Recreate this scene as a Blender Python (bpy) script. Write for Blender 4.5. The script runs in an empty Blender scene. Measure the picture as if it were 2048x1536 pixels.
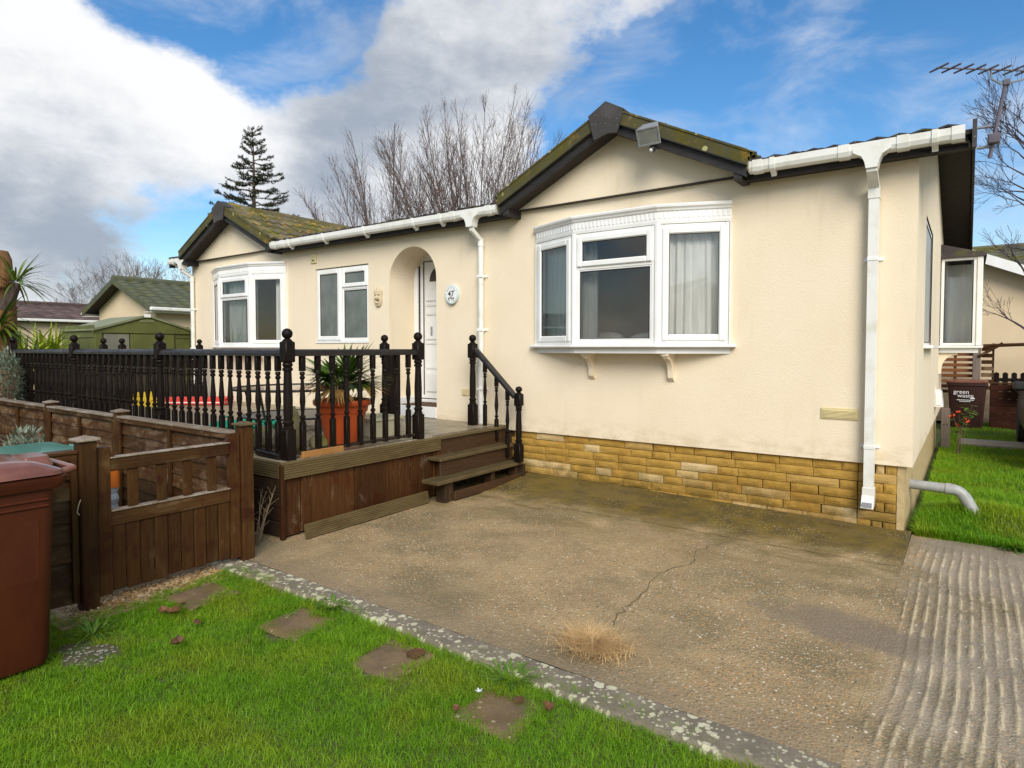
import bpy, bmesh, math, random
import numpy as np
from mathutils import Vector, Matrix, Quaternion
R = math.radians
random.seed(7)
rng = np.random.default_rng(11)
S = bpy.context.scene
COL = S.collection

# ------------------------------------------------------------------ camera
CAM = Vector((0.39, -5.89, 1.5))
cd = bpy.data.cameras.new('camera')
cd.sensor_width = 36.0
cd.lens = 1260 / 2048 * 36
cd.shift_y = -0.0132
cd.clip_start = 0.05
cd.clip_end = 3000
cam = bpy.data.objects.new('camera', cd)
COL.objects.link(cam)
cam.location = CAM
cam.rotation_euler = (R(88.0), 0, R(35.9))
S.camera = cam

# ------------------------------------------------------------------ sky and sun
SUN_DIR = Vector((0.66, -0.74, 0.66)).normalized()      # towards the sun
SUN_EL = math.asin(SUN_DIR.z)
SUN_AZ = math.atan2(SUN_DIR.x, SUN_DIR.y)
world = bpy.data.worlds.new('World')
S.world = world
world.use_nodes = True
wn, wl = world.node_tree.nodes, world.node_tree.links
wn.clear()
w_out = wn.new('ShaderNodeOutputWorld')
w_bg = wn.new('ShaderNodeBackground')
w_bg.inputs['Strength'].default_value = 0.1
wl.new(w_bg.outputs[0], w_out.inputs[0])
w_sky = wn.new('ShaderNodeTexSky')
w_sky.sky_type = 'NISHITA'
w_sky.sun_disc = False
w_sky.sun_elevation = SUN_EL
w_sky.sun_rotation = SUN_AZ
w_sky.air_density = 1.0
w_sky.dust_density = 0.6
w_sky.ozone_density = 2.0
w_tc = wn.new('ShaderNodeTexCoord')

def wmath(op, a, b=None, c=None, clamp=False):
    n = wn.new('ShaderNodeMath'); n.operation = op; n.use_clamp = clamp
    for i, v in enumerate((a, b, c)):
        if v is None: continue
        if isinstance(v, (int, float)): n.inputs[i].default_value = v
        else: wl.new(v, n.inputs[i])
    return n.outputs[0]

def wsmooth(v, lo, hi):
    n = wn.new('ShaderNodeMapRange'); n.interpolation_type = 'SMOOTHSTEP'
    wl.new(v, n.inputs[0]); n.inputs[1].default_value = lo; n.inputs[2].default_value = hi
    return n.outputs[0]

def wnoise(vec, scale, detail, rough, dist=0.0):
    n = wn.new('ShaderNodeTexNoise')
    wl.new(vec, n.inputs['Vector']); n.inputs['Scale'].default_value = scale
    n.inputs['Detail'].default_value = detail; n.inputs['Roughness'].default_value = rough
    n.inputs['Distortion'].default_value = dist
    return n.outputs[0]

def sky_dir(az, el):      # az: degrees left of +Y, el: degrees up
    return Vector((-math.sin(R(az)) * math.cos(R(el)), math.cos(R(az)) * math.cos(R(el)), math.sin(R(el))))

dirv = w_tc.outputs['Generated']
w_map = wn.new('ShaderNodeMapping')
w_map.inputs['Scale'].default_value = (1.0, 1.0, 1.7)
wl.new(dirv, w_map.inputs['Vector'])
n_big = wnoise(w_map.outputs[0], 3.0, 9, 0.60, 0.0)
n_fine = wnoise(w_map.outputs[0], 9.5, 10, 0.62, 0.0)
# cumulus banks (azimuth, elevation, radius in degrees, weight); negative ones are the blue gaps
BANKS = [(69.1, 19.6, 15.0, 0.75), (72.2, 12.5, 11.8, 0.45), (64.7, 16.9, 10.0, 0.35), (49.5, 19.0, 10.5, 0.6), (42.4, 16.1, 10.5, 0.65), (73.3, 4.9, 9.1, 0.0), (52.4, 11.5, 5.5, 0.1), (30.2, 26.7, 8.5, -0.12), (22.0, 23.7, 7.5, 0.02), (38.8, 23.0, 6.0, 0.15), (60.5, 27.0, 8.0, -1.25), (54.6, 24.8, 6.0, -1.0), (68.0, 30.0, 6.5, -1.0), (11.3, 14.0, 13.0, -1.0), (26.5, 15.0, 9.2, -0.9), (65.4, 9.4, 6.0, -0.9), (2.7, 19.0, 11.8, -0.75), (61.5, 12.0, 5.6, -0.75), (47.0, 27.0, 5.0, -0.35), (9.0, 21.0, 5.0, 0.05), (15.0, 25.0, 7.0, -0.3), (69.0, 6.5, 5.0, -0.3)]
acc = None
for az, el, rad, wt in BANKS:
    d = wn.new('ShaderNodeVectorMath'); d.operation = 'DOT_PRODUCT'
    wl.new(dirv, d.inputs[0]); d.inputs[1].default_value = sky_dir(az, el)
    m = wmath('MULTIPLY', wsmooth(d.outputs['Value'], math.cos(R(rad * 1.5)), 1.0), wt)
    acc = m if acc is None else wmath('ADD', acc, m)
dens = wmath('ADD', wmath('ADD', wmath('MULTIPLY', wmath('SUBTRACT', n_big, 0.5), 1.9), wmath('MULTIPLY', wmath('SUBTRACT', n_fine, 0.5), 1.7)), acc)
cover = wsmooth(dens, -0.36, 0.30)
w_map3 = wn.new('ShaderNodeMapping')
w_map3.inputs['Location'].default_value = (1.3, 5.2, 2.0)
w_map3.inputs['Scale'].default_value = (1.0, 1.0, 2.2)
wl.new(dirv, w_map3.inputs['Vector'])
veil = wmath('MULTIPLY', wsmooth(wnoise(w_map3.outputs[0], 3.6, 8, 0.58, 0.6), 0.44, 0.72), 0.50)      # thin high veils
cover = wmath('MAXIMUM', cover, veil)
# grey bellies
DARKS = [(71.9, 12.6, 6.8, 0.75), (65.8, 12.6, 5.9, 0.5), (49.5, 18.8, 7.7, 0.7), (73.3, 8.1, 5.5, 0.5), (43.3, 24.0, 5.9, 0.3), (30.2, 26.0, 6.8, 0.3), (53.7, 15.5, 5.9, 0.4), (67.5, 21.7, 10.0, -0.9), (41.5, 14.1, 6.8, -0.35), (58.1, 20.4, 5.9, -0.6)]
acc2 = None
for az, el, rad, wt in DARKS:
    d = wn.new('ShaderNodeVectorMath'); d.operation = 'DOT_PRODUCT'
    wl.new(dirv, d.inputs[0]); d.inputs[1].default_value = sky_dir(az, el)
    m = wmath('MULTIPLY', wsmooth(d.outputs['Value'], math.cos(R(rad * 1.5)), 1.0), wt)
    acc2 = m if acc2 is None else wmath('ADD', acc2, m)
w_map2 = wn.new('ShaderNodeMapping')
w_map2.inputs['Location'].default_value = (3.1, 1.7, 0.4)
w_map2.inputs['Scale'].default_value = (1.0, 1.0, 1.9)
wl.new(dirv, w_map2.inputs['Vector'])
n_sh = wnoise(w_map2.outputs[0], 5.5, 9, 0.60, 0.0)
shade = wsmooth(wmath('ADD', wmath('MULTIPLY', acc2, 0.85), wmath('ADD', wmath('MULTIPLY', wmath('SUBTRACT', n_sh, 0.5), 2.4), wmath('MULTIPLY', wmath('SUBTRACT', n_fine, 0.5), 1.4))), -0.55, 1.25)
w_cc = wn.new('ShaderNodeMix'); w_cc.data_type = 'RGBA'
wl.new(shade, w_cc.inputs[0])
w_cc.inputs[6].default_value = (7.6, 7.6, 7.6, 1)
w_cc.inputs[7].default_value = (2.9, 3.3, 3.9, 1)
w_hs = wn.new('ShaderNodeHueSaturation')
w_hs.inputs['Saturation'].default_value = 1.32
w_hs.inputs['Value'].default_value = 1.22
wl.new(w_sky.outputs[0], w_hs.inputs['Color'])
w_mix = wn.new('ShaderNodeMix'); w_mix.data_type = 'RGBA'
wl.new(wmath('MULTIPLY', cover, 0.97), w_mix.inputs[0])
wl.new(w_hs.outputs[0], w_mix.inputs[6]); wl.new(w_cc.outputs[2], w_mix.inputs[7])
wl.new(w_mix.outputs[2], w_bg.inputs['Color'])

sd = bpy.data.lights.new('sun', 'SUN')
sd.energy = 2.9
sd.angle = R(34)               # thin cloud over the sun: soft-edged shade
sd.color = (1.0, 0.945, 0.84)
sun = bpy.data.objects.new('sun', sd)
COL.objects.link(sun)
sun.location = (4, -14, 20)
sun.rotation_euler = (-SUN_DIR).to_track_quat('-Z', 'Y').to_euler()

S.view_settings.view_transform = 'Standard'
S.view_settings.look = 'None'
S.view_settings.exposure = 0.42
S.view_settings.gamma = 1.0
S.view_settings.use_curve_mapping = False
S.render.engine = 'CYCLES'
S.cycles.max_bounces = 8
S.cycles.transparent_max_bounces = 12
S.cycles.use_denoising = True

# ------------------------------------------------------------------ mesh helpers
class MB:
    def __init__(s): s.v = []; s.f = []
    def add(s, vs, fs, M=None):
        o = len(s.v)
        for p in vs:
            p = Vector(p)
            s.v.append(tuple(M @ p) if M is not None else tuple(p))
        for f in fs: s.f.append(tuple(i + o for i in f))
        return s
    def box(s, x0, x1, y0, y1, z0, z1, bev=0.0, M=None):
        lo = (min(x0, x1), min(y0, y1), min(z0, z1)); hi = (max(x0, x1), max(y0, y1), max(z0, z1))
        if bev <= 0:
            vs = [(x, y, z) for x in (lo[0], hi[0]) for y in (lo[1], hi[1]) for z in (lo[2], hi[2])]
            fs = [(0, 1, 3, 2), (4, 6, 7, 5), (0, 4, 5, 1), (2, 3, 7, 6), (0, 2, 6, 4), (1, 5, 7, 3)]
            return s.add(vs, fs, M)
        vs = []
        for c in range(8):
            sg = ((c >> 2) & 1, (c >> 1) & 1, c & 1)
            for a in range(3):
                p = []
                for k in range(3):
                    e = hi[k] if sg[k] else lo[k]
                    if k != a: e += -bev if sg[k] else bev
                    p.append(e)
                vs.append(tuple(p))
        def ix(sx, sy, sz, a): return ((sx << 2) | (sy << 1) | sz) * 3 + a
        fs = []
        for a in range(3):
            for sgn in (0, 1):
                q = []
                for (u, w) in ((0, 0), (1, 0), (1, 1), (0, 1)):
                    t = [0, 0, 0]; t[a] = sgn; t[(a + 1) % 3] = u; t[(a + 2) % 3] = w
                    q.append(ix(*t, a))
                fs.append(tuple(q if sgn else q[::-1]))
        for c in range(3):
            a, b = (c + 1) % 3, (c + 2) % 3
            for sa in (0, 1):
                for sb in (0, 1):
                    t0 = [0, 0, 0]; t0[a] = sa; t0[b] = sb; t1 = list(t0); t1[c] = 1
                    q = (ix(*t0, a), ix(*t1, a), ix(*t1, b), ix(*t0, b))
                    fs.append(q if sa != sb else q[::-1])
        for c in range(8):
            sg = ((c >> 2) & 1, (c >> 1) & 1, c & 1)
            q = (c * 3, c * 3 + 1, c * 3 + 2)
            fs.append(q if sum(sg) % 2 else q[::-1])
        return s.add(vs, fs, M)
    def tube(s, pts, rad, n=8, caps=True, M=None):
        pts = [Vector(p) for p in pts]
        if isinstance(rad, (int, float)): rad = [rad] * len(pts)
        vs, fs = [], []
        prev = None
        for i, p in enumerate(pts):
            if i == 0: t = pts[1] - p
            elif i == len(pts) - 1: t = p - pts[i - 1]
            else: t = (pts[i + 1] - p).normalized() + (p - pts[i - 1]).normalized()
            t = t.normalized() if t.length > 1e-9 else Vector((0, 0, 1))
            if prev is None:
                a = Vector((0, 0, 1)) if abs(t.z) < 0.9 else Vector((1, 0, 0))
                u = t.cross(a).normalized()
            else:
                u = prev - t * prev.dot(t)
                u = u.normalized() if u.length > 1e-6 else t.orthogonal().normalized()
            prev = u
            w = t.cross(u)
            for k in range(n):
                th = 2 * math.pi * (k + 0.5) / n
                vs.append(p + (u * math.cos(th) + w * math.sin(th)) * rad[i])
        for i in range(len(pts) - 1):
            for k in range(n):
                a, b = i * n + k, i * n + (k + 1) % n
                fs.append((a, b, b + n, a + n))
        if caps:
            fs.append(tuple(range(n))[::-1]); fs.append(tuple(range((len(pts) - 1) * n, len(pts) * n)))
        return s.add(vs, fs, M)
    def lathe(s, prof, n=12, c=(0, 0, 0), M=None):
        vs, fs = [], []
        for r, z in prof:
            for k in range(n):
                th = 2 * math.pi * k / n
                vs.append((c[0] + r * math.cos(th), c[1] + r * math.sin(th), c[2] + z))
        for i in range(len(prof) - 1):
            for k in range(n):
                a, b = i * n + k, i * n + (k + 1) % n
                fs.append((a, b, b + n, a + n))
        fs.append(tuple(range(n))[::-1]); fs.append(tuple(range((len(prof) - 1) * n, len(prof) * n)))
        return s.add(vs, fs, M)
    def prism(s, poly, ext, M=None):
        n = len(poly); e = Vector(ext)
        vs = [Vector(p) for p in poly] + [Vector(p) + e for p in poly]
        fs = [tuple(range(n))[::-1], tuple(range(n, 2 * n))]
        for i in range(n):
            j = (i + 1) % n
            fs.append((i, j, j + n, i + n))
        return s.add(vs, fs, M)
    def sweep(s, path, prof, closed=True, caps=True):
        """path: xy points; prof: (outward offset, z); outward is the right-hand side of the path direction"""
        P = [Vector((p[0], p[1])) for p in path]
        vs, fs = [], []
        m = len(prof)
        for i, p in enumerate(P):
            ns = []
            if i > 0:
                t = (p - P[i - 1]).normalized(); ns.append(Vector((t.y, -t.x)))
            if i < len(P) - 1:
                t = (P[i + 1] - p).normalized(); ns.append(Vector((t.y, -t.x)))
            nn = sum(ns, Vector((0, 0)))
            nn = nn.normalized()
            k = 1.0 / max(0.3, nn.dot(ns[0]))
            for o, z in prof:
                q = p + nn * o * k
                vs.append((q.x, q.y, z))
        for i in range(len(P) - 1):
            for k in range(m if closed else m - 1):
                a, b = i * m + k, i * m + (k + 1) % m
                fs.append((a, b, b + m, a + m))
        if caps and closed:
            fs.append(tuple(range(m))[::-1]); fs.append(tuple(range((len(P) - 1) * m, len(P) * m)))
        return s.add(vs, fs)
    def ball(s, c, r, n=12, m=8, sc=(1, 1, 1)):
        prof = [(max(1e-4, math.sin(math.pi * i / m)) * r, -math.cos(math.pi * i / m) * r) for i in range(m + 1)]
        return s.lathe([(a * sc[0], z * sc[2]) for a, z in prof], n, c)

WP = {}
def wpos(o):
    return WP.get(o.name, Vector((0, 0, 0))) if o is not None else Vector((0, 0, 0))

def P(mb, name, mat, parent=None, smooth=False, local=False, recalc=True, loc=None, rot=None):
    """link one mesh object; vertices are world coordinates unless local"""
    me = bpy.data.meshes.new(name)
    base = wpos(parent) if not local else Vector((0, 0, 0))
    vs = [(v[0] - base.x, v[1] - base.y, v[2] - base.z) for v in mb.v]
    me.from_pydata(vs, [], mb.f)
    if recalc:
        bm = bmesh.new(); bm.from_mesh(me)
        bmesh.ops.recalc_face_normals(bm, faces=bm.faces[:])
        bm.to_mesh(me); bm.free()
    if smooth:
        me.shade_smooth(); me.set_sharp_from_angle(angle=R(38))
    me.materials.append(mat)
    o = bpy.data.objects.new(name, me)
    COL.objects.link(o)
    if parent is not None: o.parent = parent
    if loc is not None: o.location = loc
    if rot is not None: o.rotation_euler = rot
    WP[o.name] = wpos(parent) + (Vector(loc) if loc is not None else Vector((0, 0, 0)))
    return o

def tag(o, label=None, cat=None, group=None, kind=None):
    if label: o['label'] = label
    if cat: o['category'] = cat
    if group: o['group'] = group
    if kind: o['kind'] = kind
    return o

def thing(name, loc, label, cat, group=None, rotz=0.0):
    o = bpy.data.objects.new(name, None)
    COL.objects.link(o)
    o.empty_display_size = 0.1
    o.location = loc
    o.rotation_euler = (0, 0, rotz)
    WP[o.name] = Vector(loc)
    return tag(o, label, cat, group)

def copy_of(src, parent=None, loc=None, rot=None, scale=None, mat=None):
    c = src.copy()
    COL.objects.link(c)
    c.parent = parent if parent is not None else src.parent
    if loc is not None: c.location = loc
    if rot is not None: c.rotation_euler = rot
    if scale is not None: c.scale = scale
    return c

def copy_tree(o, parent=None):
    c = o.copy(); COL.objects.link(c)
    if parent is not None: c.parent = parent
    for ch in list(o.children): copy_tree(ch, c)
    return c

# ------------------------------------------------------------------ materials
class NT:
    def __init__(s, name):
        s.m = bpy.data.materials.new(name); s.m.use_nodes = True
        s.t = s.m.node_tree; s.n = s.t.nodes; s.l = s.t.links
        s.n.clear()
        s.out = s.n.new('ShaderNodeOutputMaterial')
        s.b = s.n.new('ShaderNodeBsdfPrincipled')
        s.l.new(s.b.outputs[0], s.out.inputs[0])
        s.geo = s.n.new('ShaderNodeNewGeometry')
        s.tc = s.n.new('ShaderNodeTexCoord')
    def put(s, sock, v):
        if isinstance(v, (int, float)): sock.default_value = v
        elif isinstance(v, (tuple, list, Vector)):
            v = tuple(v)
            sock.default_value = v if len(v) == len(sock.default_value) else (*v, 1)
        else: s.l.new(v, sock)
    def vec(s, coord='pos', stretch=(1, 1, 1), off=(0, 0, 0)):
        src = s.geo.outputs['Position'] if coord == 'pos' else s.tc.outputs['Object']
        mp = s.n.new('ShaderNodeMapping')
        mp.inputs['Scale'].default_value = stretch
        mp.inputs['Location'].default_value = off
        s.l.new(src, mp.inputs[0])
        return mp.outputs[0]
    def noise(s, vec, scale=5, detail=4, rough=0.55, dist=0.0):
        n = s.n.new('ShaderNodeTexNoise')
        s.l.new(vec, n.inputs['Vector'])
        n.inputs['Scale'].default_value = scale; n.inputs['Detail'].default_value = detail
        n.inputs['Roughness'].default_value = rough; n.inputs['Distortion'].default_value = dist
        return n.outputs[0]
    def vor(s, vec, scale=5, feature='F1', out='Distance', rnd=1.0):
        n = s.n.new('ShaderNodeTexVoronoi'); n.feature = feature
        s.l.new(vec, n.inputs['Vector']); n.inputs['Scale'].default_value = scale
        n.inputs['Randomness'].default_value = rnd
        return n.outputs[out]
    def rampv(s, v, lo, hi, a=0.0, b=1.0):
        n = s.n.new('ShaderNodeMapRange'); n.interpolation_type = 'SMOOTHSTEP'
        s.l.new(v, n.inputs[0])
        for i, q in enumerate((lo, hi, a, b)): n.inputs[i + 1].default_value = q
        return n.outputs[0]
    def math(s, op, a, b=None, clamp=False):
        n = s.n.new('ShaderNodeMath'); n.operation = op; n.use_clamp = clamp
        s.put(n.inputs[0], a)
        if b is not None: s.put(n.inputs[1], b)
        return n.outputs[0]
    def mix(s, f, a, b, mode='MIX'):
        n = s.n.new('ShaderNodeMix'); n.data_type = 'RGBA'; n.blend_type = mode
        s.put(n.inputs[0], f); s.put(n.inputs[6], a); s.put(n.inputs[7], b)
        return n.outputs[2]
    def sep(s, which):
        n = s.n.new('ShaderNodeSeparateXYZ'); s.l.new(s.geo.outputs['Position'], n.inputs[0])
        return n.outputs[which]
    def rnd(s):
        n = s.n.new('ShaderNodeObjectInfo'); return n.outputs['Random']
    def bump(s, h, strength=0.3, dist=0.01, normal=None):
        n = s.n.new('ShaderNodeBump')
        n.inputs['Strength'].default_value = strength; n.inputs['Distance'].default_value = dist
        s.l.new(h, n.inputs['Height'])
        if normal is not None: s.l.new(normal, n.inputs['Normal'])
        return n.outputs[0]
    def done(s, col=None, rough=None, normal=None, spec=None, metallic=None):
        if col is not None: s.put(s.b.inputs['Base Color'], col)
        if rough is not None: s.put(s.b.inputs['Roughness'], rough)
        if normal is not None: s.l.new(normal, s.b.inputs['Normal'])
        if spec is not None: s.b.inputs['Specular IOR Level'].default_value = spec
        if metallic is not None: s.b.inputs['Metallic'].default_value = metallic
        return s.m

def simple(name, c1, c2=None, rough=0.5, scale=6, stretch=(1, 1, 1), bump=0.0, bscale=80, rnd=0.0, coord='pos', spec=0.5, metallic=0.0, lo=0.35, hi=0.65, detail=5):
    t = NT(name)
    v = t.vec(coord, stretch)
    col = c1 if c2 is None else t.mix(t.rampv(t.noise(v, scale, detail, 0.6), lo, hi), c1, c2)
    if rnd:
        k = t.math('ADD', t.math('MULTIPLY', t.rnd(), 2 * rnd), 1 - rnd)
        g = t.n.new('ShaderNodeCombineColor')
        for i in range(3): t.l.new(k, g.inputs[i])
        col = t.mix(1.0, col if not isinstance(col, tuple) else col, g.outputs[0], 'MULTIPLY')
    nm = t.bump(t.noise(v, bscale, 3, 0.6), bump, 0.01) if bump else None
    return t.done(col, rough, nm, spec, metallic)

def wood(name, c1, c2, axis='z', rough=0.6, c3=None, wear=(0.55, 0.75), rnd=0.15, bump=0.35, spec=0.3, c4=None, low=None):
    """stained timber with its grain along one axis; c3 shows where the stain has worn off"""
    t = NT(name)
    st = {'x': (0.06, 1, 1), 'y': (1, 0.06, 1), 'z': (1, 1, 0.06)}[axis]
    v = t.vec('pos', st)
    g = t.noise(v, 60, 5, 0.6, 0.6)
    col = t.mix(t.rampv(g, 0.32, 0.68), c1, c2)
    if c3:
        w = t.noise(t.vec('pos', tuple(0.35 + 0.65 * q for q in st)), 9, 5, 0.65, 0.4)
        col = t.mix(t.rampv(w, *wear), col, c3)
    if c4:
        w = t.noise(t.vec('pos', (1, 1, 1), (5, 3, 1)), 5, 4, 0.6)
        col = t.mix(t.rampv(w, 0.5, 0.72), col, c4)
    if rnd:
        k = t.math('ADD', t.math('MULTIPLY', t.rnd(), 2 * rnd), 1 - rnd)
        gg = t.n.new('ShaderNodeCombineColor')
        for i in range(3): t.l.new(k, gg.inputs[i])
        col = t.mix(1.0, col, gg.outputs[0], 'MULTIPLY')
    rr = t.rampv(t.noise(t.vec(), 14, 3, 0.6), 0.3, 0.7, rough - 0.12, rough + 0.12)
    return t.done(col, rr, t.bump(g, bump, 0.004), spec)

def lichen(name, base, base2, spots, moss, rough=0.85, vscale=9, thr=0.16, moss_lo=0.45, moss_hi=0.62, bump=0.5, extra=None, rnd=0.1):
    t = NT(name)
    v = t.vec()
    col = t.mix(t.rampv(t.noise(v, 5, 6, 0.65), 0.35, 0.65), base, base2)
    col = t.mix(t.rampv(t.noise(t.vec('pos', (1, 1, 1), (7, 2, 3)), 3.2, 6, 0.65), moss_lo, moss_hi), col, moss)
    if extra:
        col = t.mix(t.rampv(t.noise(t.vec('pos', (1, 1, 1), (1, 9, 4)), 6.5, 6, 0.7), 0.54, 0.66), col, extra)
    d = t.math('ADD', t.vor(t.vec(), vscale), t.math('MULTIPLY', t.math('SUBTRACT', t.noise(v, 40, 3, 0.6), 0.5), 0.22))
    few = t.rampv(t.noise(t.vec('pos', (1, 1, 1), (3, 3, 8)), 2.5, 3, 0.5), 0.47, 0.57)
    sp = t.math('MULTIPLY', t.rampv(d, thr, thr * 0.75), few)
    col = t.mix(sp, col, spots)
    k = t.math('ADD', t.math('MULTIPLY', t.rnd(), 2 * rnd), 1 - rnd)
    gg = t.n.new('ShaderNodeCombineColor')
    for i in range(3): t.l.new(k, gg.inputs[i])
    col = t.mix(1.0, col, gg.outputs[0], 'MULTIPLY')
    return t.done(col, rough, t.bump(t.noise(v, 90, 4, 0.7), bump, 0.01), 0.25)
# ------------------------------------------------------------------ material set
def make_render_mat(name, c1, c2):
    t = NT(name)
    v = t.vec()
    col = t.mix(t.rampv(t.noise(v, 1.3, 5, 0.6), 0.3, 0.7), c1, c2)
    col = t.mix(t.rampv(t.noise(t.vec('pos', (1.6, 1.6, 0.22), (2, 4, 1)), 4.0, 5, 0.65), 0.56, 0.78, 0.0, 0.42), col, tuple(q * k for q, k in zip(c2, (0.80, 0.77, 0.66))))
    sp = t.math('MULTIPLY', t.rampv(t.sep(2), 0.80, 0.56, 0, 0.5), t.rampv(t.noise(t.vec('pos', (1, 1, 2)), 6, 5, .65), 0.4, 0.65))
    col = t.mix(sp, col, tuple(q * k for q, k in zip(c2, (0.70, 0.64, 0.50))))
    h = t.math('ADD', t.noise(v, 70, 4, 0.7), t.math('MULTIPLY', t.vor(v, 95), 0.5))
    return t.done(col, 0.9, t.bump(h, 0.24, 0.010), 0.15)
m_render = make_render_mat('cream_render', (0.785, 0.680, 0.515), (0.750, 0.638, 0.470))
m_render_pale = make_render_mat('pale_cream_render', (0.70, 0.60, 0.44), (0.66, 0.56, 0.40))
m_render_peach = make_render_mat('peach_render', (0.68, 0.55, 0.38), (0.64, 0.51, 0.34))
m_upvc = simple('white_plastic', (0.80, 0.80, 0.79), (0.74, 0.74, 0.71), 0.28, 3.0, rnd=0.03)
m_gutter = simple('gutter_plastic', (0.74, 0.74, 0.70), (0.60, 0.59, 0.50), 0.38, 7.0, lo=0.45, hi=0.8)
m_gasket = simple('black_gasket', (0.012, 0.012, 0.013), rough=0.6)

def glass_mat(name, tint, ior=1.5, boost=1.0):
    m = bpy.data.materials.new(name); m.use_nodes = True
    n, l = m.node_tree.nodes, m.node_tree.links; n.clear()
    o = n.new('ShaderNodeOutputMaterial'); mx = n.new('ShaderNodeMixShader')
    tr = n.new('ShaderNodeBsdfTransparent'); tr.inputs[0].default_value = (*tint, 1)
    gl = n.new('ShaderNodeBsdfGlossy'); gl.inputs['Roughness'].default_value = 0.006
    fr = n.new('ShaderNodeFresnel'); fr.inputs[0].default_value = ior
    mu = n.new('ShaderNodeMath'); mu.operation = 'MULTIPLY_ADD'; mu.inputs[1].default_value = 1.35 * boost; mu.inputs[2].default_value = 0.03; mu.use_clamp = True
    l.new(fr.outputs[0], mu.inputs[0]); l.new(mu.outputs[0], mx.inputs[0])
    l.new(tr.outputs[0], mx.inputs[1]); l.new(gl.outputs[0], mx.inputs[2]); l.new(mx.outputs[0], o.inputs[0])
    return m
m_glass = glass_mat('window_glass', (0.95, 0.97, 0.96))
t = NT('obscured_glass')
_v = t.vec()
m_obscure = t.done(t.mix(t.rampv(t.noise(t.vec('pos', (1, 1, 0.6)), 5, 5, 0.6), 0.3, 0.7), (0.16, 0.175, 0.16), (0.105, 0.12, 0.105)),
                   0.24, t.bump(t.vor(_v, 130), 0.25, 0.004), 0.6)
def cloth(name, c, tr=0.35):
    t = NT(name)
    v = t.vec('pos', (1, 1, 0.12))
    col = t.mix(t.rampv(t.noise(v, 22, 3, 0.5), 0.3, 0.7), c, tuple(q * 0.86 for q in c))
    t.done(col, 0.85, None, 0.1)
    tl = t.n.new('ShaderNodeBsdfTranslucent'); tl.inputs[0].default_value = (*c, 1)
    mx = t.n.new('ShaderNodeMixShader'); mx.inputs[0].default_value = tr
    t.l.new(t.b.outputs[0], mx.inputs[1]); t.l.new(tl.outputs[0], mx.inputs[2]); t.l.new(mx.outputs[0], t.out.inputs[0])
    return t.m
m_curtain = cloth('net_curtain', (0.90, 0.89, 0.86), 0.12)
m_curtain_green = cloth('pale_green_curtain', (0.88, 0.92, 0.84), 0.08)
m_cushion = cloth('cushion_cloth', (0.78, 0.73, 0.62), 0.0)
m_pale_pane = simple('pale_opaque_pane', (0.42, 0.43, 0.41), (0.36, 0.37, 0.35), 0.35, 6)  # opaque pale grey painted in place of the glass's dark soffit reflection
m_room = simple('room_paper', (0.80, 0.67, 0.49), (0.74, 0.61, 0.44), 0.8, 2.0)
m_carpet = simple('carpet', (0.25, 0.18, 0.12), (0.2, 0.14, 0.1), 0.95, 30)
m_verge = lichen('mossy_verge', (0.066, 0.062, 0.030), (0.095, 0.088, 0.045), (0.42, 0.41, 0.19), (0.088, 0.080, 0.018), 0.85, 9, 0.26, extra=(0.20, 0.125, 0.02))
m_cap = lichen('apex_cap_slate', (0.055, 0.050, 0.055), (0.075, 0.068, 0.07), (0.22, 0.22, 0.2), (0.05, 0.048, 0.046), 0.8, 30, 0.14)
m_fascia = wood('black_fascia', (0.020, 0.018, 0.018), (0.032, 0.029, 0.029), 'x', 0.6, (0.13, 0.125, 0.12), (0.68, 0.8), bump=0.8)
m_soffit = simple('dark_soffit', (0.020, 0.014, 0.009), (0.030, 0.022, 0.013), 0.8, 9)
m_tile_moss = lichen('mossy_roof_tile', (0.15, 0.125, 0.085), (0.11, 0.095, 0.065), (0.34, 0.32, 0.17), (0.115, 0.105, 0.022), 0.9, 16, 0.15, 0.42, 0.60, 0.9, (0.36, 0.20, 0.018), 0.25)
m_tile_dark = lichen('dark_roof_tile', (0.075, 0.06, 0.065), (0.05, 0.042, 0.046), (0.25, 0.23, 0.18), (0.085, 0.08, 0.035), 0.85, 22, 0.15, 0.50, 0.66, 0.7, None, 0.2)
m_tile_green = lichen('green_grey_roof_tile', (0.075, 0.085, 0.058), (0.10, 0.11, 0.07), (0.2, 0.2, 0.1), (0.10, 0.10, 0.035), 0.9, 14, 0.1, 0.5, 0.65, 0.5, None, 0.08)
m_tile_brown = lichen('brown_roof_tile', (0.13, 0.085, 0.075), (0.085, 0.06, 0.058), (0.3, 0.26, 0.22), (0.10, 0.07, 0.06), 0.9, 14, 0.1, 0.5, 0.7, 0.5, None, 0.28)
m_tile_grey = lichen('mossy_grey_roof_tile', (0.10, 0.098, 0.07), (0.135, 0.13, 0.095), (0.25, 0.25, 0.15), (0.12, 0.115, 0.03), 0.9, 14, 0.12, 0.5, 0.65, 0.6, None, 0.2)

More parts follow.
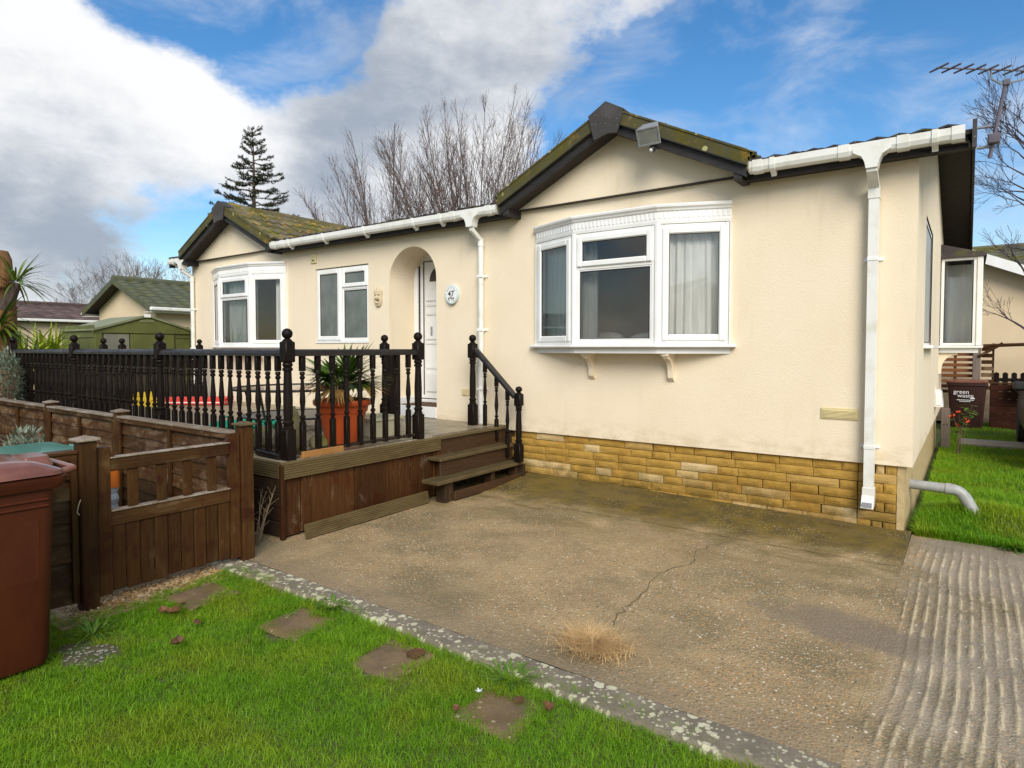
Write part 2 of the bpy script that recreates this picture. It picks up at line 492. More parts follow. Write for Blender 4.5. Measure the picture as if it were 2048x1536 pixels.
t = NT('split_stone')
_v = t.vec()
_c = t.mix(t.rampv(t.noise(_v, 5, 6, 0.65), 0.3, 0.7), (0.45, 0.275, 0.062), (0.35, 0.205, 0.042))
_c = t.mix(t.rampv(t.rnd(), 0.55, 1.0, 0.0, 0.75), _c, (0.60, 0.47, 0.26))
_c = t.mix(t.rampv(t.noise(t.vec('pos', (1, 1, 1), (4, 0, 2)), 1.7, 5, 0.6), 0.46, 0.68, 0.0, 0.75), _c, (0.30, 0.155, 0.028))
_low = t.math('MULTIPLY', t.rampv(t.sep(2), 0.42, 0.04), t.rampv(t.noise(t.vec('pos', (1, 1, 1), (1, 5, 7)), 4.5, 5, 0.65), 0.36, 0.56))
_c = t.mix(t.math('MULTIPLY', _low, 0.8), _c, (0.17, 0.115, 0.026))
_sp = t.math('MULTIPLY', t.rampv(t.vor(t.vec(), 44), 0.22, 0.12), t.rampv(t.noise(t.vec('pos', (1, 1, 1), (9, 1, 7)), 3.4, 4, 0.6), 0.52, 0.64))
_c = t.mix(t.math('MULTIPLY', _sp, 0.7), _c, (0.55, 0.47, 0.26))
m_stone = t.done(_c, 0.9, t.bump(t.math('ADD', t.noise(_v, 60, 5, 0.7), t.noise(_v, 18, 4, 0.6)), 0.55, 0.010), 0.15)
m_mortar = simple('dark_mortar', (0.085, 0.05, 0.02), (0.05, 0.03, 0.014), 0.95, 12)
m_render_side = simple('sandy_render', (0.50, 0.38, 0.20), (0.40, 0.29, 0.13), 0.9, 8, bump=0.6, bscale=70)

m_black = wood('black_stained_timber', (0.006, 0.004, 0.003), (0.011, 0.007, 0.005), 'z', 0.48, (0.045, 0.026, 0.017), (0.66, 0.84), 0.12, 0.3, 0.14)
m_black_x = wood('black_stained_rail', (0.009, 0.007, 0.006), (0.015, 0.011, 0.009), 'x', 0.36, (0.055, 0.045, 0.04), (0.7, 0.85), 0.1, 0.3, 0.45)
m_brown_z = wood('brown_fence_stain_vertical', (0.042, 0.017, 0.005), (0.062, 0.028, 0.008), 'z', 0.58, (0.090, 0.050, 0.018), (0.54, 0.72), 0.16, 0.4, 0.12, (0.036, 0.010, 0.004))
m_brown_x = wood('brown_fence_stain_long', (0.044, 0.018, 0.006), (0.064, 0.030, 0.010), 'x', 0.58, (0.15, 0.095, 0.055), (0.46, 0.68), 0.28, 0.45, 0.12, (0.036, 0.011, 0.005))
m_brown_y = wood('brown_fence_stain_cross', (0.046, 0.020, 0.007), (0.066, 0.032, 0.010), 'y', 0.55, (0.12, 0.075, 0.034), (0.52, 0.72), 0.2, 0.45, 0.12, (0.038, 0.012, 0.005))
m_postcap = wood('weathered_cap', (0.16, 0.11, 0.07), (0.20, 0.15, 0.10), 'x', 0.42, (0.30, 0.26, 0.21), (0.45, 0.7), 0.1, 0.3, 0.5)
m_deck_x = wood('deck_board', (0.20, 0.16, 0.10), (0.27, 0.225, 0.155), 'x', 0.40, (0.13, 0.105, 0.055), (0.5, 0.7), 0.14, 0.5, 0.5)
m_ridge_y = wood('ridged_board_side', (0.088, 0.062, 0.024), (0.118, 0.086, 0.036), 'y', 0.6, (0.075, 0.052, 0.02), (0.5, 0.7), 0.1, 0.5, 0.3)
m_ridge_x = wood('ridged_board_front', (0.082, 0.060, 0.025), (0.112, 0.082, 0.036), 'x', 0.6, (0.07, 0.05, 0.02), (0.5, 0.7), 0.1, 0.5, 0.3)
m_panel = wood('worn_brown_boards', (0.040, 0.015, 0.005), (0.064, 0.027, 0.008), 'z', 0.6, (0.17, 0.125, 0.085), (0.57, 0.74), 0.35, 0.45, 0.12, (0.046, 0.010, 0.003))
m_panel_x = wood('dark_boards_long', (0.022, 0.012, 0.006), (0.034, 0.019, 0.009), 'x', 0.6, (0.05, 0.034, 0.018), (0.6, 0.8), 0.2, 0.4, 0.3)
m_tread = wood('step_tread', (0.080, 0.058, 0.026), (0.115, 0.084, 0.040), 'y', 0.5, (0.075, 0.055, 0.022), (0.45, 0.65), 0.1, 0.5, 0.4)
m_riser = wood('step_riser', (0.040, 0.019, 0.008), (0.058, 0.028, 0.012), 'y', 0.55, (0.09, 0.06, 0.03), (0.6, 0.8), 0.15, 0.45, 0.35)
m_orange_wood = wood('bare_orange_timber', (0.29, 0.13, 0.035), (0.36, 0.175, 0.055), 'y', 0.6, None, rnd=0.05)
m_dark_fence = wood('dark_close_boards', (0.034, 0.028, 0.016), (0.058, 0.045, 0.026), 'z', 0.7, (0.11, 0.085, 0.055), (0.55, 0.78), 0.35, 0.4, 0.2, (0.018, 0.024, 0.014))
m_red_trellis = wood('red_brown_trellis', (0.15, 0.050, 0.016), (0.19, 0.07, 0.022), 'x', 0.6, None, rnd=0.2)
m_grey_post = wood('grey_brown_post', (0.14, 0.105, 0.085), (0.19, 0.15, 0.125), 'z', 0.7, None)

m_aggregate = None
def aggregate(name):
    t = NT(name)
    v = t.vec()
    x, y = t.sep(0), t.sep(1)
    gx = t.rampv(t.math('ADD', x, t.math('MULTIPLY', t.math('SUBTRACT', t.noise(v, 3.0, 5, 0.6), 0.5), 0.5)), 0.0, 0.28)     # ribbed, greyer paving to the right
    c1 = t.mix(gx, (0.385, 0.282, 0.150), (0.31, 0.262, 0.195)); c2 = t.mix(gx, (0.275, 0.202, 0.110), (0.235, 0.198, 0.15))
    c = t.mix(t.rampv(t.noise(v, 2.2, 6, 0.65), 0.32, 0.68), c1, c2)
    c = t.mix(t.rampv(t.noise(t.vec('pos', (1, 1, 1), (3, 8, 0)), 1.15, 5, 0.62), 0.46, 0.64, 0, 0.75), c, (0.165, 0.138, 0.075))
    pc = t.n.new('ShaderNodeTexVoronoi'); t.l.new(v, pc.inputs['Vector']); pc.inputs['Scale'].default_value = 78
    k = t.n.new('ShaderNodeSeparateColor'); t.l.new(pc.outputs['Color'], k.inputs[0])
    peb = t.math('MULTIPLY', t.rampv(pc.outputs['Distance'], 0.50, 0.36), t.rampv(k.outputs[0], 0.25, 0.4))
    amt = t.math('MULTIPLY', t.rampv(t.noise(t.vec('pos', (1, 1, 1), (5, 1, 2)), 1.6, 4, 0.6), 0.30, 0.60, 0.35, 0.9), t.rampv(gx, 0, 1, 1.0, 0.5))
    cr = t.n.new('ShaderNodeValToRGB'); t.l.new(k.outputs[1], cr.inputs[0])
    e = cr.color_ramp.elements
    e[0].position = 0.0; e[0].color = (0.11, 0.075, 0.045, 1)
    e[1].position = 1.0; e[1].color = (0.80, 0.72, 0.56, 1)
    for p, q in ((0.3, (0.25, 0.16, 0.08)), (0.55, (0.50, 0.35, 0.20)), (0.78, (0.58, 0.27, 0.07)), (0.88, (0.44, 0.35, 0.26))):
        z = cr.color_ramp.elements.new(p); z.color = (*q, 1)
    c = t.mix(t.math('MULTIPLY', peb, amt), c, cr.outputs[0])
    wf = t.vor(t.vec('pos', (1, 1, 1), (1, 1, 0)), 16)
    c = t.mix(t.math('MULTIPLY', t.rampv(wf, 0.13, 0.08), t.rampv(t.noise(v, 9, 2, 0.5), 0.45, 0.6)), c, (0.66, 0.60, 0.48))
    left = t.rampv(x, 0.054, 0.046)
    edge = t.math('ADD', y, t.math('MULTIPLY', t.math('SUBTRACT', t.noise(v, 2.4, 7, 0.68), 0.5), 0.95))
    ol = t.math('MULTIPLY', t.math('MULTIPLY', t.rampv(edge, -2.1, -0.8), t.rampv(t.noise(t.vec('pos', (1, 1, 1), (4, 7, 0)), 2.6, 6, 0.65), 0.40, 0.62)), left)
    c = t.mix(t.math('MULTIPLY', ol, 0.55), c, (0.17, 0.135, 0.05))
    moss = t.math('MULTIPLY', t.rampv(edge, -1.05, -0.55, 0.0, 0.95), left)
    mc = t.mix(t.rampv(t.noise(v, 5, 5, 0.65), 0.35, 0.65), (0.150, 0.102, 0.016), (0.080, 0.058, 0.016))
    speck = t.math('MULTIPLY', t.rampv(t.vor(v, 42), 0.24, 0.13), t.rampv(t.noise(t.vec('pos', (1, 1, 1), (8, 1, 2)), 2.2, 4, 0.6), 0.42, 0.56))
    mc = t.mix(speck, mc, (0.52, 0.46, 0.29))
    c = t.mix(moss, c, mc)
    g = t.math('MULTIPLY', t.rampv(t.math('ADD', y, t.math('MULTIPLY', t.math('SUBTRACT', t.noise(v, 3, 4, 0.6), 0.5), 0.5)), -3.02, -3.42, 0, 0.55), left)
    c = t.mix(g, c, (0.19, 0.155, 0.105))
    a = t.math('MULTIPLY', t.math('MULTIPLY', t.rampv(t.noise(t.vec('pos', (0.5, 1.6, 1), (2, 2, 0)), 2.0, 4, 0.6), 0.50, 0.62), t.rampv(y, -1.7, -0.95)), left)
    c = t.mix(t.math('MULTIPLY', a, 0.75), c, (0.15, 0.105, 0.036))
    # worn crests of the ribs are pale
    cz = t.math('ADD', t.sep(2), t.math('MULTIPLY', t.math('SUBTRACT', t.noise(v, 30, 4, .7), 0.5), 0.009))
    crest = t.math('MULTIPLY', t.rampv(cz, 0.0035, 0.0085, 0, 0.6), t.math('SUBTRACT', 1.0, left))
    c = t.mix(crest, c, t.mix(t.noise(v, 40, 4, .7), (0.66, 0.55, 0.36), (0.46, 0.38, 0.25)))
    # damp patch drying out near the ribs
    dx = t.math('DIVIDE', t.math('ADD', x, 0.10), 0.46); dy = t.math('DIVIDE', t.math('ADD', t.math('ADD', y, 2.16), t.math('MULTIPLY', x, 0.12)), 0.23)
    rr = t.math('SQRT', t.math('ADD', t.math('MULTIPLY', dx, dx), t.math('MULTIPLY', dy, dy)))
    rr = t.math('ADD', rr, t.math('MULTIPLY', t.math('SUBTRACT', t.noise(v, 4, 6, 0.65), 0.5), 1.5))
    wet = t.rampv(rr, 1.15, 0.60)
    c = t.mix(t.math('MULTIPLY', wet, 0.72), c, (0.165, 0.135, 0.105))
    rough = t.math('SUBTRACT', t.rampv(t.noise(v, 3, 4, 0.6), 0.3, 0.7, 0.62, 0.85), t.math('MULTIPLY', wet, 0.36))
    h = t.math('ADD', t.math('MULTIPLY', t.vor(v, 78), -0.7), t.noise(v, 60, 5, 0.7))
    return t.done(c, rough, t.bump(h, 0.8, 0.008), 0.3)
m_drive = aggregate('worn_aggregate_concrete')
m_groove = m_drive
m_kerb = lichen('lichened_kerb', (0.145, 0.135, 0.12), (0.19, 0.175, 0.15), (0.58, 0.56, 0.44), (0.135, 0.125, 0.09), 0.9, 13, 0.30, 0.5, 0.7, 0.8)
# the kerb is peppered with lichen discs
t = NT('lichen_spotted_kerb')
_v = t.vec()
_c = t.mix(t.rampv(t.noise(_v, 6, 6, 0.65), 0.3, 0.7), (0.235, 0.20, 0.15), (0.165, 0.14, 0.105))
def lichen_discs(sc, nz, off):
    ds = t.n.new('ShaderNodeVectorMath'); ds.operation = 'MULTIPLY_ADD'
    nn = t.n.new('ShaderNodeTexNoise'); nn.inputs['Scale'].default_value = 38; nn.inputs['Detail'].default_value = 4
    t.l.new(t.vec('pos', (1, 1, 0), off), nn.inputs['Vector'])
    t.l.new(nn.outputs['Color'], ds.inputs[0]); ds.inputs[1].default_value = (nz, nz, 0); t.l.new(t.vec('pos', (1, 1, 0), off), ds.inputs[2])
    vo = t.n.new('ShaderNodeTexVoronoi'); vo.inputs['Scale'].default_value = sc; t.l.new(ds.outputs[0], vo.inputs['Vector'])
    sc_ = t.n.new('ShaderNodeSeparateColor'); t.l.new(vo.outputs['Color'], sc_.inputs[0])
    return t.rampv(t.math('SUBTRACT', vo.outputs['Distance'], t.math('MULTIPLY', sc_.outputs[0], 0.50)), 0.06, -0.02)
_few = t.rampv(t.noise(t.vec('pos', (1, 1, 1), (2, 2, 0)), 2.6, 4, 0.6), 0.30, 0.46)
_m = t.math('MAXIMUM', lichen_discs(17, 0.035, (0, 0, 0)), t.math('MULTIPLY', lichen_discs(44, 0.02, (3, 1, 0)), 0.8))
_c = t.mix(t.math('MULTIPLY', _m, _few), _c, t.mix(t.noise(_v, 12, 4, 0.6), (0.72, 0.68, 0.52), (0.40, 0.38, 0.24)))
m_kerb = t.done(_c, 0.9, t.bump(t.noise(_v, 60, 5, 0.7), 0.8, 0.01), 0.2)
m_crack = simple('crack_dirt', (0.085, 0.062, 0.032), (0.17, 0.125, 0.065), 0.95, 30)
m_soil = simple('lawn_soil', (0.050, 0.075, 0.014), (0.085, 0.072, 0.034), 0.95, 9, bump=0.5, bscale=40)
m_ground = simple('meadow_ground', (0.055, 0.10, 0.018), (0.075, 0.085, 0.03), 0.95, 0.6, bump=0.4, bscale=12)
m_path = simple('path_concrete', (0.34, 0.30, 0.24), (0.27, 0.24, 0.19), 0.85, 6, bump=0.4)
m_gravel = simple('gravel', (0.36, 0.25, 0.13), (0.24, 0.17, 0.10), 0.8, 30, rnd=0.3)

def leaf_mat(name, ca, cb, tr=0.25, rough=0.5, attr=None, patch=None, spec=0.3):
    t = NT(name)
    if attr:
        a = t.n.new('ShaderNodeAttribute'); a.attribute_name = attr
        f = a.outputs['Fac']
    else:
        f = t.rampv(t.noise(t.vec(), 9, 3, 0.6), 0.3, 0.7)
    col = t.mix(f, ca, cb)
    if patch:
        col = t.mix(t.rampv(t.noise(t.vec('pos', (1, 1, 1), (3, 1, 0)), patch[1], 4, 0.6), 0.42, 0.66), col, t.mix(f, patch[0], tuple(q * 1.5 for q in patch[0])))
    t.done(col, rough, None, spec)
    tl = t.n.new('ShaderNodeBsdfTranslucent'); t.l.new(col, tl.inputs[0])
    mx = t.n.new('ShaderNodeMixShader'); mx.inputs[0].default_value = tr
    t.l.new(t.b.outputs[0], mx.inputs[1]); t.l.new(tl.outputs[0], mx.inputs[2]); t.l.new(mx.outputs[0], t.out.inputs[0])
    return t.m
m_grass = leaf_mat('grass_blade', (0.105, 0.285, 0.008), (0.29, 0.50, 0.018), 0.45, 0.45, 'shade', ((0.22, 0.32, 0.014), 2.3))
m_straw = leaf_mat('dry_straw', (0.56, 0.37, 0.16), (0.80, 0.60, 0.33), 0.35, 0.7, 'shade')
m_palm = leaf_mat('palm_leaf', (0.045, 0.11, 0.012), (0.11, 0.20, 0.025), 0.2, 0.4, 'shade')
m_palm_brown = leaf_mat('withered_palm_leaf', (0.20, 0.10, 0.035), (0.38, 0.22, 0.06), 0.2, 0.6, 'shade')
m_cord = leaf_mat('cordyline_leaf', (0.045, 0.085, 0.012), (0.16, 0.22, 0.025), 0.2, 0.4, 'shade')
m_yucca = leaf_mat('yellow_green_leaf', (0.16, 0.24, 0.012), (0.36, 0.42, 0.03), 0.3, 0.45, 'shade')
m_silver = leaf_mat('silver_leaf', (0.13, 0.16, 0.11), (0.26, 0.31, 0.23), 0.15, 0.6, 'shade')
m_weed = leaf_mat('weed_leaf', (0.05, 0.13, 0.015), (0.16, 0.27, 0.04), 0.25, 0.5, 'shade')
m_needle = leaf_mat('spruce_needle', (0.014, 0.024, 0.010), (0.035, 0.045, 0.014), 0.1, 0.6, 'shade')
m_bark = simple('brown_bark', (0.060, 0.040, 0.030), (0.095, 0.07, 0.055), 0.9, 14, (1, 1, 0.3), 0.6, 30)
m_twig = simple('red_brown_twig', (0.085, 0.055, 0.048), (0.12, 0.082, 0.070), 0.8, 6)
m_twig_grey = simple('grey_brown_twig', (0.105, 0.085, 0.075), (0.15, 0.125, 0.11), 0.85, 6)
m_twig_purple = simple('purple_brown_twig', (0.050, 0.034, 0.045), (0.08, 0.058, 0.07), 0.8, 6)
m_terracotta = simple('orange_plastic_pot', (0.50, 0.085, 0.018), (0.42, 0.065, 0.014), 0.42, 5, (1, 1, 0.3))
m_bin = simple('brown_bin_plastic', (0.064, 0.0145, 0.004), (0.044, 0.009, 0.003), 0.55, 4, (1, 1, 0.4), 0.1, 120, spec=0.2)
m_binlid = simple('brown_bin_lid', (0.20, 0.080, 0.055), (0.14, 0.05, 0.034), 0.18, 5)  # paler than the body: whitish-pink top highlights are put into its colour
m_teal = simple('teal_lid_plastic', (0.045, 0.20, 0.155), (0.06, 0.25, 0.20), 0.25, 6)
m_teal2 = simple('green_trug_plastic', (0.01, 0.30, 0.17), (0.012, 0.36, 0.21), 0.35, 6)
m_orange = simple('orange_plastic', (0.75, 0.19, 0.015), (0.68, 0.16, 0.012), 0.4, 4)
m_pale_grey = simple('pale_grey_plastic', (0.60, 0.62, 0.62), (0.52, 0.54, 0.55), 0.4, 4)
m_creamtub = simple('cream_plastic', (0.62, 0.60, 0.42), (0.56, 0.53, 0.36), 0.45, 6)
m_rock = lichen('mossy_rock', (0.21, 0.19, 0.14), (0.14, 0.125, 0.09), (0.4, 0.38, 0.28), (0.16, 0.14, 0.04), 0.9, 16, 0.2, 0.42, 0.6, 1.0)
m_metal_black = simple('black_metal', (0.014, 0.014, 0.015), rough=0.4)
m_mesh_grey = simple('grey_mesh', (0.085, 0.09, 0.095), (0.12, 0.125, 0.13), 0.35, 60)
m_alu = simple('weathered_aluminium', (0.34, 0.35, 0.36), (0.25, 0.26, 0.27), 0.42, 8, metallic=0.5)
m_aerial = simple('dull_aerial_metal', (0.085, 0.075, 0.10), (0.12, 0.105, 0.13), 0.45, 8)
m_pipe = simple('grey_pipe', (0.36, 0.37, 0.36), (0.29, 0.29, 0.28), 0.4, 8)
m_vent = simple('cream_vent_plastic', (0.66, 0.56, 0.30), (0.60, 0.50, 0.26), 0.5, 8)
m_shed = simple('olive_shed_metal', (0.115, 0.125, 0.028), (0.085, 0.094, 0.022), 0.6, 3)
m_shed_roof = simple('olive_shed_roof', (0.15, 0.165, 0.075), (0.20, 0.215, 0.12), 0.5, 4)
m_shed_door = simple('grey_shed_door', (0.20, 0.195, 0.15), (0.16, 0.155, 0.115), 0.6, 4)
m_yellow = simple('yellow_plastic', (0.62, 0.44, 0.03), rough=0.45)
m_red = simple('red_canvas', (0.62, 0.035, 0.028), (0.70, 0.07, 0.05), 0.6, 20)
m_redwhite = simple('pale_canvas', (0.72, 0.62, 0.58), rough=0.6)
m_mat = simple('coir_mat', (0.12, 0.055, 0.022), (0.08, 0.04, 0.018), 0.95, 90, bump=0.8, bscale=220)
m_plaque = simple('white_ceramic', (0.74, 0.76, 0.75), rough=0.25)
m_plaque_blue = simple('pale_blue_ceramic', (0.50, 0.62, 0.64), (0.58, 0.68, 0.68), 0.3, 20)
m_ink = simple('black_ink', (0.02, 0.02, 0.02), rough=0.4)
m_ink_grey = simple('grey_ink', (0.27, 0.27, 0.30), rough=0.5)
m_ink_flower = simple('brown_flower_ink', (0.16, 0.09, 0.10), rough=0.5)
m_white_ink = simple('white_print', (0.80, 0.80, 0.80), rough=0.5)
m_mask = simple('cream_plaster', (0.56, 0.46, 0.31), (0.49, 0.40, 0.26), 0.8, 14)
m_leaf_dead = leaf_mat('dead_leaf', (0.075, 0.036, 0.016), (0.19, 0.09, 0.038), 0.1, 0.6)
m_hip = simple('red_rose_hip', (0.62, 0.065, 0.02), rough=0.3)
m_stem = simple('bare_stem', (0.20, 0.145, 0.085), (0.13, 0.09, 0.055), 0.8, 14)
m_car = simple('dark_grey_car_paint', (0.10, 0.105, 0.105), (0.085, 0.09, 0.09), 0.22, 3, spec=0.6)
m_car_glass = simple('dark_car_glass', (0.012, 0.014, 0.016), rough=0.06, spec=0.7)
m_tyre = simple('tyre_rubber', (0.015, 0.015, 0.015), rough=0.8)
m_string = simple('pale_string', (0.42, 0.34, 0.22), rough=0.9)
m_slab = lichen('damp_paving_slab', (0.215, 0.148, 0.080), (0.15, 0.105, 0.062), (0.40, 0.33, 0.21), (0.16, 0.12, 0.035), 0.75, 20, 0.2, 0.45, 0.65, 0.9, None, 0.1)
m_far_wood = simple('far_thicket', (0.10, 0.085, 0.07), (0.075, 0.075, 0.05), 0.95, 3)

# ------------------------------------------------------------------ ground
def terrain_sheet(name, x0, x1, y0, y1, nx, ny, zf, mat, kind='structure', parent=None, label=None):
    xs = np.linspace(x0, x1, nx + 1); ys = np.linspace(y0, y1, ny + 1)
    X, Y = np.meshgrid(xs, ys, indexing='ij')
    Z = zf(X, Y)
    mb = MB(); mb.v = list(zip(X.ravel().tolist(), Y.ravel().tolist(), Z.ravel().tolist()))
    w = ny + 1
    mb.f = [(i * w + j, (i + 1) * w + j, (i + 1) * w + j + 1, i * w + j + 1) for i in range(nx) for j in range(ny)]
    o = P(mb, name, mat, parent, smooth=True, recalc=False)
    if kind and parent is None: tag(o, kind=kind)
    if label: o['label'] = label
    return o

def vnoise(x, y, sc, seed=0):
    """cheap smooth value noise"""
    x = x * sc + seed * 17.3; y = y * sc + seed * 9.1
    xi = np.floor(x); yi = np.floor(y); fx = x - xi; fy = y - yi
    fx = fx * fx * (3 - 2 * fx); fy = fy * fy * (3 - 2 * fy)
    def h(a, b):
        q = np.sin(a * 127.1 + b * 311.7 + seed * 3.3) * 43758.5453
        return q - np.floor(q)
    return (h(xi, yi) * (1 - fx) + h(xi + 1, yi) * fx) * (1 - fy) + (h(xi, yi + 1) * (1 - fx) + h(xi + 1, yi + 1) * fx) * fy

mb = MB()
mb.v = [(-900, -900, -0.06), (900, -900, -0.06), (900, 900, -0.06), (-900, 900, -0.06)]
mb.f = [(0, 1, 2, 3)]
tag(P(mb, 'ground', m_ground, recalc=False), kind='structure')

def haunch(X, Y):        # fillet of concrete run up against the plinth
    k = np.clip((Y + 0.80) / 0.8, 0, 1)
    step = np.clip((Y + 0.84) / 0.05, 0, 1)
    left = np.clip((-X - 0.2) / 3.0, 0, 1)
    return step * 0.012 + k ** 1.6 * (0.022 + 0.055 * left)
def drive_z(X, Y):
    return haunch(X, Y) + 0.006 * (vnoise(X, Y, 2.3, 1) - 0.5) + 0.004 * (vnoise(X, Y, 7, 2) - 0.5) + 0.0015 * (vnoise(X, Y, 31, 3) - .5)
terrain_sheet('driveway', -4.35, 0.05, -3.405, 0.05, 150, 130, drive_z, m_drive)
def rib_z(X, Y):
    wob = 0.030 * (vnoise(X * 0 + 3, Y, 1.3, 4) - 0.5) + 0.028 * (vnoise(X, Y, 1.7, 5) - 0.5) + 0.04 * np.maximum(0, -2.3 - Y)
    ph = (X + wob) / 0.052
    amp = np.clip((X - 0.07) / 0.10 + 0.9 * (vnoise(X, Y, 2.1, 6) - 0.45), 0.0, 1) * np.clip((-Y - 0.10) / 0.5, 0.12, 1)
    r = np.abs(np.mod(ph, 1.0) - 0.5) * 2
    r = (1 - np.clip((r - 0.05) / 0.75, 0, 1)) ** 1.5 * np.clip(2.0 * vnoise(X, Y, 9, 17) + 0.1, 0.35, 1) * np.clip(0.55 + vnoise(X, Y, 34, 18), 0.6, 1.2)
    joint = np.exp(-(((Y + 1.05 + 0.55 * X + 0.12 * (vnoise(X, Y, 3, 8) - 0.5)) / 0.012) ** 2)) * 0.010
    return 0.001 + 0.0095 * amp * r * (0.55 + 0.9 * vnoise(X, Y, 6, 7)) + 0.003 * (vnoise(X, Y, 9, 9) - .5) + 0.003 * (vnoise(X, Y, 40, 11) - .5) - joint
ribs = terrain_sheet('ribbed_concrete_pavement', 0.05, 2.4, -5.2, 0.10, 330, 150, rib_z, m_groove)
terrain_sheet('lane', 2.4, 40, -60, 0.10, 20, 20, lambda X, Y: 0 * X - 0.004, m_path)
def kerb_z(X, Y):
    edge = np.clip((Y + 3.405) / 0.02, -1, 0)
    return 0.004 + 0.012 * (vnoise(X, Y, 3.1, 12) - 0.5) + 0.004 * (vnoise(X, Y, 19, 13) - 0.5) - 0.004 * np.clip((Y + 3.412) / 0.006, 0, 1) - 0.05 * np.clip((-3.565 + 0.02 * np.sin(X * 2.1) - Y) / 0.03, 0, 1)
terrain_sheet('kerb', -4.1, 0.05, -3.62, -3.4045, 170, 30, kerb_z, m_kerb)

def crack(name, pts, w, parent):
    mb = MB()
    random.seed(3)
    P2 = []
    for (a, b) in zip(pts, pts[1:]):
        n = max(2, int(math.dist(a, b) / 0.05))
        for i in range(n):
            f = i / n
            P2.append((a[0] + (b[0] - a[0]) * f + random.uniform(-.022, .022), a[1] + (b[1] - a[1]) * f + random.uniform(-.01, .01)))
    P2.append(pts[-1])
    vs, fs = [], []
    for i, p in enumerate(P2):
        q = P2[min(i + 1, len(P2) - 1)]; r = P2[max(i - 1, 0)]
        t = Vector((q[0] - r[0], q[1] - r[1])).normalized(); n = Vector((-t.y, t.x))
        ww = 0.55 * w * random.choice((0.35, 0.5, 0.8, 1.2, 1.9)) * 0.5
        z = float(drive_z(np.array([p[0]]), np.array([p[1]]))[0]) + 0.0035
        vs += [(p[0] + n.x * ww, p[1] + n.y * ww, z), (p[0] - n.x * ww, p[1] - n.y * ww, z)]
    for i in range(len(P2) - 1): fs.append((2 * i, 2 * i + 1, 2 * i + 3, 2 * i + 2))
    mb.add(vs, fs)
    o = P(mb, 'crack', m_crack, parent, recalc=False)
    return o
drv = bpy.data.objects['driveway']
crack('crack', [(-1.10, -1.02), (-1.22, -1.35), (-1.14, -1.62), (-1.26, -1.95), (-1.21, -2.25), (-1.19, -2.6), (-1.12, -2.95)], 0.011, drv)
crack('crack', [(-2.9, -0.845), (-2.2, -0.86), (-1.4, -0.85), (-0.7, -0.87), (0.02, -0.86)], 0.010, drv)

# lawn soil beds
lawn_f = terrain_sheet('lawn', -14.0, 0.8, -9.5, -3.535, 74, 40, lambda X, Y: -0.028 + 0.02 * (vnoise(X, Y, 1.2, 21) - 0.5), m_soil)
side_z = lambda X, Y: -0.02 + 0.05 * (vnoise(X, Y, 0.9, 22) - 0.5) + 0.02 * np.clip(Y / 5, 0, 1) + 0.15 * np.exp(-((X - 0.62) / 0.42) ** 2 - ((Y - 0.75) / 0.42) ** 2)
lawn_b = terrain_sheet('side_lawn', 0.07, 7.0, 0.10, 10.2, 70, 100, side_z, m_soil)
mb = MB(); mb.box(0.3, 7.0, 6.05, 6.75, -0.05, 0.035, 0.01)
tag(P(mb, 'garden_path', m_path), kind='structure')

# ------------------------------------------------------------------ grass
def blades(name, xs, ys, zs, h, w, mat, lean=0.45, seed=1, nseg=2, kind='stuff', parent=None, shade=None):
    r = np.random.default_rng(seed)
    n = len(xs)
    az = r.uniform(0, 2 * np.pi, n); ln = h * lean * r.uniform(0.2, 1.6, n)
    fa = az + np.pi / 2 + r.uniform(-.6, .6, n)
    sx, sy = np.cos(fa), np.sin(fa); lx, ly = np.cos(az), np.sin(az)
    rows = nseg + 1
    nv = 2 * nseg + 1
    V = np.zeros((n, nv, 3))
    for k in range(nseg):
        f = k / nseg
        ww = w * (1 - 0.45 * f) * 0.5
        cx = xs + lx * ln * f * f; cy = ys + ly * ln * f * f; cz = zs + h * f * (1 - 0.12 * f)
        V[:, 2 * k] = np.stack([cx - sx * ww, cy - sy * ww, cz], 1)
        V[:, 2 * k + 1] = np.stack([cx + sx * ww, cy + sy * ww, cz], 1)
    V[:, nv - 1] = np.stack([xs + lx * ln, ys + ly * ln, zs + h * (0.9 - 0.25 * np.clip(ln / h, 0, 1.2))], 1)
    tri = []
    for k in range(nseg - 1):
        tri += [(2 * k, 2 * k + 1, 2 * k + 3), (2 * k, 2 * k + 3, 2 * k + 2)]
    k = nseg - 1
    tri.append((2 * k, 2 * k + 1, nv - 1))
    T = np.array(tri)
    F = (T[None] + (np.arange(n) * nv)[:, None, None]).reshape(-1, 3)
    me = bpy.data.meshes.new(name)
    me.vertices.add(n * nv); me.vertices.foreach_set('co', V.reshape(-1))
    me.loops.add(len(F) * 3); me.loops.foreach_set('vertex_index', F.reshape(-1).astype(np.int32))
    me.polygons.add(len(F)); me.polygons.foreach_set('loop_start', (np.arange(len(F)) * 3).astype(np.int32))
    me.polygons.foreach_set('loop_total', np.full(len(F), 3, np.int32))
    me.update(calc_edges=True)
    a = me.attributes.new('shade', 'FLOAT', 'POINT')
    sh = r.uniform(0, 1, n) if shade is None else shade
    a.data.foreach_set('value', np.repeat(sh, nv).astype(np.float32))
    me.materials.append(mat)
    o = bpy.data.objects.new(name, me); COL.objects.link(o)
    if parent is not None:
        o.parent = parent
        b = wpos(parent)
        o.location = (-b.x, -b.y, -b.z)
    if kind: o['kind'] = kind
    return o

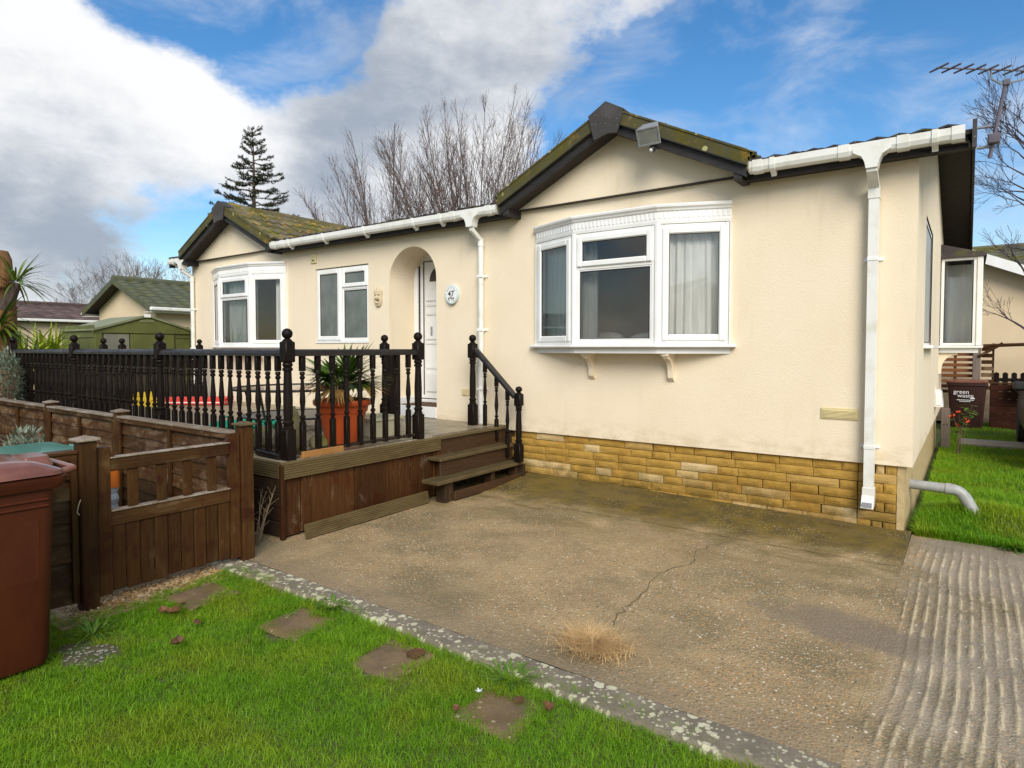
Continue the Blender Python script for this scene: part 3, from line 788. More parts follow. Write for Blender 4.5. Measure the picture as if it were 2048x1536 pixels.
STONES = [(-3.40, -3.90, 0.33), (-2.585, -3.80, 0.32), (-1.865, -3.775, 0.31), (-1.17, -3.82, 0.31)]
def lawn_zone(n, seed, x0, x1, y0, y1):
    r = np.random.default_rng(seed)
    xs = r.uniform(x0, x1, n); ys = r.uniform(y0, y1, n)
    keep = np.ones(n, bool)
    border = -3.532 + 0.035 * (vnoise(xs, ys * 0, 5, 31) - 0.5) + 0.05 * (vnoise(xs, ys * 0, 1.7, 35) - 0.3)
    keep &= ys < border
    edge = np.zeros(n)
    for sx, sy, s in STONES:
        jag = 0.07 * (vnoise(xs, ys, 16, 32) - 0.5) + 0.13 * (vnoise(xs, ys, 7, 36) - 0.5) + 0.03 * r.random(n)
        d = (np.abs(xs - sx) ** 3.5 + np.abs(ys - sy) ** 3.5) ** (1 / 3.5) - s / 2 + jag + 0.012
        keep &= d > 0
        edge = np.maximum(edge, np.clip(1 - d / 0.06, 0, 1) * (d > 0))
    keep &= ~((xs < -3.60 - 0.10 * vnoise(ys, ys * 0, 6, 33)) & (ys > -4.55))   # gravel under the gate
    keep &= ~((xs < -2.98) & (ys < -4.50 + 0.05 * vnoise(xs, ys, 8, 3)) & (xs > -3.9) & (ys > -4.78) & ((xs + 3.13) ** 2 / 0.05 + (ys + 4.63) ** 2 / 0.012 + 1.6 * (vnoise(xs, ys, 14, 41) - 0.5) < 1.0))
    xs, ys, edge = xs[keep], ys[keep], edge[keep]
    dense = vnoise(xs, ys, 5, 34)
    clump = vnoise(xs, ys, 11, 44) * vnoise(xs, ys, 26, 45)
    h = (0.018 + 0.026 * r.random(len(xs)) ** 1.6) * (0.6 + 0.6 * dense + 1.1 * clump) + 0.020 * edge * r.random(len(xs))
    rim = np.clip(1 - (border[keep] - ys) / 0.10, 0, 1)
    h = h + 0.028 * rim * r.random(len(xs)) + 0.03 * (r.random(len(xs)) > 0.985)
    z = -0.028 + 0.02 * (vnoise(xs, ys, 1.2, 21) - 0.5) - 0.004
    pat = vnoise(xs, ys, 2.4, 51) * 0.45 + vnoise(xs, ys, 9, 52) * 0.3 + vnoise(xs, ys, 24, 53) * 0.25
    sh = np.clip(0.25 + 0.75 * (pat - 0.2) + r.normal(0, 0.22, len(xs)), 0, 1)
    return xs, ys, z, h, sh
xs, ys, z, h, sh = lawn_zone(330000, 5, -4.0, 0.35, -5.75, -3.40)
r_ = np.random.default_rng(9)
blades('lawn_grass', xs, ys, z, h * 1.0, 0.0017 + 0.0016 * r_.random(len(xs)), m_grass, 1.0, 3, 2, shade=sh)
xs, ys, z, h, sh = lawn_zone(40000, 6, -9.5, -0.5, -9.4, -5.6)
blades('lawn_grass', xs, ys, z, h * 1.2, np.full(len(xs), 0.007), m_grass, 0.55, 4, 1, shade=sh)
r_ = np.random.default_rng(19)
n = 46000
xs = r_.uniform(-11.4, -3.95, n); ys = r_.uniform(-8.0, -3.45, n)
kp = ~((xs > -5.6) & (xs < -4.0) & (ys > -4.55)) & (vnoise(xs, ys, 1.6, 71) > 0.22)
xs, ys = xs[kp], ys[kp]
blades('yard_grass', xs, ys, np.full(len(xs), -0.03), 0.03 + 0.05 * r_.random(len(xs)), np.full(len(xs), 0.007), m_grass, 0.8, 14, 1)
# beside the house
n = 120000
xs = 0.08 + 3.2 * rng.random(n) ** 1.5; ys = 0.05 + 10.0 * rng.random(n) ** 1.5
kp = ~((ys > 6.03) & (ys < 6.77) & (xs > 0.28))
xs, ys = xs[kp], ys[kp]
h = (0.035 + 0.05 * rng.random(len(xs))) * (0.6 + 0.8 * vnoise(xs, ys, 2.5, 61)) * np.clip(1.5 - ys * 0.12, 0.75, 1.5)
z = side_z(xs, ys) - 0.005
sh = np.clip(0.1 + 0.8 * vnoise(xs, ys, 1.8, 63) + rng.normal(0, 0.22, len(xs)), 0, 1)
blades('side_lawn_grass', xs, ys, z, h, 0.004 + 0.003 * rng.random(len(xs)), m_grass, 0.7, 7, 2, shade=sh)

# ------------------------------------------------------------------ gravel below the gate
def pebbles(name, n, fx, fy, z, r0, r1, mat, seed):
    r = np.random.default_rng(seed)
    mb = MB()
    for i in range(n):
        x, y = fx(r), fy(r)
        s = r.uniform(r0, r1)
        a = r.uniform(0, 6.28)
        M = Matrix.Translation((x, y, z)) @ Matrix.Rotation(a, 4, 'Z') @ Matrix.Diagonal((s * r.uniform(.8, 1.5), s, s * 0.6, 1))
        vs = [(1, 0, 0), (0.3, .9, 0.1), (-.8, .6, 0), (-.8, -.6, .1), (.3, -.95, 0), (0.1, 0.05, .9)]
        mb.add(vs, [(0, 1, 5), (1, 2, 5), (2, 3, 5), (3, 4, 5), (4, 0, 5)], M)
    o = P(mb, name, mat, recalc=False)
    return tag(o, kind='stuff')
t = NT('gravel_stones')
_k = t.vor(t.vec(), 60, out='Color')
_s = t.n.new('ShaderNodeSeparateColor'); t.l.new(_k, _s.inputs[0])
_cr = t.n.new('ShaderNodeValToRGB'); t.l.new(_s.outputs[0], _cr.inputs[0])
_cr.color_ramp.elements[0].color = (0.12, 0.07, 0.03, 1); _cr.color_ramp.elements[1].color = (0.50, 0.40, 0.26, 1)
_e = _cr.color_ramp.elements.new(0.5); _e.color = (0.34, 0.19, 0.06, 1)
m_pebble = t.done(_cr.outputs[0], 0.7, None, 0.3)
pebbles('gravel_strip', 1500, lambda r: -3.58 - 0.30 * r.random() ** 0.8, lambda r: r.uniform(-4.5, -3.32), -0.022, 0.006, 0.015, m_pebble, 1)
pebbles('gravel_corner', 420, lambda r: r.uniform(-4.35, -3.85), lambda r: r.uniform(-3.34, -2.99), -0.018, 0.006, 0.016, m_pebble, 2)
pebbles('grit_patch', 95, lambda r: -3.13 + r.normal(0, 0.10), lambda r: -4.63 + r.normal(0, 0.05), -0.03, 0.004, 0.011, simple('grey_grit', (0.22, 0.22, 0.18), (0.11, 0.10, 0.07), 0.8, 40), 3)
tag(P(MB().box(-4.6, -3.55, -4.6, -2.9, -0.2, -0.024), 'earth_bed', m_gravel), kind='structure')
# ================================================================== the bungalow
ZF, ZB, ZE = 0.61, 0.555, 3.06        # deck level, bottom of the render, wall head
XL, XR, YB = -11.02, 0.05, 6.30
house = thing('park_bungalow', (-5.5, 3.0, 0), 'cream rendered bungalow with two mossy front gables and an arched porch', 'bungalow')
BAYS = [(-3.52, -2.90, -2.00, -1.39), (-10.26, -9.64, -8.77, -8.17)]
BZ0, BZ1 = 1.52, 2.82
WIN = (-7.47, -6.31, 1.57, 2.67)
DOOR = (-5.90, -5.05, ZF, 2.82)

holes = [(BAYS[0][0] + .004, BAYS[0][3] - .004, BZ0, BZ1), (BAYS[1][0] + .004, BAYS[1][3] - .004, BZ0, BZ1), WIN, DOOR]
mb = MB()
xs = sorted({XL, XR, *[h[0] for h in holes], *[h[1] for h in holes]})
zs = sorted({ZB, ZE, *[h[2] for h in holes], *[h[3] for h in holes]})
def inhole(x, z): return any(h[0] < x < h[1] and h[2] < z < h[3] for h in holes)
for i in range(len(xs) - 1):
    for j in range(len(zs) - 1):
        a, b, c, d = xs[i], xs[i + 1], zs[j], zs[j + 1]
        if inhole((a + b) / 2, (c + d) / 2): continue
        mb.add([(a, 0, c), (b, 0, c), (b, 0, d), (a, 0, d)], [(0, 1, 2, 3)])
TH = 0.14
for k, (a, b, c, d) in enumerate(holes):           # reveals
    th = 0.56 if k == 3 else TH
    mb.add([(a, 0, c), (a, th, c), (a, th, d if k < 3 else 2.395), (a, 0, d if k < 3 else 2.395)], [(0, 1, 2, 3)])
    mb.add([(b, 0, c), (b, th, c), (b, th, d if k < 3 else 2.395), (b, 0, d if k < 3 else 2.395)], [(3, 2, 1, 0)])
    if k < 3:
        mb.add([(a, 0, c), (b, 0, c), (b, th, c), (a, th, c)], [(0, 1, 2, 3)])
        mb.add([(a, 0, d), (b, 0, d), (b, th, d), (a, th, d)], [(3, 2, 1, 0)])
# arch of the porch
cx, rad, zc, N = (DOOR[0] + DOOR[1]) / 2, (DOOR[1] - DOOR[0]) / 2, 2.395, 28
arc = [(cx - rad * math.cos(math.pi * i / N), zc + rad * math.sin(math.pi * i / N)) for i in range(N + 1)]
for i in range(N):
    (x0, z0), (x1, z1) = arc[i], arc[i + 1]
    mb.add([(x0, 0, z0), (x1, 0, z1), (x1, 0, 2.82), (x0, 0, 2.82)], [(0, 1, 2, 3)])
    mb.add([(x0, 0, z0), (x1, 0, z1), (x1, 0.56, z1), (x0, 0.56, z0)], [(3, 2, 1, 0)])
# bottom return, side, back and end walls
RZ = ZE + 0.80
mb.add([(XL, 0, ZB), (XR, 0, ZB), (XR, 0.09, ZB), (XL, 0.09, ZB)], [(0, 1, 2, 3)])
for x in (XR, XL):
    if x == XR:
        # side wall with the window and bay openings left out
        for (y0, y1, z0, z1) in ((0, 1.2, ZB, ZE), (1.2, 2.5, ZB, BZ0), (1.2, 2.5, 2.75, ZE), (2.5, 4.9, ZB, ZE), (4.9, 6.05, ZB, BZ0), (4.9, 6.05, BZ1, ZE), (6.05, YB, ZB, ZE)):
            mb.add([(x, y0, z0), (x, y1, z0), (x, y1, z1), (x, y0, z1)], [(0, 1, 2, 3)])
    else:
        mb.add([(x, 0, ZB), (x, YB, ZB), (x, YB, ZE), (x, 0, ZE)], [(0, 1, 2, 3)])
    mb.add([(x, 0, ZE), (x, YB, ZE), (x, YB / 2, RZ)], [(0, 1, 2)])
mb.add([(XL, YB, ZB), (XR, YB, ZB), (XR, YB, ZE), (XL, YB, ZE)], [(0, 1, 2, 3)])
P(mb, 'wall', m_render, house, recalc=False)
# rooms behind the windows
mb = MB()
for (x0, x1, yb) in ((-11.0, -7.95, 1.7), (-7.9, -6.0, 1.7), (-4.85, 0.0, 1.15)):
    mb.add([(x0, 0.15, 0.62), (x1, 0.15, 0.62), (x1, yb, 0.62), (x0, yb, 0.62)], [(0, 1, 2, 3)])
    mb.add([(x0, 0.15, 2.93), (x1, 0.15, 2.93), (x1, yb, 2.93), (x0, yb, 2.93)], [(3, 2, 1, 0)])
    mb.add([(x0, yb, 0.62), (x1, yb, 0.62), (x1, yb, 2.93), (x0, yb, 2.93)], [(0, 1, 2, 3)])
    mb.add([(x0, 0.15, 0.62), (x0, yb, 0.62), (x0, yb, 2.93), (x0, 0.15, 2.93)], [(0, 1, 2, 3)])
    mb.add([(x1, 0.15, 0.62), (x1, yb, 0.62), (x1, yb, 2.93), (x1, 0.15, 2.93)], [(3, 2, 1, 0)])
mb.add([(-5.9, .565, 2.83), (-5.05, .565, 2.83), (-5.05, .565, 0.6), (-5.9, .565, 0.6)], [(0, 1, 2, 3)])
P(mb, 'room_lining', m_room, house, recalc=False)
# porch floor, threshold
P(MB().box(-5.898, -5.052, 0.012, 0.56, 0.50, 0.745), 'porch_floor', m_mat, house)
P(MB().box(-5.897, -5.053, -0.012, 0.010, 0.615, 0.755, 0.004), 'threshold_board', m_upvc, house)
P(MB().box(-5.897, -5.80, 0.02, 0.55, 0.746, 0.84, 0.004), 'porch_skirting', m_upvc, house)

# ---------------------------------------------------------------- windows
def facet(p0, p1):
    a, b = Vector((*p0, 0)), Vector((*p1, 0))
    u = (b - a).normalized(); n = Vector((u.y, -u.x, 0))
    M = Matrix(((u.x, n.x, 0, a.x), (u.y, n.y, 0, a.y), (0, 0, 1, 0), (0, 0, 0, 1)))
    return M, (b - a).length         # local x along, y outwards, z up

def ring(mb, M, u0, u1, z0, z1, w, y0, y1, bev=0.006):
    mb.box(u0, u0 + w, y0, y1, z0, z1, bev, M); mb.box(u1 - w, u1, y0, y1, z0, z1, bev, M)
    mb.box(u0 + w - .001, u1 - w + .001, y0, y1 - .0015, z0, z0 + w, bev, M)
    mb.box(u0 + w - .001, u1 - w + .001, y0, y1 - .0015, z1 - w, z1, bev, M)

def pane(M, u0, u1, z0, z1, mat, parent, y=0.012):
    mb = MB().add([(u0, y, z0), (u1, y, z0), (u1, y, z1), (u0, y, z1)], [(0, 1, 2, 3)], M)
    P(mb, 'pane', mat, parent, recalc=False)
    g = MB()
    e = 0.009
    for q in ((u0 - .004, u0 + e, z0, z1), (u1 - e, u1 + .004, z0, z1), (u0, u1, z1 - e, z1 + .004), (u0, u1, z0 - .004, z0 + e * 0.5)):
        g.box(q[0], q[1], y + .001, y + .006, q[2], q[3], 0, M)
    P(g, 'gasket', m_gasket, parent)

def light(M, u0, u1, z0, z1, layout, parent, glass, fr=0.045):
    """one light of a window: outer frame, then sash(es) and pane(s)"""
    mb = MB(); ring(mb, M, u0, u1, z0, z1, fr, -0.055, 0.018)
    P(mb, 'frame', m_upvc, parent)
    a, b, c, d = u0 + fr, u1 - fr, z0 + fr, z1 - fr
    if layout == 'fixed':
        pane(M, a - .002, b + .002, c - .002, d + .002, glass, parent)
    elif layout == 'sash':
        mb = MB(); ring(mb, M, a - .014, b + .014, c - .014, d + .014, 0.062, -0.045, 0.034, 0.010)
        P(mb, 'sash', m_upvc, parent)
        pane(M, a + .046, b - .046, c + .046, d - .046, glass, parent)
    else:
        zt = layout
        mb = MB().box(a, b, -0.05, 0.0165, zt - 0.022, zt + 0.022, 0.005, M)
        P(mb, 'transom', m_upvc, parent)
        mb = MB(); ring(mb, M, a - .014, b + .014, zt + .008, d + .014, 0.058, -0.045, 0.038, 0.010)
        P(mb, 'sash', m_upvc, parent)
        pane(M, a + .042, b - .042, zt + .064, d - .042, glass, parent)
        mb = MB(); ring(mb, M, a - .001, b + .001, c - .001, zt - .021, 0.016, -0.03, 0.013, 0.005)
        P(mb, 'glazing_bead', m_upvc, parent)
        pane(M, a + .014, b - .014, c + .014, zt - .036, glass, parent, 0.004)

def bay_window(pts, layouts, zt):
    x0, x1, x2, x3 = pts
    path = [(x0, -0.005), (x1, -0.25), (x2, -0.25), (x3, -0.005)]
    # the fascia below the cill is the bay's own mesh
    prof = [(-0.03, 1.452), (0.0, 1.452), (0.0, 1.512), (-0.03, 1.512)]
    bay = P(MB().sweep(path, prof), 'bay_window', m_upvc, house)
    # floor and roof of the bay
    mb = MB()
    mb.prism([(x0, 0.0, 1.455), (x1, -0.235, 1.455), (x2, -0.235, 1.455), (x3, 0.0, 1.455)], (0, 0, 0.05))
    mb.prism([(x0, 0.1, 2.72), (x0, 0.0, 2.72), (x1, -0.235, 2.72), (x2, -0.235, 2.72), (x3, 0.0, 2.72), (x3, .1, 2.72)], (0, 0, 0.12))
    mb.prism([(x0, 0.15, 1.53), (x0, 0.0, 1.53), (x1, -0.2, 1.53), (x2, -0.2, 1.53), (x3, 0.0, 1.53), (x3, 0.15, 1.53)], (0, 0, 0.02))
    P(mb, 'bay_board', m_upvc, bay)
    sill = [(-0.04, 1.510), (0.055, 1.510), (0.062, 1.516), (0.062, 1.530), (0.052, 1.538), (-0.04, 1.545)]
    sp = [(x0 - 0.05, 0.0), *path[1:3], (x3 + 0.05, 0.0)]
    P(MB().sweep(sp, sill), 'sill', m_upvc, bay)
    corn = [(-0.03, 2.665), (0.020, 2.665), (0.024, 2.69), (0.024, 2.775), (0.038, 2.785), (0.044, 2.80), (0.060, 2.815), (0.064, 2.832), (0.050, 2.845), (-0.03, 2.850)]
    mb = MB().sweep(path, corn)
    P(mb, 'cornice', m_upvc, bay)
    mb = MB()
    for a, b in zip(path, path[1:]):
        M, L = facet(a, b)
        n = max(3, int(L / 0.042)); s = L / n
        for i in range(n):
            mb.box(s * i + s * .18, s * i + s * .82, 0.02, 0.0285, 2.712, 2.774, 0.003, M)
    P(mb, 'fluting', m_upvc, bay)
    for (a, b, lay) in zip(path, path[1:], layouts):
        M, L = facet(a, b)
        light(M, 0.012, L - 0.012, 1.54, 2.662, lay, bay, m_glass)
    for q in path[1:3]: P(MB().lathe([(0.036, 1.54), (0.036, 2.664)], 10, (q[0], q[1] + .005, 0)), 'corner_post', m_upvc, bay)
    for q in (path[0], path[3]): P(MB().box(q[0] - .003, q[0] + .003, -0.04, 0.05, 1.54, 2.664), 'end_post', m_upvc, bay)
    for k, q in enumerate((x1 + 0.06, x2 + 0.03)):
        # curved bracket under the bay
        poly = [(0, 1.452), (-0.205, 1.452), (-0.205, 1.425), (-0.185, 1.418)]
        for i in range(9):
            th = R(90) * i / 8
            poly.append((-0.055 - 0.125 * (1 - math.sin(th)), 1.405 - 0.115 * (1 - math.cos(th)) - 0.035 * i / 8))
        poly += [(-0.050, 1.215), (-0.02, 1.185), (0, 1.185)]
        mb = MB().prism([(q, y, z) for y, z in poly], (0.052, 0, 0))
        mb.box(q - .012, q + .064, -0.21, -0.001, 1.428, 1.4515, 0.004)
        P(mb, 'bracket', m_render, bay)
    return bay
bay1 = bay_window(BAYS[0], ['sash', 2.315, 'sash'], 2.315)
bay2 = bay_window(BAYS[1], ['sash', 2.315, 'sash'], 2.315)
# middle window of obscured glass
M, L = facet((WIN[0], 0.035), (WIN[1], 0.035))
win = P(MB().box(WIN[0] + .004, WIN[1] - .004, -0.012, 0.10, WIN[2] + .004, WIN[2] + 0.03, 0.005), 'window', m_upvc, house)
Mz = M
light(Mz, 0.006, 0.565, WIN[2] + .032, WIN[3] - .012, 'sash', win, m_obscure, 0.03)
light(Mz, 0.567, L - 0.006, WIN[2] + .032, WIN[3] - .012, 2.36, win, m_obscure, 0.04)
# side window and side bay
M, L = facet((XR - 0.028, 1.19), (XR - 0.028, 2.51))
swin = P(MB().box(XR - .02, XR + 0.075, 1.15, 2.55, 1.50, 1.53, 0.004), 'side_window', m_upvc, house)
light(M, 0, L, 1.515, 2.755, 'fixed', swin, m_pale_pane, 0.05)
spath = [(XR + 0.005, 4.92), (0.50, 4.92), (0.50, 6.03), (XR + 0.005, 6.03)]
sbay = P(MB().sweep(spath, [(-0.03, 1.44), (0, 1.44), (0, 1.512), (-0.03, 1.512)]), 'side_bay_window', m_upvc, house)
P(MB().sweep([(XR + 0.0, 4.90), *spath[1:]], [(-0.04, 1.510), (0.05, 1.510), (0.05, 1.535), (-0.04, 1.542)]), 'sill', m_upvc, sbay)
P(MB().prism([(XR, 4.93, 1.445), (.49, 4.93, 1.445), (.49, 6.02, 1.445), (XR, 6.02, 1.445)], (0, 0, .06)), 'bay_board', m_upvc, sbay)
mb = MB().prism([(XR, 4.86, 2.84), (XR, 4.86, 2.96), (0.57, 4.86, 2.80), (0.57, 4.86, 2.765), (XR, 4.86, 2.765)], (0, 1.22, 0))
P(mb, 'bay_roof', m_tile_dark, sbay)
for a, b in zip(spath, spath[1:]):
    M, L = facet(a, b)
    light(M, 0.004, L - 0.030, 1.54, 2.765, 'fixed', sbay, m_glass, 0.045)
for q in spath[1:3]: P(MB().box(q[0] - .034, q[0] + .034, q[1] - .034, q[1] + .034, 1.54, 2.765, 0.008), 'corner_post', m_upvc, sbay)
poly = [(XR, 1.445), (XR + .22, 1.445), (XR + .22, 1.42)] + [(XR + .035 + .175 * (1 - math.sin(R(90) * i / 8)), 1.41 - 0.20 * (1 - math.cos(R(90) * i / 8))) for i in range(9)] + [(XR + .03, 1.14), (XR, 1.14)]
P(MB().prism([(x, 4.96, z) for x, z in poly], (0, 0.06, 0)), 'bracket', m_render, sbay)

# ---------------------------------------------------------------- front door
dr = P(MB().box(-5.812, -5.06, 0.50, 0.545, 0.79, 2.76), 'front_door', m_upvc, house)
mb = MB()
for (a, b, c, d) in ((-5.898, -5.828, 0.747, 2.83), (-5.122, -5.052, 0.747, 2.83)): mb.box(a, b, 0.455, 0.545, c, d, 0.006)
mb.box(-5.829, -5.121, 0.455, 0.545, 2.76, 2.83, 0.006); mb.box(-5.829, -5.121, 0.455, 0.545, 0.747, 0.80, 0.006)
P(mb, 'door_frame', m_upvc, dr)
mb = MB()
mb.box(-5.827, -5.815, 0.485, 0.50, 0.80, 2.76); mb.box(-5.745, -5.735, 0.488, 0.4985, 0.86, 2.70); mb.box(-5.745, -5.12, 0.488, 0.4985, 2.69, 2.70)
mb.box(-5.81, -5.12, .488, .4985, .80, .812)
P(mb, 'door_seal', m_gasket, dr)
mb = MB()
for z0, z1 in ((0.90, 1.16), (1.62, 1.88), (2.15, 2.33)):
    P(MB().box(-5.70, -5.15, 0.484, 0.499, z0, z1, 0.010), 'door_panel', m_upvc, dr)
for z in (1.22, 1.56, 1.96, 2.08):
    P(MB().box(-5.70, -5.15, 0.489, 0.499, z, z + .03, 0.008), 'door_moulding', m_upvc, dr)
fan = [(-5.43 - 0.2 * math.cos(math.pi * i / 14), 0.490, 2.42 + 0.2 * math.sin(math.pi * i / 14)) for i in range(15)]
P(MB().prism(fan, (0, 0.008, 0)), 'fanlight', m_car_glass, dr)
mb = MB().box(-5.60, -5.57, 0.47, 0.499, 1.68, 1.80, 0.006)
P(mb, 'door_handle', m_alu, dr)
tag(P(MB().box(-5.72, -5.10, 0.03, 0.44, 0.747, 0.765, 0.006), 'doormat', m_mat), 'brown coir doormat on the porch floor behind the white threshold', 'doormat')

# ---------------------------------------------------------------- plinth of split stone bricks
plinth = P(MB().box(-11.0, -0.055, 0.062, 0.30, -0.1, ZB - .002), 'plinth', m_mortar, house)
P(MB().box(-0.054, -0.004, 0.036, 6.2, -0.1, ZB - .003), 'side_plinth', m_render_side, house)
variants = []
for k in range(7):
    mb = MB()
    nx, nz = 5, 3
    r2 = random.Random(k)
    for i in range(nx + 1):
        for j in range(nz + 1):
            e = (i in (0, nx)) or (j in (0, nz))
            mb.v.append((i / nx + (0 if i in (0, nx) else r2.uniform(-.03, .03)), (0.0 if e else -0.005 - r2.random() * 0.005) + r2.uniform(-.0015, .0015), j / nz))
    for i in range(nx):
        for j in range(nz):
            a = i * (nz + 1) + j
            mb.f.append((a, a + nz + 1, a + nz + 2, a + 1))
    # returns to the wall
    o0 = len(mb.v)
    for (x, z) in ((0, 0), (1, 0), (1, 1), (0, 1)): mb.v.append((x, 0.045, z))
    cn = [0, nx * (nz + 1), nx * (nz + 1) + nz, nz]
    edges = [[i * (nz + 1) for i in range(nx + 1)], [nx * (nz + 1) + j for j in range(nz + 1)], [i * (nz + 1) + nz for i in range(nx, -1, -1)], [j for j in range(nz, -1, -1)]]
    for q, e in enumerate(edges):
        mb.f.append(tuple(e[::-1]) + (o0 + q, o0 + (q + 1) % 4))
    variants.append(mb)
vmesh = []
for k, mb in enumerate(variants):
    o = P(mb, 'brick', m_stone, plinth, local=True)
    vmesh.append(o)
first = [True] * 7
hh = 0.0785
rb = random.Random(21)
pw = wpos(plinth)
NB = 0
for c in range(7):
    z = 0.004 + c * hh
    x = -3.95 + rb.uniform(0, 0.15)
    xe = -0.335
    runs = []
    while x < xe - 0.02:
        L = rb.choice((0.19, 0.23, 0.27, 0.31, 0.36, 0.42, 0.30))
        if x + L > xe - 0.10: L = xe - x
        runs.append((x, L, 'w')); x += L
    # corner pier of smaller, paler stones
    x = xe
    for L in ((0.10, 0.085, 0.095), (0.28,), (0.125, 0.07, 0.085), (0.28,))[c % 4]:
        runs.append((x, L, 'p')); x += L
    for (bx, L, kd) in runs:
        k = rb.randrange(7)
        gap = rb.choice((0.004, 0.005, 0.006, 0.007, 0.012)) if L < 0.4 else 0.004
        h_ = hh - rb.choice((0.003, 0.005, 0.007))
        if c == 6: h_ = min(h_, ZB - z - 0.006)
        lo = Vector((bx + gap / 2, 0.040 - rb.uniform(0, 0.010), z)) - pw
        if first[k]:
            o = vmesh[k]; first[k] = False; o.location = lo
        else:
            o = copy_of(vmesh[k], plinth, lo)
        o.scale = (L - gap, 1.0, h_)
        NB += 1

# ---------------------------------------------------------------- roof
EY, EZ, SL = -0.20, 3.115, 0.245      # eaves line and slope of the main roof
RY = YB / 2
RIDGE = EZ + SL * (RY - EY)
VX0, VX1 = XL - 0.37, XR + 0.36
sheet = MB()
for (xa, xb, y0, y1) in ((VX0, -10.86, EY, RY), (-10.86, -8.26, 0.06, RY), (-8.26, -3.83, EY, RY), (-3.83, -1.21, 0.06, RY), (-1.21, VX1, EY, RY), (VX0, VX1, YB + 0.2, RY)):
    z0, z1 = (EZ + SL * (y0 - EY) if y0 < RY else EZ), RIDGE
    pts = [(xa, y0, z0 - .03), (xb, y0, z0 - .03), (xb, y1, z1 - .03), (xa, y1, z1 - .03)]
    sheet.add(pts + [(x, y, z - 0.03) for x, y, z in pts], [(0, 1, 2, 3), (7, 6, 5, 4), (0, 4, 5, 1), (1, 5, 6, 2), (3, 2, 6, 7), (0, 3, 7, 4)])
roof = P(sheet, 'roof', m_soffit, house)

def tile_mesh(w, l, name, mat, parent, waves=2, amp=0.018, seg=8, th=0.016):
    """interlocking tile, local: x across, y up the slope, z out of the slope"""
    mb = MB()
    for y, dz in ((0, 0.0), (l, -0.014)):
        for i in range(seg + 1):
            f = i / seg
            mb.v.append((f * w, y, dz + amp * (0.5 - 0.5 * math.cos(2 * math.pi * waves * f))))
    n = seg + 1
    for i in range(seg): mb.f.append((i, i + 1, n + i + 1, n + i))
    for i in range(seg + 1):
        v = mb.v[i]; mb.v.append((v[0], 0.0, v[2] - th))
    for i in range(seg): mb.f.append((2 * n + i, 2 * n + i + 1, i + 1, i))
    return P(mb, name, mat, parent, local=True, recalc=False)

def slope_matrix(origin, along, up):
    a = Vector(along).normalized(); u = Vector(up).normalized(); n = a.cross(u)
    return Matrix(((a.x, u.x, n.x, origin[0]), (a.y, u.y, n.y, origin[1]), (a.z, u.z, n.z, origin[2]), (0, 0, 0, 1)))

def place_matrix(o, M, parent):
    o.parent = parent
    o.matrix_basis = Matrix.Translation(-wpos(parent)) @ M

def gone(x, y):       # main-roof tiles under the cross gables are left out
    for gx in (-2.52, -9.56):
        g = 3.82 - 0.49 * abs(x - gx)
        if g > EZ + SL * (y - EY) + 0.03 and abs(x - gx) < 1.5: return True
    return False
TW, TL = 0.30, 0.335
t0 = tile_mesh(TW, 0.38, 'roof_tile', m_tile_dark, roof)
used = False
slope_len = (RY - EY) / math.cos(math.atan(SL))
nc = int((VX1 - VX0) / TW)
for row in range(3):
    for c in range(nc + 1):
        x = VX0 + c * TW
        s = row * TL - 0.045
        y = EY + s * math.cos(math.atan(SL)); z = EZ + s * math.sin(math.atan(SL))
        if gone(x + TW / 2, y + 0.1) or x + TW > VX1 + 0.05: continue
        M = slope_matrix((x, y, z + .012 + random.uniform(-.004, .006)), (1, 0, 0), (0, 1, SL)) @ Matrix.Rotation(R(random.uniform(-1.1, 1.1)), 4, 'Z')
        o = t0 if not used else copy_of(t0, roof)
        used = True
        place_matrix(o, M, roof)
# upper courses out of sight: one sheet
mb = MB()
for row in range(3, 10):
    for c in range(nc):
        x = VX0 + c * TW; s = row * TL - .045
        y = EY + s * math.cos(math.atan(SL)); z = EZ + s * math.sin(math.atan(SL)) + .012
        if gone(x + TW / 2, y + 0.1): continue
        for y_ in range(1):
            M = slope_matrix((x, y, z), (1, 0, 0), (0, 1, SL))
            mb.add([v.co for v in t0.data.vertices], [tuple(p.vertices) for p in t0.data.polygons], M)
for row in range(0, 10):
    for c in range(nc):
        x = VX1 - c * TW; s = row * TL - .045
        y = YB + .2 - s * math.cos(math.atan(SL)); z = EZ + s * math.sin(math.atan(SL)) + .012
        M = slope_matrix((x, y, z), (-1, 0, 0), (0, -1, SL))
        mb.add([v.co for v in t0.data.vertices], [tuple(p.vertices) for p in t0.data.polygons], M)
tag(P(mb, 'upper_tiles', m_tile_dark, roof, recalc=False), kind='stuff')
mb = MB()
for i in range(26):
    x = VX0 + i * (VX1 - VX0) / 26
    mb.tube([(x + .01, RY, RIDGE - .03), (x + (VX1 - VX0) / 26 - .01, RY, RIDGE - .03)], 0.12, 10)
P(mb, 'ridge_tiles', m_tile_dark, roof)
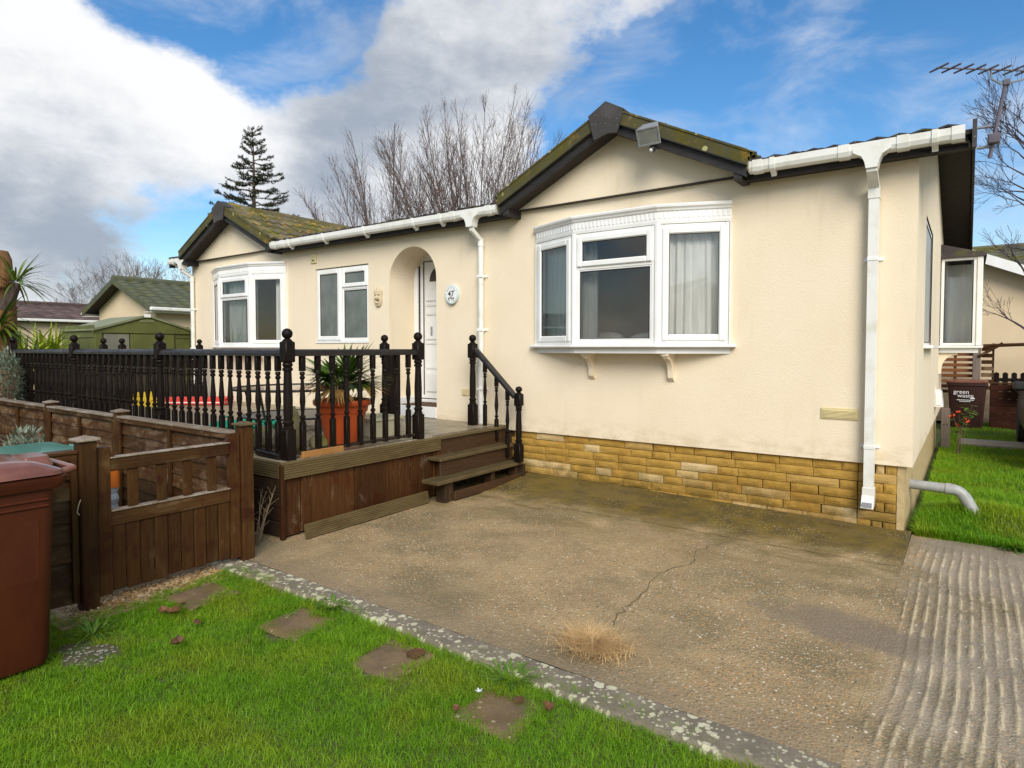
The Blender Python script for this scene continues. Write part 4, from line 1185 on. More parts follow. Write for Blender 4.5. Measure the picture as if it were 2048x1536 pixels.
# fascia, soffit and end verges of the main roof
for xa, xb in ((VX0 + .01, -10.80), (-8.33, -3.76), (-1.29, VX1 - .05)):
    P(MB().box(xa, xb, -0.165, -0.145, 2.965, 3.075, 0.003), 'fascia', m_fascia, house)
    P(MB().box(xa, xb, -0.144, -0.002, 2.985, 3.0), 'soffit', m_soffit, house)
for gx in (-2.52, -9.56):
    for q in (gx - 1.29, gx + 1.22): P(MB().box(q, q + .07, -0.262, -0.004, 2.965, 3.10, 0.004), 'barge_return', m_fascia, house)
P(MB().box(VX0 + .01, VX1 - .05, YB + .145, YB + .165, 2.965, 3.075), 'fascia', m_fascia, house)
P(MB().box(VX0 + .02, VX1 - .06, YB + .002, YB + .144, 2.985, 3.0), 'soffit', m_soffit, house)
for sx, x in ((1, VX1), (-1, VX0)):
    mb = MB()
    for (ya, yb_) in ((EY - .03, RY), (YB + .23, RY)):
        za, zb = EZ + 0.035, RIDGE + 0.05
        poly = [(x, ya, za), (x, yb_, zb), (x, yb_, zb - 0.20), (x, ya, za - 0.20)]
        mb.prism(poly, (-sx * 0.028, 0, 0))
    P(mb, 'verge_board', m_cap, house)
    mb = MB()
    xi = XR if sx > 0 else XL
    for (ya, yb_) in ((EY, RY), (YB + .2, RY)):
        mb.prism([(xi, ya, 2.992), (xi, yb_, RIDGE - 0.125), (xi, yb_, RIDGE - .11), (xi, ya, 3.007)], (sx * 0.32, 0, 0))
    P(mb, 'verge_soffit', m_soffit, house)

# ---------------------------------------------------------------- cross gables
def cross_gable(gx, mat_tile, visible_right):
    hw, zb, pitch = 1.31, 2.985, 0.49
    yf = -0.30
    apex_in = zb + 0.02 + pitch * hw            # underside of the barge at the apex
    g = P(MB().prism([(gx - 1.24, -0.055, 3.055), (gx + 1.24, -0.055, 3.055), (gx, -0.055, 3.055 + 1.24 * pitch)], (0, 0.053, 0)), 'gable_panel', m_render, house)
    mb = MB().box(gx - 1.20, gx + 1.20, -0.062, -0.004, 3.044, 3.0545)  # dark strip along the gap below the gable panel
    P(mb, 'gable_dark_strip', m_soffit, g)
    k = math.sqrt(1 + pitch * pitch)
    for sg, nm in ((-1, 'l'), (1, 'r')):
        x0, x1 = gx + sg * (hw + 0.02), gx
        # dark lower board
        z0 = zb
        lo = [(x0, yf + .03, z0 - .005), (x1, yf + .03, z0 + pitch * (hw + .02) - .005), (x1, yf + .03, z0 + pitch * (hw + .02) + 0.115), (x0, yf + .03, z0 + 0.115)]
        P(MB().prism(lo, (0, 0.035, 0)), 'bargeboard', m_fascia, g)
        up = [(x0 + sg * .012, yf, z0 + 0.085), (x1, yf, z0 + pitch * (hw + .02) + 0.085), (x1, yf, z0 + pitch * (hw + .02) + 0.225), (x0 + sg * .012, yf, z0 + 0.215)]
        P(MB().prism(up, (0, 0.029, 0)), 'verge_cover', m_verge, g)
        mb = MB().prism([(x0 + sg * .012, yf - .008, z0 + 0.202), (x1, yf - .008, z0 + pitch * (hw + .02) + 0.212), (x1, yf - .008, z0 + pitch * (hw + .02) + 0.232), (x0 + sg * .012, yf - .008, z0 + 0.222)], (0, 0.12, 0))
        P(mb, 'verge_lip', m_verge, g)
        mb = MB().tube([(x0, yf - .004, z0 + 0.090), (x1, yf - .004, z0 + 0.090 + pitch * (hw + .02))], 0.006, 6)
        P(mb, 'barge_cable', m_metal_black, g)
        # soffit strip behind the barge
        so = [(x0, yf + .06, z0 + .02), (x1, yf + .06, z0 + .02 + pitch * hw), (x1, yf + .06, z0 + .04 + pitch * hw), (x0, yf + .06, z0 + .04)]
        P(MB().prism(so, (0, 0.30, 0)), 'gable_soffit', m_soffit, g)
    # apex cap
    za = zb + pitch * (hw + .02)
    cap = [(gx - 0.185, za + 0.135), (gx - 0.175, za + 0.165), (gx - 0.012, za + 0.262), (gx + 0.012, za + 0.262), (gx + .175, za + 0.165), (gx + 0.185, za + 0.135), (gx + 0.125, za - 0.055), (gx + 0.02, za - 0.045), (gx - 0.125, za - 0.085)]
    P(MB().prism([(x, yf - .022, z) for x, z in cap], (0, 0.021, 0)), 'apex_cap', m_cap, g)
    mb = MB().prism([(gx - .19, yf - .02, za + .162), (gx, yf - .02, za + .270), (gx + .19, yf - .02, za + .162), (gx + .19, yf - .02, za + .147), (gx, yf - .02, za + .255), (gx - .19, yf - .02, za + .147)], (0, 0.16, 0))
    P(mb, 'apex_flashing', m_cap, g)
    # tiled slopes
    zr = za + 0.200
    def yend(z): return min(RY, EY + (z - EZ) / SL + 0.16)
    under = MB()
    for sg in (-1, 1):
        xe = gx + sg * (hw + .05); ze = zr - pitch * (hw + .05)
        pts = [(xe, yf + .03, ze - .03), (gx, yf + .03, zr - .03), (gx, yend(zr), zr - .03), (xe, yend(ze), ze - .03)]
        under.add(pts + [(x, y, z - .03) for x, y, z in pts], [(0, 1, 2, 3), (7, 6, 5, 4), (0, 4, 5, 1), (3, 2, 6, 7)])
    gr = P(under, 'gable_roof', m_soffit, house)
    for sg in (-1, 1):
        xe = gx + sg * (hw + .035); ze = zr - pitch * (hw + .05)
        P(MB().box(xe - .012, xe + .012, yf + .03, yend(ze) + .25, ze - .14, ze + .022), 'eaves_filler', m_tile_moss, gr)
    tl = None
    L = (hw + .05) * k
    for sg in (-1, 1):
        for row in range(5):
            s = row * (L / 5 + 0.0) - 0.03
            x = gx + sg * (hw + .05) - sg * s / k; z = zr - pitch * (hw + .05) + s * pitch / k
            y = yf + 0.02
            c = 0
            while y < yend(z + 0.06) - 0.05:
                if tl is None: tl = o = tile_mesh(TW, L / 5 + .05, 'roof_tile', mat_tile, gr, 2, 0.024, 8, 0.028)
                else: o = copy_of(tl, gr)
                if sg > 0:
                    M = slope_matrix((x, y, z + .02 + random.uniform(-.005, .008)), (0, 1, 0), (-1, 0, pitch))
                else:
                    M = slope_matrix((x, y + TW, z + .02 + random.uniform(-.005, .008)), (0, -1, 0), (1, 0, pitch))
                place_matrix(o, M @ Matrix.Rotation(R(random.uniform(-1.2, 1.2)), 4, 'Z'), gr)
                y += TW
    y = yf + 0.12
    rt = None
    while y < yend(zr) - .1:
        if rt is None:
            mb = MB()
            prof = [(-0.13, -0.085), (-0.085, -0.01), (-0.03, 0.03), (0.03, 0.03), (0.085, -0.01), (0.13, -0.085)]
            mb.prism([(a, 0, b) for a, b in prof], (0, 0.39, 0))
            rt = o = P(mb, 'ridge_tile', mat_tile, gr, local=True)
        else: o = copy_of(rt, gr)
        o.location = Vector((gx, y, zr + .035 + random.uniform(-.004, .004))) - wpos(gr)
        y += 0.40
    return g
ga = cross_gable(-2.52, m_tile_moss, True)
gb = cross_gable(-9.56, m_tile_moss, True)

# ---------------------------------------------------------------- gutters and downpipes
GP = [(0.0, 3.095), (0.0, 3.055), (0.015, 3.02), (0.035, 3.008), (0.075, 3.008), (0.095, 3.02), (0.108, 3.05), (0.108, 3.10), (0.100, 3.104), (0.096, 3.098), (0.096, 3.055), (0.085, 3.03), (0.072, 3.02), (0.038, 3.02), (0.025, 3.03), (0.012, 3.058), (0.012, 3.095)]
def gutter(x0, x1, brackets, unions=()):
    mb = MB().sweep([(x0, -0.166), (x1, -0.166)], GP)
    for x in (x0, x1): mb.prism([(x - .004, -0.166 - o, z) for o, z in GP[:8]], (0.008, 0, 0))
    g = P(mb, 'gutter', m_gutter, house)
    for x in brackets:
        b = MB().sweep([(x - .02, -0.164), (x + .02, -0.164)], [(0.0, 3.10), (0, 2.985), (0.03, 2.965), (0.05, 2.985), (0.085, 3.0), (0.105, 3.015), (0.117, 3.045), (0.117, 3.108), (0.109, 3.108), (0.109, 3.05), (0.096, 3.018), (0.036, 3.004), (0.012, 3.02)])
        P(b, 'gutter_bracket', m_gutter, g)
    for x in unions:
        b = MB().sweep([(x - .04, -0.165), (x + .04, -0.165)], [(0.0, 3.10), (0.0, 3.05), (0.013, 3.015), (0.034, 3.001), (0.078, 3.001), (0.100, 3.014), (0.114, 3.048), (0.114, 3.108), (0.109, 3.108), (0.109, 3.05), (0.096, 3.02), (0.076, 3.008), (0.036, 3.008), (0.015, 3.022)])
        P(b, 'gutter_union', m_gutter, g)
    return g
gutter(-1.17, 0.335, (-0.98, 0.16), (-1.10, -0.44, -0.04, 0.30))
gutter(-8.21, -3.90, (-7.75, -6.95, -6.1, -5.2, -4.75), (-8.12, -7.9, -4.55, -4.02))
gutter(-11.36, -10.94, (-11.2,), ())

def downpipe(x, zbot, square=True, clips=(), w=0.036):
    # outlet funnel
    mb = MB()
    prof = [(x - 0.13, 3.030), (x - 0.07, 2.995), (x - 0.05, 2.95), (x - 0.04, 2.90), (x + 0.04, 2.90), (x + 0.05, 2.95), (x + 0.07, 2.995), (x + 0.13, 3.030), (x + .13, 3.06), (x - .13, 3.06)]
    mb.prism([(a, -0.276, z) for a, z in prof], (0, 0.105, 0))
    d = P(mb, 'downpipe', m_gutter, house)
    yw = -0.052
    n = 4 if square else 10
    rr = w * (1.414 if square else 1.0)
    def seg(pts, r):
        mb = MB()
        if square:
            P_ = [Vector(p) for p in pts]
            vs, fs = [], []
            for p in P_: vs += [(p.x - r, p.y - r, p.z), (p.x + r, p.y - r, p.z), (p.x + r, p.y + r, p.z), (p.x - r, p.y + r, p.z)]
            for i in range(len(P_) - 1):
                for q in range(4): fs.append((4 * i + q, 4 * i + (q + 1) % 4, 4 * i + 4 + (q + 1) % 4, 4 * i + 4 + q))
            fs += [(3, 2, 1, 0)]; m = 4 * (len(P_) - 1); fs += [(m, m + 1, m + 2, m + 3)]
            return mb.add(vs, fs)
        return mb.tube(pts, r, 12)
    P(seg([(x, -0.22, 2.915), (x, -0.22, 2.875), (x, yw, 2.775), (x, yw, 2.74)], w * 1.02), 'swan_neck', m_gutter, d, smooth=not square)
    P(seg([(x, yw, 2.79), (x, yw, 2.70)], w * 1.16), 'pipe_socket', m_gutter, d, smooth=not square)
    P(seg([(x, yw, 2.75), (x, yw, zbot + .10)], w), 'pipe', m_gutter, d, smooth=not square)
    for z in clips:
        mb = MB().box(x - w - .035, x + w + .035, -0.012, 0.002, z - .014, z + .014, 0.003)
        mb.box(x - w * 1.12, x + w * 1.12, yw - w * 1.14, yw + w, z - .016, z + .016, 0.003)
        P(mb, 'pipe_clip', m_upvc, d)
    return d, yw
d1, yw = downpipe(-0.245, 0.225, True, (2.22, 0.70), 0.036)
mb = MB()      # open shoe at the foot
x, w = -0.245, 0.044
mb.box(x - w, x + w, yw - w, yw + w, 0.305, 0.37, 0.003)
mb.add([(x - w, yw - w, .31), (x + w, yw - w, .31), (x + w, yw + w, .31), (x - w, yw + w, .31), (x - w, yw - w - .06, .215), (x + w, yw - w - .06, .215), (x + w, yw + w - .05, .215), (x - w, yw + w - .05, .215)], [(0, 1, 5, 4), (1, 2, 6, 5), (2, 3, 7, 6), (3, 0, 4, 7)])
P(mb, 'shoe', m_gutter, d1)
P(MB().box(x - w * .8, x + w * .8, yw - w - .0625, yw - w - .0565, .222, .262), 'shoe_mouth', m_ink_grey, d1)
d2, yw = downpipe(-4.29, 0.30, False, (2.35, 1.72, 1.02), 0.034)
d3, yw = downpipe(-10.93, 0.62, False, (2.2, 1.5), 0.034)

# ---------------------------------------------------------------- small fittings (things fixed to the house)
def vent(name, x0, x1, z0, z1, n, label, group=None, y=-0.012):
    v = thing(name, ((x0 + x1) / 2, y, z0), label, 'vent', group)
    P(MB().box(x0, x1, y, 0.0, z0, z1, 0.003), 'vent_plate', m_vent, v)
    s = (z1 - z0 - 0.03) / n
    for i in range(n):
        z = z0 + 0.015 + i * s
        P(MB().prism([(x0 + .018, y, z + s * .12), (x0 + .018, y - 0.009, z + s * .2), (x0 + .018, y - .002, z + s * .85)], (x1 - x0 - .036, 0, 0)), 'louvre', m_vent, v)
    return v
vent('louvre_vent', -0.615, -0.335, 0.905, 1.00, 6, 'cream louvred vent low on the wall left of the square downpipe')
v = thing('extractor_vent', (-7.5, 0, 2.75), 'small square cream vent with dark slot above the obscured window', 'vent')
P(MB().box(-7.56, -7.43, -0.02, 0.0, 2.76, 2.90, 0.004), 'vent_plate', m_vent, v)
P(MB().prism([(-7.525, -0.024, 2.81), (-7.465, -0.024, 2.81), (-7.495, -0.024, 2.785)], (0, 0.006, 0)), 'vent_slot', m_gasket, v)
mb = MB()
for z in (2.83, 2.855): mb.box(-7.545, -7.445, -0.0225, -0.019, z, z + .006)
P(mb, 'vent_groove', m_creamtub, v)
for x, y_ in ((-4.62, 0), (-4.50, 0)):
    pass
v = thing('wall_socket_plate', (-4.55, 0, 0.95), 'pale square plates low on the wall behind the stair newel', 'wall plate')
P(MB().box(-4.62, -4.545, -0.018, 0.0, 0.93, 1.01, 0.004), 'plate', m_vent, v)
P(MB().box(-4.30 - .22, -4.28 - .16, -0.018, 0.0, 0.93, 1.01, 0.004), 'plate', m_vent, v)
v = thing('meter_box', (XR, 4.0, 0.75), 'white plastic meter box on the end wall', 'meter box')
P(MB().prism([(XR + .001, 3.85, 0.75), (XR + 0.095, 3.85, 0.75), (XR + 0.075, 3.85, 0.93), (XR + .055, 3.85, 0.965), (XR + .001, 3.85, 0.965)], (0, 0.35, 0)), 'box_body', m_upvc, v)
P(MB().box(XR + .012, XR + .068, 3.843, 3.849, 0.77, 0.93, 0.002), 'box_door', m_upvc, v)

# house number plaque
pl = thing('number_plaque', (-4.76, -0.03, 2.16), 'oval pale blue and white house number plaque reading 47', 'house number')
def oval(cx, cz, a, b, y, n=28): return [(cx + a * math.cos(2 * math.pi * i / n), y, cz + b * math.sin(2 * math.pi * i / n)) for i in range(n)]
P(MB().prism(oval(-4.76, 2.165, 0.098, 0.118, -0.045), (0, 0.044, 0)), 'plaque_body', m_plaque_blue, pl)
P(MB().prism(oval(-4.76, 2.165, 0.085, 0.105, -0.049), (0, 0.006, 0)), 'plaque_face', m_plaque, pl)
def text_mesh(s, size, name, mat, parent, M, bold=0.0):
    cu = bpy.data.curves.new(name, 'FONT'); cu.body = s; cu.size = size; cu.align_x = 'CENTER'; cu.align_y = 'CENTER'
    cu.extrude = 0.0008; cu.offset = bold
    tmp = bpy.data.objects.new(name, cu); COL.objects.link(tmp)
    bpy.context.view_layer.update()
    me = bpy.data.meshes.new_from_object(tmp.evaluated_get(bpy.context.evaluated_depsgraph_get()))
    bpy.data.objects.remove(tmp)
    me.materials.clear(); me.materials.append(mat)
    o = bpy.data.objects.new(name, me); COL.objects.link(o)
    o.parent = parent
    o.matrix_basis = Matrix.Translation(-wpos(parent)) @ M
    return o
XZ = Matrix(((1, 0, 0, 0), (0, 0, -1, 0), (0, 1, 0, 0), (0, 0, 0, 1)))     # text plane to the wall plane
text_mesh('47', 0.098, 'number', m_ink, pl, Matrix.Translation((-4.762, -0.0505, 2.168)) @ XZ, 0.0012)
for i, ch in enumerate('WAXTED'):
    th = R(58 - i * 116 / 5)
    text_mesh(ch, 0.028, 'lettering', m_ink_grey, pl, Matrix.Translation((-4.76 - 0.066 * math.sin(th), -0.0503, 2.165 + 0.084 * math.cos(th))) @ XZ @ Matrix.Rotation(th, 4, 'Z'))
for dx, dz in ((-0.035, -0.055), (0.0, -0.048), (0.035, -0.055)):
    mb = MB()
    for k in range(5):
        a = 2 * math.pi * k / 5
        mb.prism(oval(-4.762 + dx + 0.0085 * math.cos(a), 2.168 + dz + 0.0085 * math.sin(a), 0.007, 0.007, -0.0503, 6), (0, 0.001, 0))
    mb.box(-4.764 + dx, -4.760 + dx, -0.0503, -0.0495, 2.168 + dz - 0.034, 2.168 + dz - 0.008)
    mb.prism(oval(-4.755 + dx, 2.168 + dz - 0.024, 0.008, 0.004, -0.0503, 6), (0, 0.001, 0))
    P(mb, 'painted_flower', m_ink_flower, pl)

# laughing face ornament: one relief surface
mk = MB()
NX, NZ = 40, 60
cxm, czm, aw, bh = -6.10, 2.195, 0.074, 0.135
def gau(u, v, cu, cv, su, sv): return math.exp(-((u - cu) / su) ** 2 - ((v - cv) / sv) ** 2)
idx = {}
for i in range(NX + 1):
    for j in range(NZ + 1):
        u = -1 + 2 * i / NX; v = -1 + 2 * j / NZ
        # outline: round chin, straight temples, pointed crown
        wv = 1.0 if v > -0.2 else math.sqrt(max(0, 1 - ((v + 0.2) / 0.82) ** 2))
        if 0.55 < v: wv = max(0.0, 1.0 - 0.75 * (v - 0.55) / 0.45) if v > 0.62 else 1.02
        if -0.2 <= v <= 0.3: wv = 0.9
        if v < -0.98 or wv < 0.03: wv = 0.03
        x = u * wv
        e = 1 - abs(u) ** 4
        hgt = 0.045 * e ** 0.5 * (1 - 0.35 * v * v)
        hgt += 0.022 * gau(x, v, 0, -0.02, 0.16, 0.20) + 0.018 * gau(x, v, 0.5, -0.12, 0.22, 0.16) + 0.018 * gau(x, v, -0.5, -0.12, 0.22, 0.16)
        hgt -= 0.026 * gau(x, v, 0.38, 0.14, 0.20, 0.07) + 0.026 * gau(x, v, -0.38, 0.14, 0.20, 0.07)
        hgt += 0.012 * gau(x, v, 0.38, 0.27, 0.26, 0.06) + 0.012 * gau(x, v, -0.38, 0.27, 0.26, 0.06)
        hgt -= 0.034 * gau(x, v + 0.35 * x * x * -1, 0, -0.42, 0.42, 0.085)
        hgt += 0.012 * gau(x, v, 0, -0.62, 0.35, 0.06) - 0.010 * gau(x, v, 0, -0.72, 0.5, 0.03)
        hgt += 0.008 * math.sin(12 * x) * gau(x, v, 0, 0.72, 1.0, 0.22)
        idx[i, j] = len(mk.v)
        mk.v.append((cxm + x * aw, -0.002 - max(0.0, hgt) * 0.95 * min(1, (1 - v) * 12, (v + 1) * 12), czm + v * bh))
for i in range(NX):
    for j in range(NZ): mk.f.append((idx[i, j], idx[i + 1, j], idx[i + 1, j + 1], idx[i, j + 1]))
tag(P(mk, 'face_ornament', m_mask, recalc=False, smooth=True), 'small plaster laughing face hung beside the porch arch', 'wall ornament')

# security flood light on the right barge
m_lamp_glass = simple('dusty_lamp_glass', (0.20, 0.205, 0.18), (0.15, 0.155, 0.14), 0.3, 8)
fl = thing('flood_light', (-2.12, -0.36, 3.55), 'grey floodlight with motion sensor on the right slope of the near gable', 'floodlight')
Mf = Matrix.Translation((-2.01, -0.42, 3.46)) @ Matrix.Rotation(R(6), 4, 'Z') @ Matrix.Rotation(R(-3), 4, 'Y') @ Matrix.Rotation(R(24), 4, 'X') @ Matrix.Scale(1.08, 4)
mb = MB().add([(-.095, -.06, -.08), (.095, -.06, -.08), (.095, -.06, .06), (-.095, -.06, .06), (-.065, .06, -.04), (.065, .06, -.04), (.065, .06, .085), (-.065, .06, .085)], [(0, 1, 2, 3), (5, 4, 7, 6), (0, 4, 5, 1), (1, 5, 6, 2), (2, 6, 7, 3), (3, 7, 4, 0)], Mf)
P(mb, 'lamp_body', m_alu, fl)
P(MB().box(-.082, .082, -.0665, -.061, -.068, .046, 0.002, Mf), 'lamp_glass', m_lamp_glass, fl)
mb = MB(); ring(mb, Mf, -.098, .098, -.083, .063, .016, -0.071, -0.058, 0.003)
P(mb, 'lamp_rim', m_alu, fl)
P(MB().tube([(-1.99, -0.28, 3.37), (-1.99, -0.37, 3.355), (-1.99, -0.40, 3.40)], 0.018, 8), 'lamp_arm', m_metal_black, fl)
P(MB().ball((-1.99, -0.41, 3.325), 0.030, 10, 8), 'sensor', m_metal_black, fl, smooth=True)
P(MB().ball((-1.995, -0.43, 3.31), 0.018, 8, 6), 'sensor_lens', m_pale_grey, fl, smooth=True)

# curtains and cushions inside
def curtain(name, x0, x1, y0, y1, z0, z1, folds, mat, label, amp=0.022, group=None):
    mb = MB(); n = folds * 8
    r2 = random.Random(int(abs(x0) * 100))
    ph = [r2.uniform(-.8, .8) for _ in range(folds + 2)]
    for i in range(n + 1):
        f = i / n
        a = amp * (math.sin(2 * math.pi * folds * f + 0.9 * math.sin(7.3 * f + x0)) + 0.4 * math.sin(2 * math.pi * folds * 2.3 * f + 1.0)) * (0.75 + 0.4 * math.sin(9 * f))
        d = Vector((x1 - x0, y1 - y0)).normalized()
        for z, k in ((z1, 0.5), (z0 + (z1 - z0) * .5, 0.9), (z0, 1.2)):
            mb.v.append((x0 + (x1 - x0) * f - d.y * a * k + 0.02 * (k - .5) * math.sin(5 * f + x0), y0 + (y1 - y0) * f + d.x * a * k, z))
    for i in range(n):
        for j in range(2): mb.f.append((3 * i + j, 3 * i + 3 + j, 3 * i + 4 + j, 3 * i + 1 + j))
    return tag(P(mb, name, mat, smooth=True, recalc=False), label, 'curtain', group)
curtain('curtain', -2.00, -1.43, -0.135, 0.09, 1.53, 2.68, 7, m_curtain, 'white gathered curtain filling the right light of the near bay window')
curtain('curtain', -3.47, -2.93, 0.07, -0.14, 1.53, 2.68, 7, m_curtain_green, 'pale greenish curtain filling the left light of the near bay window')
curtain('curtain', -2.91, -2.74, -0.12, -0.05, 1.53, 2.68, 3, m_curtain, 'narrow pale curtain edge at the left of the near bay centre light')
curtain('curtain', -9.60, -9.12, -0.13, -0.10, 1.53, 2.68, 5, m_curtain_green, 'pale green curtain in the tall light of the far bay window')
curtain('curtain', -8.45, -8.20, 0.00, 0.08, 1.53, 2.68, 3, m_curtain, 'pale curtain at the right edge of the far bay window')
curtain('curtain', 0.02, 0.44, 5.25, 5.25, 1.53, 2.70, 3, m_curtain, 'pale blind hanging inside the bay window on the end wall', 0.006)
curtain('curtain', -0.06, -0.06, 1.20, 2.50, 1.53, 2.74, 8, m_curtain, 'white curtain added to lighten the narrow window of the end wall', 0.012)  # unseen curtain, added behind the pane to brighten its dark strip
sf = thing('sofa_back', (-2.45, 0.32, 0.62), 'pale sofa back with plump cushions behind the near bay window', 'sofa')
P(MB().box(-3.35, -1.5, 0.22, 0.55, 0.62, 1.55, 0.05), 'sofa_frame', m_cushion, sf)
for q in (-2.92, -2.22):
    mb = MB().ball((q, 0.30, 1.56), 0.30, 18, 12, (1, 1, 0.45))
    mb.v = [(v[0], 0.30 + (v[1] - .30) * 0.42, v[2] + 0.02 * math.sin(9 * v[0])) for v in mb.v]
    mb.v = [(q + (v[0] - q) * 1.12, v[1], v[2]) for v in mb.v]
    P(mb, 'sofa_cushion', m_cushion, sf, smooth=True)
# ================================================================== timber deck
deck = thing('timber_deck', (-7.2, -1.5, 0), 'raised timber deck with ridged edging and worn brown side boards', 'deck')
def ridged(mb, length, h, th, n=7, depth=0.006):
    """ridged board, local: x along, y outwards (ridges at -y), z up"""
    prof = []
    for i in range(n):
        z = h * i / n; s = h / n
        prof += [(-th, z + s * .10), (-th - depth, z + s * .28), (-th - depth, z + s * .72), (-th, z + s * .90)]
    poly = [(0, 0.0)] + prof + [(0, h)]
    return mb.prism([(0, y, z) for y, z in poly], (length, 0, 0))
DX0, DX1, DY0 = -10.42, -3.945, -2.965
db = None
nb = 24
pitch = (-0.012 - DY0) / nb
for i in range(nb):
    y = DY0 + i * pitch
    if db is None:
        db = o = P(MB().box(0, DX1 - DX0, 0.003, pitch - 0.004, -0.028, 0, 0.004), 'deck_board', m_deck_x, deck, local=True)
    else: o = copy_of(db, deck)
    o.location = Vector((DX0, y, ZF + random.uniform(-.0015, .0015))) - wpos(deck)
# rounded trim boards along the edges, above the ridged fascias
P(MB().box(-3.945, -3.918, -2.99, -1.17, ZF - .135, ZF - .001, 0.006), 'edge_trim', m_ridge_y, deck)
def wrot(o, loc, rz): o.location = Vector(loc) - wpos(deck); o.rotation_euler = (0, 0, rz)
o = P(ridged(MB(), 1.80, 0.132, 0.012), 'side_fascia', m_ridge_y, deck, local=True); wrot(o, (-3.917, -2.985, ZF - .136), R(90))
o = P(ridged(MB(), 6.42, 0.132, 0.022), 'front_fascia', m_ridge_x, deck, local=True); wrot(o, (-10.40, -2.966, ZF - .136), 0)
o = P(MB().box(-3.945, -3.905, -3.005, -2.965, 0.0, ZF - .02, 0.008), 'corner_post', m_panel, deck)
o = P(MB().box(-3.955, -3.915, -1.215, -1.175, 0.0, ZF - .137, 0.006), 'corner_post', m_panel, deck)
ys_ = [-2.962, -2.81, -2.71, -2.26, -1.89, -1.57, -1.36, -1.26, -1.215]
for i, (a, b) in enumerate(zip(ys_, ys_[1:])):
    P(MB().box(-3.965, -3.938 + (0.004 if i % 2 else 0) - (0.003 if i % 3 == 0 else 0), a + .003, b - .003, 0.015 + 0.01 * (i % 3), ZF - .137, 0.004), 'side_board', m_panel, deck)
for i in range(4):
    P(MB().box(-10.40, -3.947, -2.985 + .004 * (i % 2), -2.96, 0.02 + i * 0.114, 0.128 + i * 0.114, 0.004), 'front_board', m_panel_x, deck)
# the leaning loose board and timber offcuts
o = P(ridged(MB(), 1.42, 0.115, 0.020), 'loose_board', m_ridge_y, None, local=True, loc=(-3.80, -2.87, 0.002), rot=(R(-9), 0, R(91.5)))
tag(o, 'ridged greenish deck board leaning on the concrete against the deck side', 'plank')
tag(P(MB().box(0, 0.052, 0, 0.42, 0, 0.055, 0.005), 'timber_offcut', m_orange_wood, None, local=True, loc=(-3.995, -2.78, ZF), rot=(0, 0, R(1.5))), 'bare orange timber offcut lying on the deck edge beside the corner newel', 'timber')
tag(P(MB().box(0, 0.34, 0, 0.05, 0, 0.045, 0.004), 'timber_offcut', m_black_x, None, local=True, loc=(-4.38, -2.93, ZF + .012), rot=(0, R(2), R(-3))), 'black stained timber offcut lying at the front deck edge left of the corner newel', 'timber')

# ------------------------------------------------------------------ steps
st = thing('garden_steps', (-3.75, -0.7, 0), 'short flight of mossy timber steps from the deck down to the driveway', 'steps')
P(MB().box(-4.02, -3.90, -1.20, -0.03, ZF - .032, ZF + .004, 0.006), 'top_nosing', m_tread, st)
P(MB().box(-3.955, -3.93, -1.17, -0.05, 0.42, ZF - .033, 0.004), 'riser', m_riser, st)
P(MB().box(-3.95, -3.765, -1.34, -0.08, 0.388, 0.424, 0.006), 'tread', m_tread, st)
P(MB().box(-3.82, -3.795, -1.31, -0.10, 0.24, 0.387, 0.004), 'riser', m_riser, st)
P(MB().box(-3.84, -3.625, -1.53, -0.14, 0.203, 0.240, 0.006), 'tread', m_tread, st)
P(MB().box(-3.685, -3.655, -1.25, 0.02, 0.012, 0.098, 0.005), 'kick_board', m_riser, st)
for y in (-1.30, -0.62, -0.18): P(MB().box(-3.80, -3.69, y, y + .06, 0.0, 0.202, 0.005), 'bearer', m_riser, st)
P(MB().box(-3.80, -3.68, -1.37, -1.31, 0.0, 0.202, 0.005), 'bearer', m_panel_x, st)
P(MB().box(-3.94, -3.62, -0.135, -0.09, 0.02, 0.202, 0.005), 'stringer', m_panel_x, st)

# ------------------------------------------------------------------ railings
BAL = [(0.026, .292), (0.026, .300), (.0155, .306), (.0155, .318), (.0235, .328), (.0235, .342), (.0135, .352), (.015, .38), (.0245, .46), (.0235, .49), (.0135, .63), (.0135, .640), (.0225, .650), (.0225, .662), (.014, .672), (.0225, .682), (.0225, .695), (.017, .705)]
def baluster_mesh(name, parent, h=0.835, mat=m_black):
    k = h / 0.835
    mb = MB().box(-.021, .021, -.021, .021, 0.03, 0.29 * k, 0.003)
    mb.box(-.021, .021, -.021, .021, .708 * k, h, 0.003)
    mb.lathe([(r, z * k) for r, z in BAL], 10)
    return P(mb, name, mat, parent, smooth=True, local=True)
def newel_parts(parent, h=0.945, s=0.045, name='newel'):
    mb = MB().box(-s, s, -s, s, 0.0, 0.245, 0.006)
    mb.box(-s, s, -s, s, h - .165, h, 0.008)
    k = h / 0.945
    mb.lathe([(.043, .245), (.043, .262), (.036, .268), (.036, .285), (.043, .294), (.043, .306), (.032, .318), (.036, .36), (.037, .50 * k), (.030, h - .245), (.030, h - .236), (.040, h - .228), (.040, h - .212), (.031, h - .204), (.040, h - .190), (.040, h - .178), (.034, h - .165)], 14)
    mb.lathe([(.044, h - .001), (.030, h + .018), (.018, h + .024)], 14)
    o = P(mb, name, m_black, parent, smooth=True, local=True)
    f = P(MB().ball((0, 0, h + .062), 0.043, 16, 12), 'finial', m_black, o, smooth=True, local=True)
    return o
def put(o, parent, p): o.location = Vector(p) - wpos(parent)
RAILP = [(-.035, .828), (-.035, .852), (-.026, .872), (-.012, .884), (.012, .884), (.026, .872), (.035, .852), (.035, .828)]
def straight_rail(parent, p0, p1, base, mat, prof=RAILP, name='handrail'):
    return P(MB().sweep([p0, p1], [(a, base + b) for a, b in prof]), name, mat, parent)
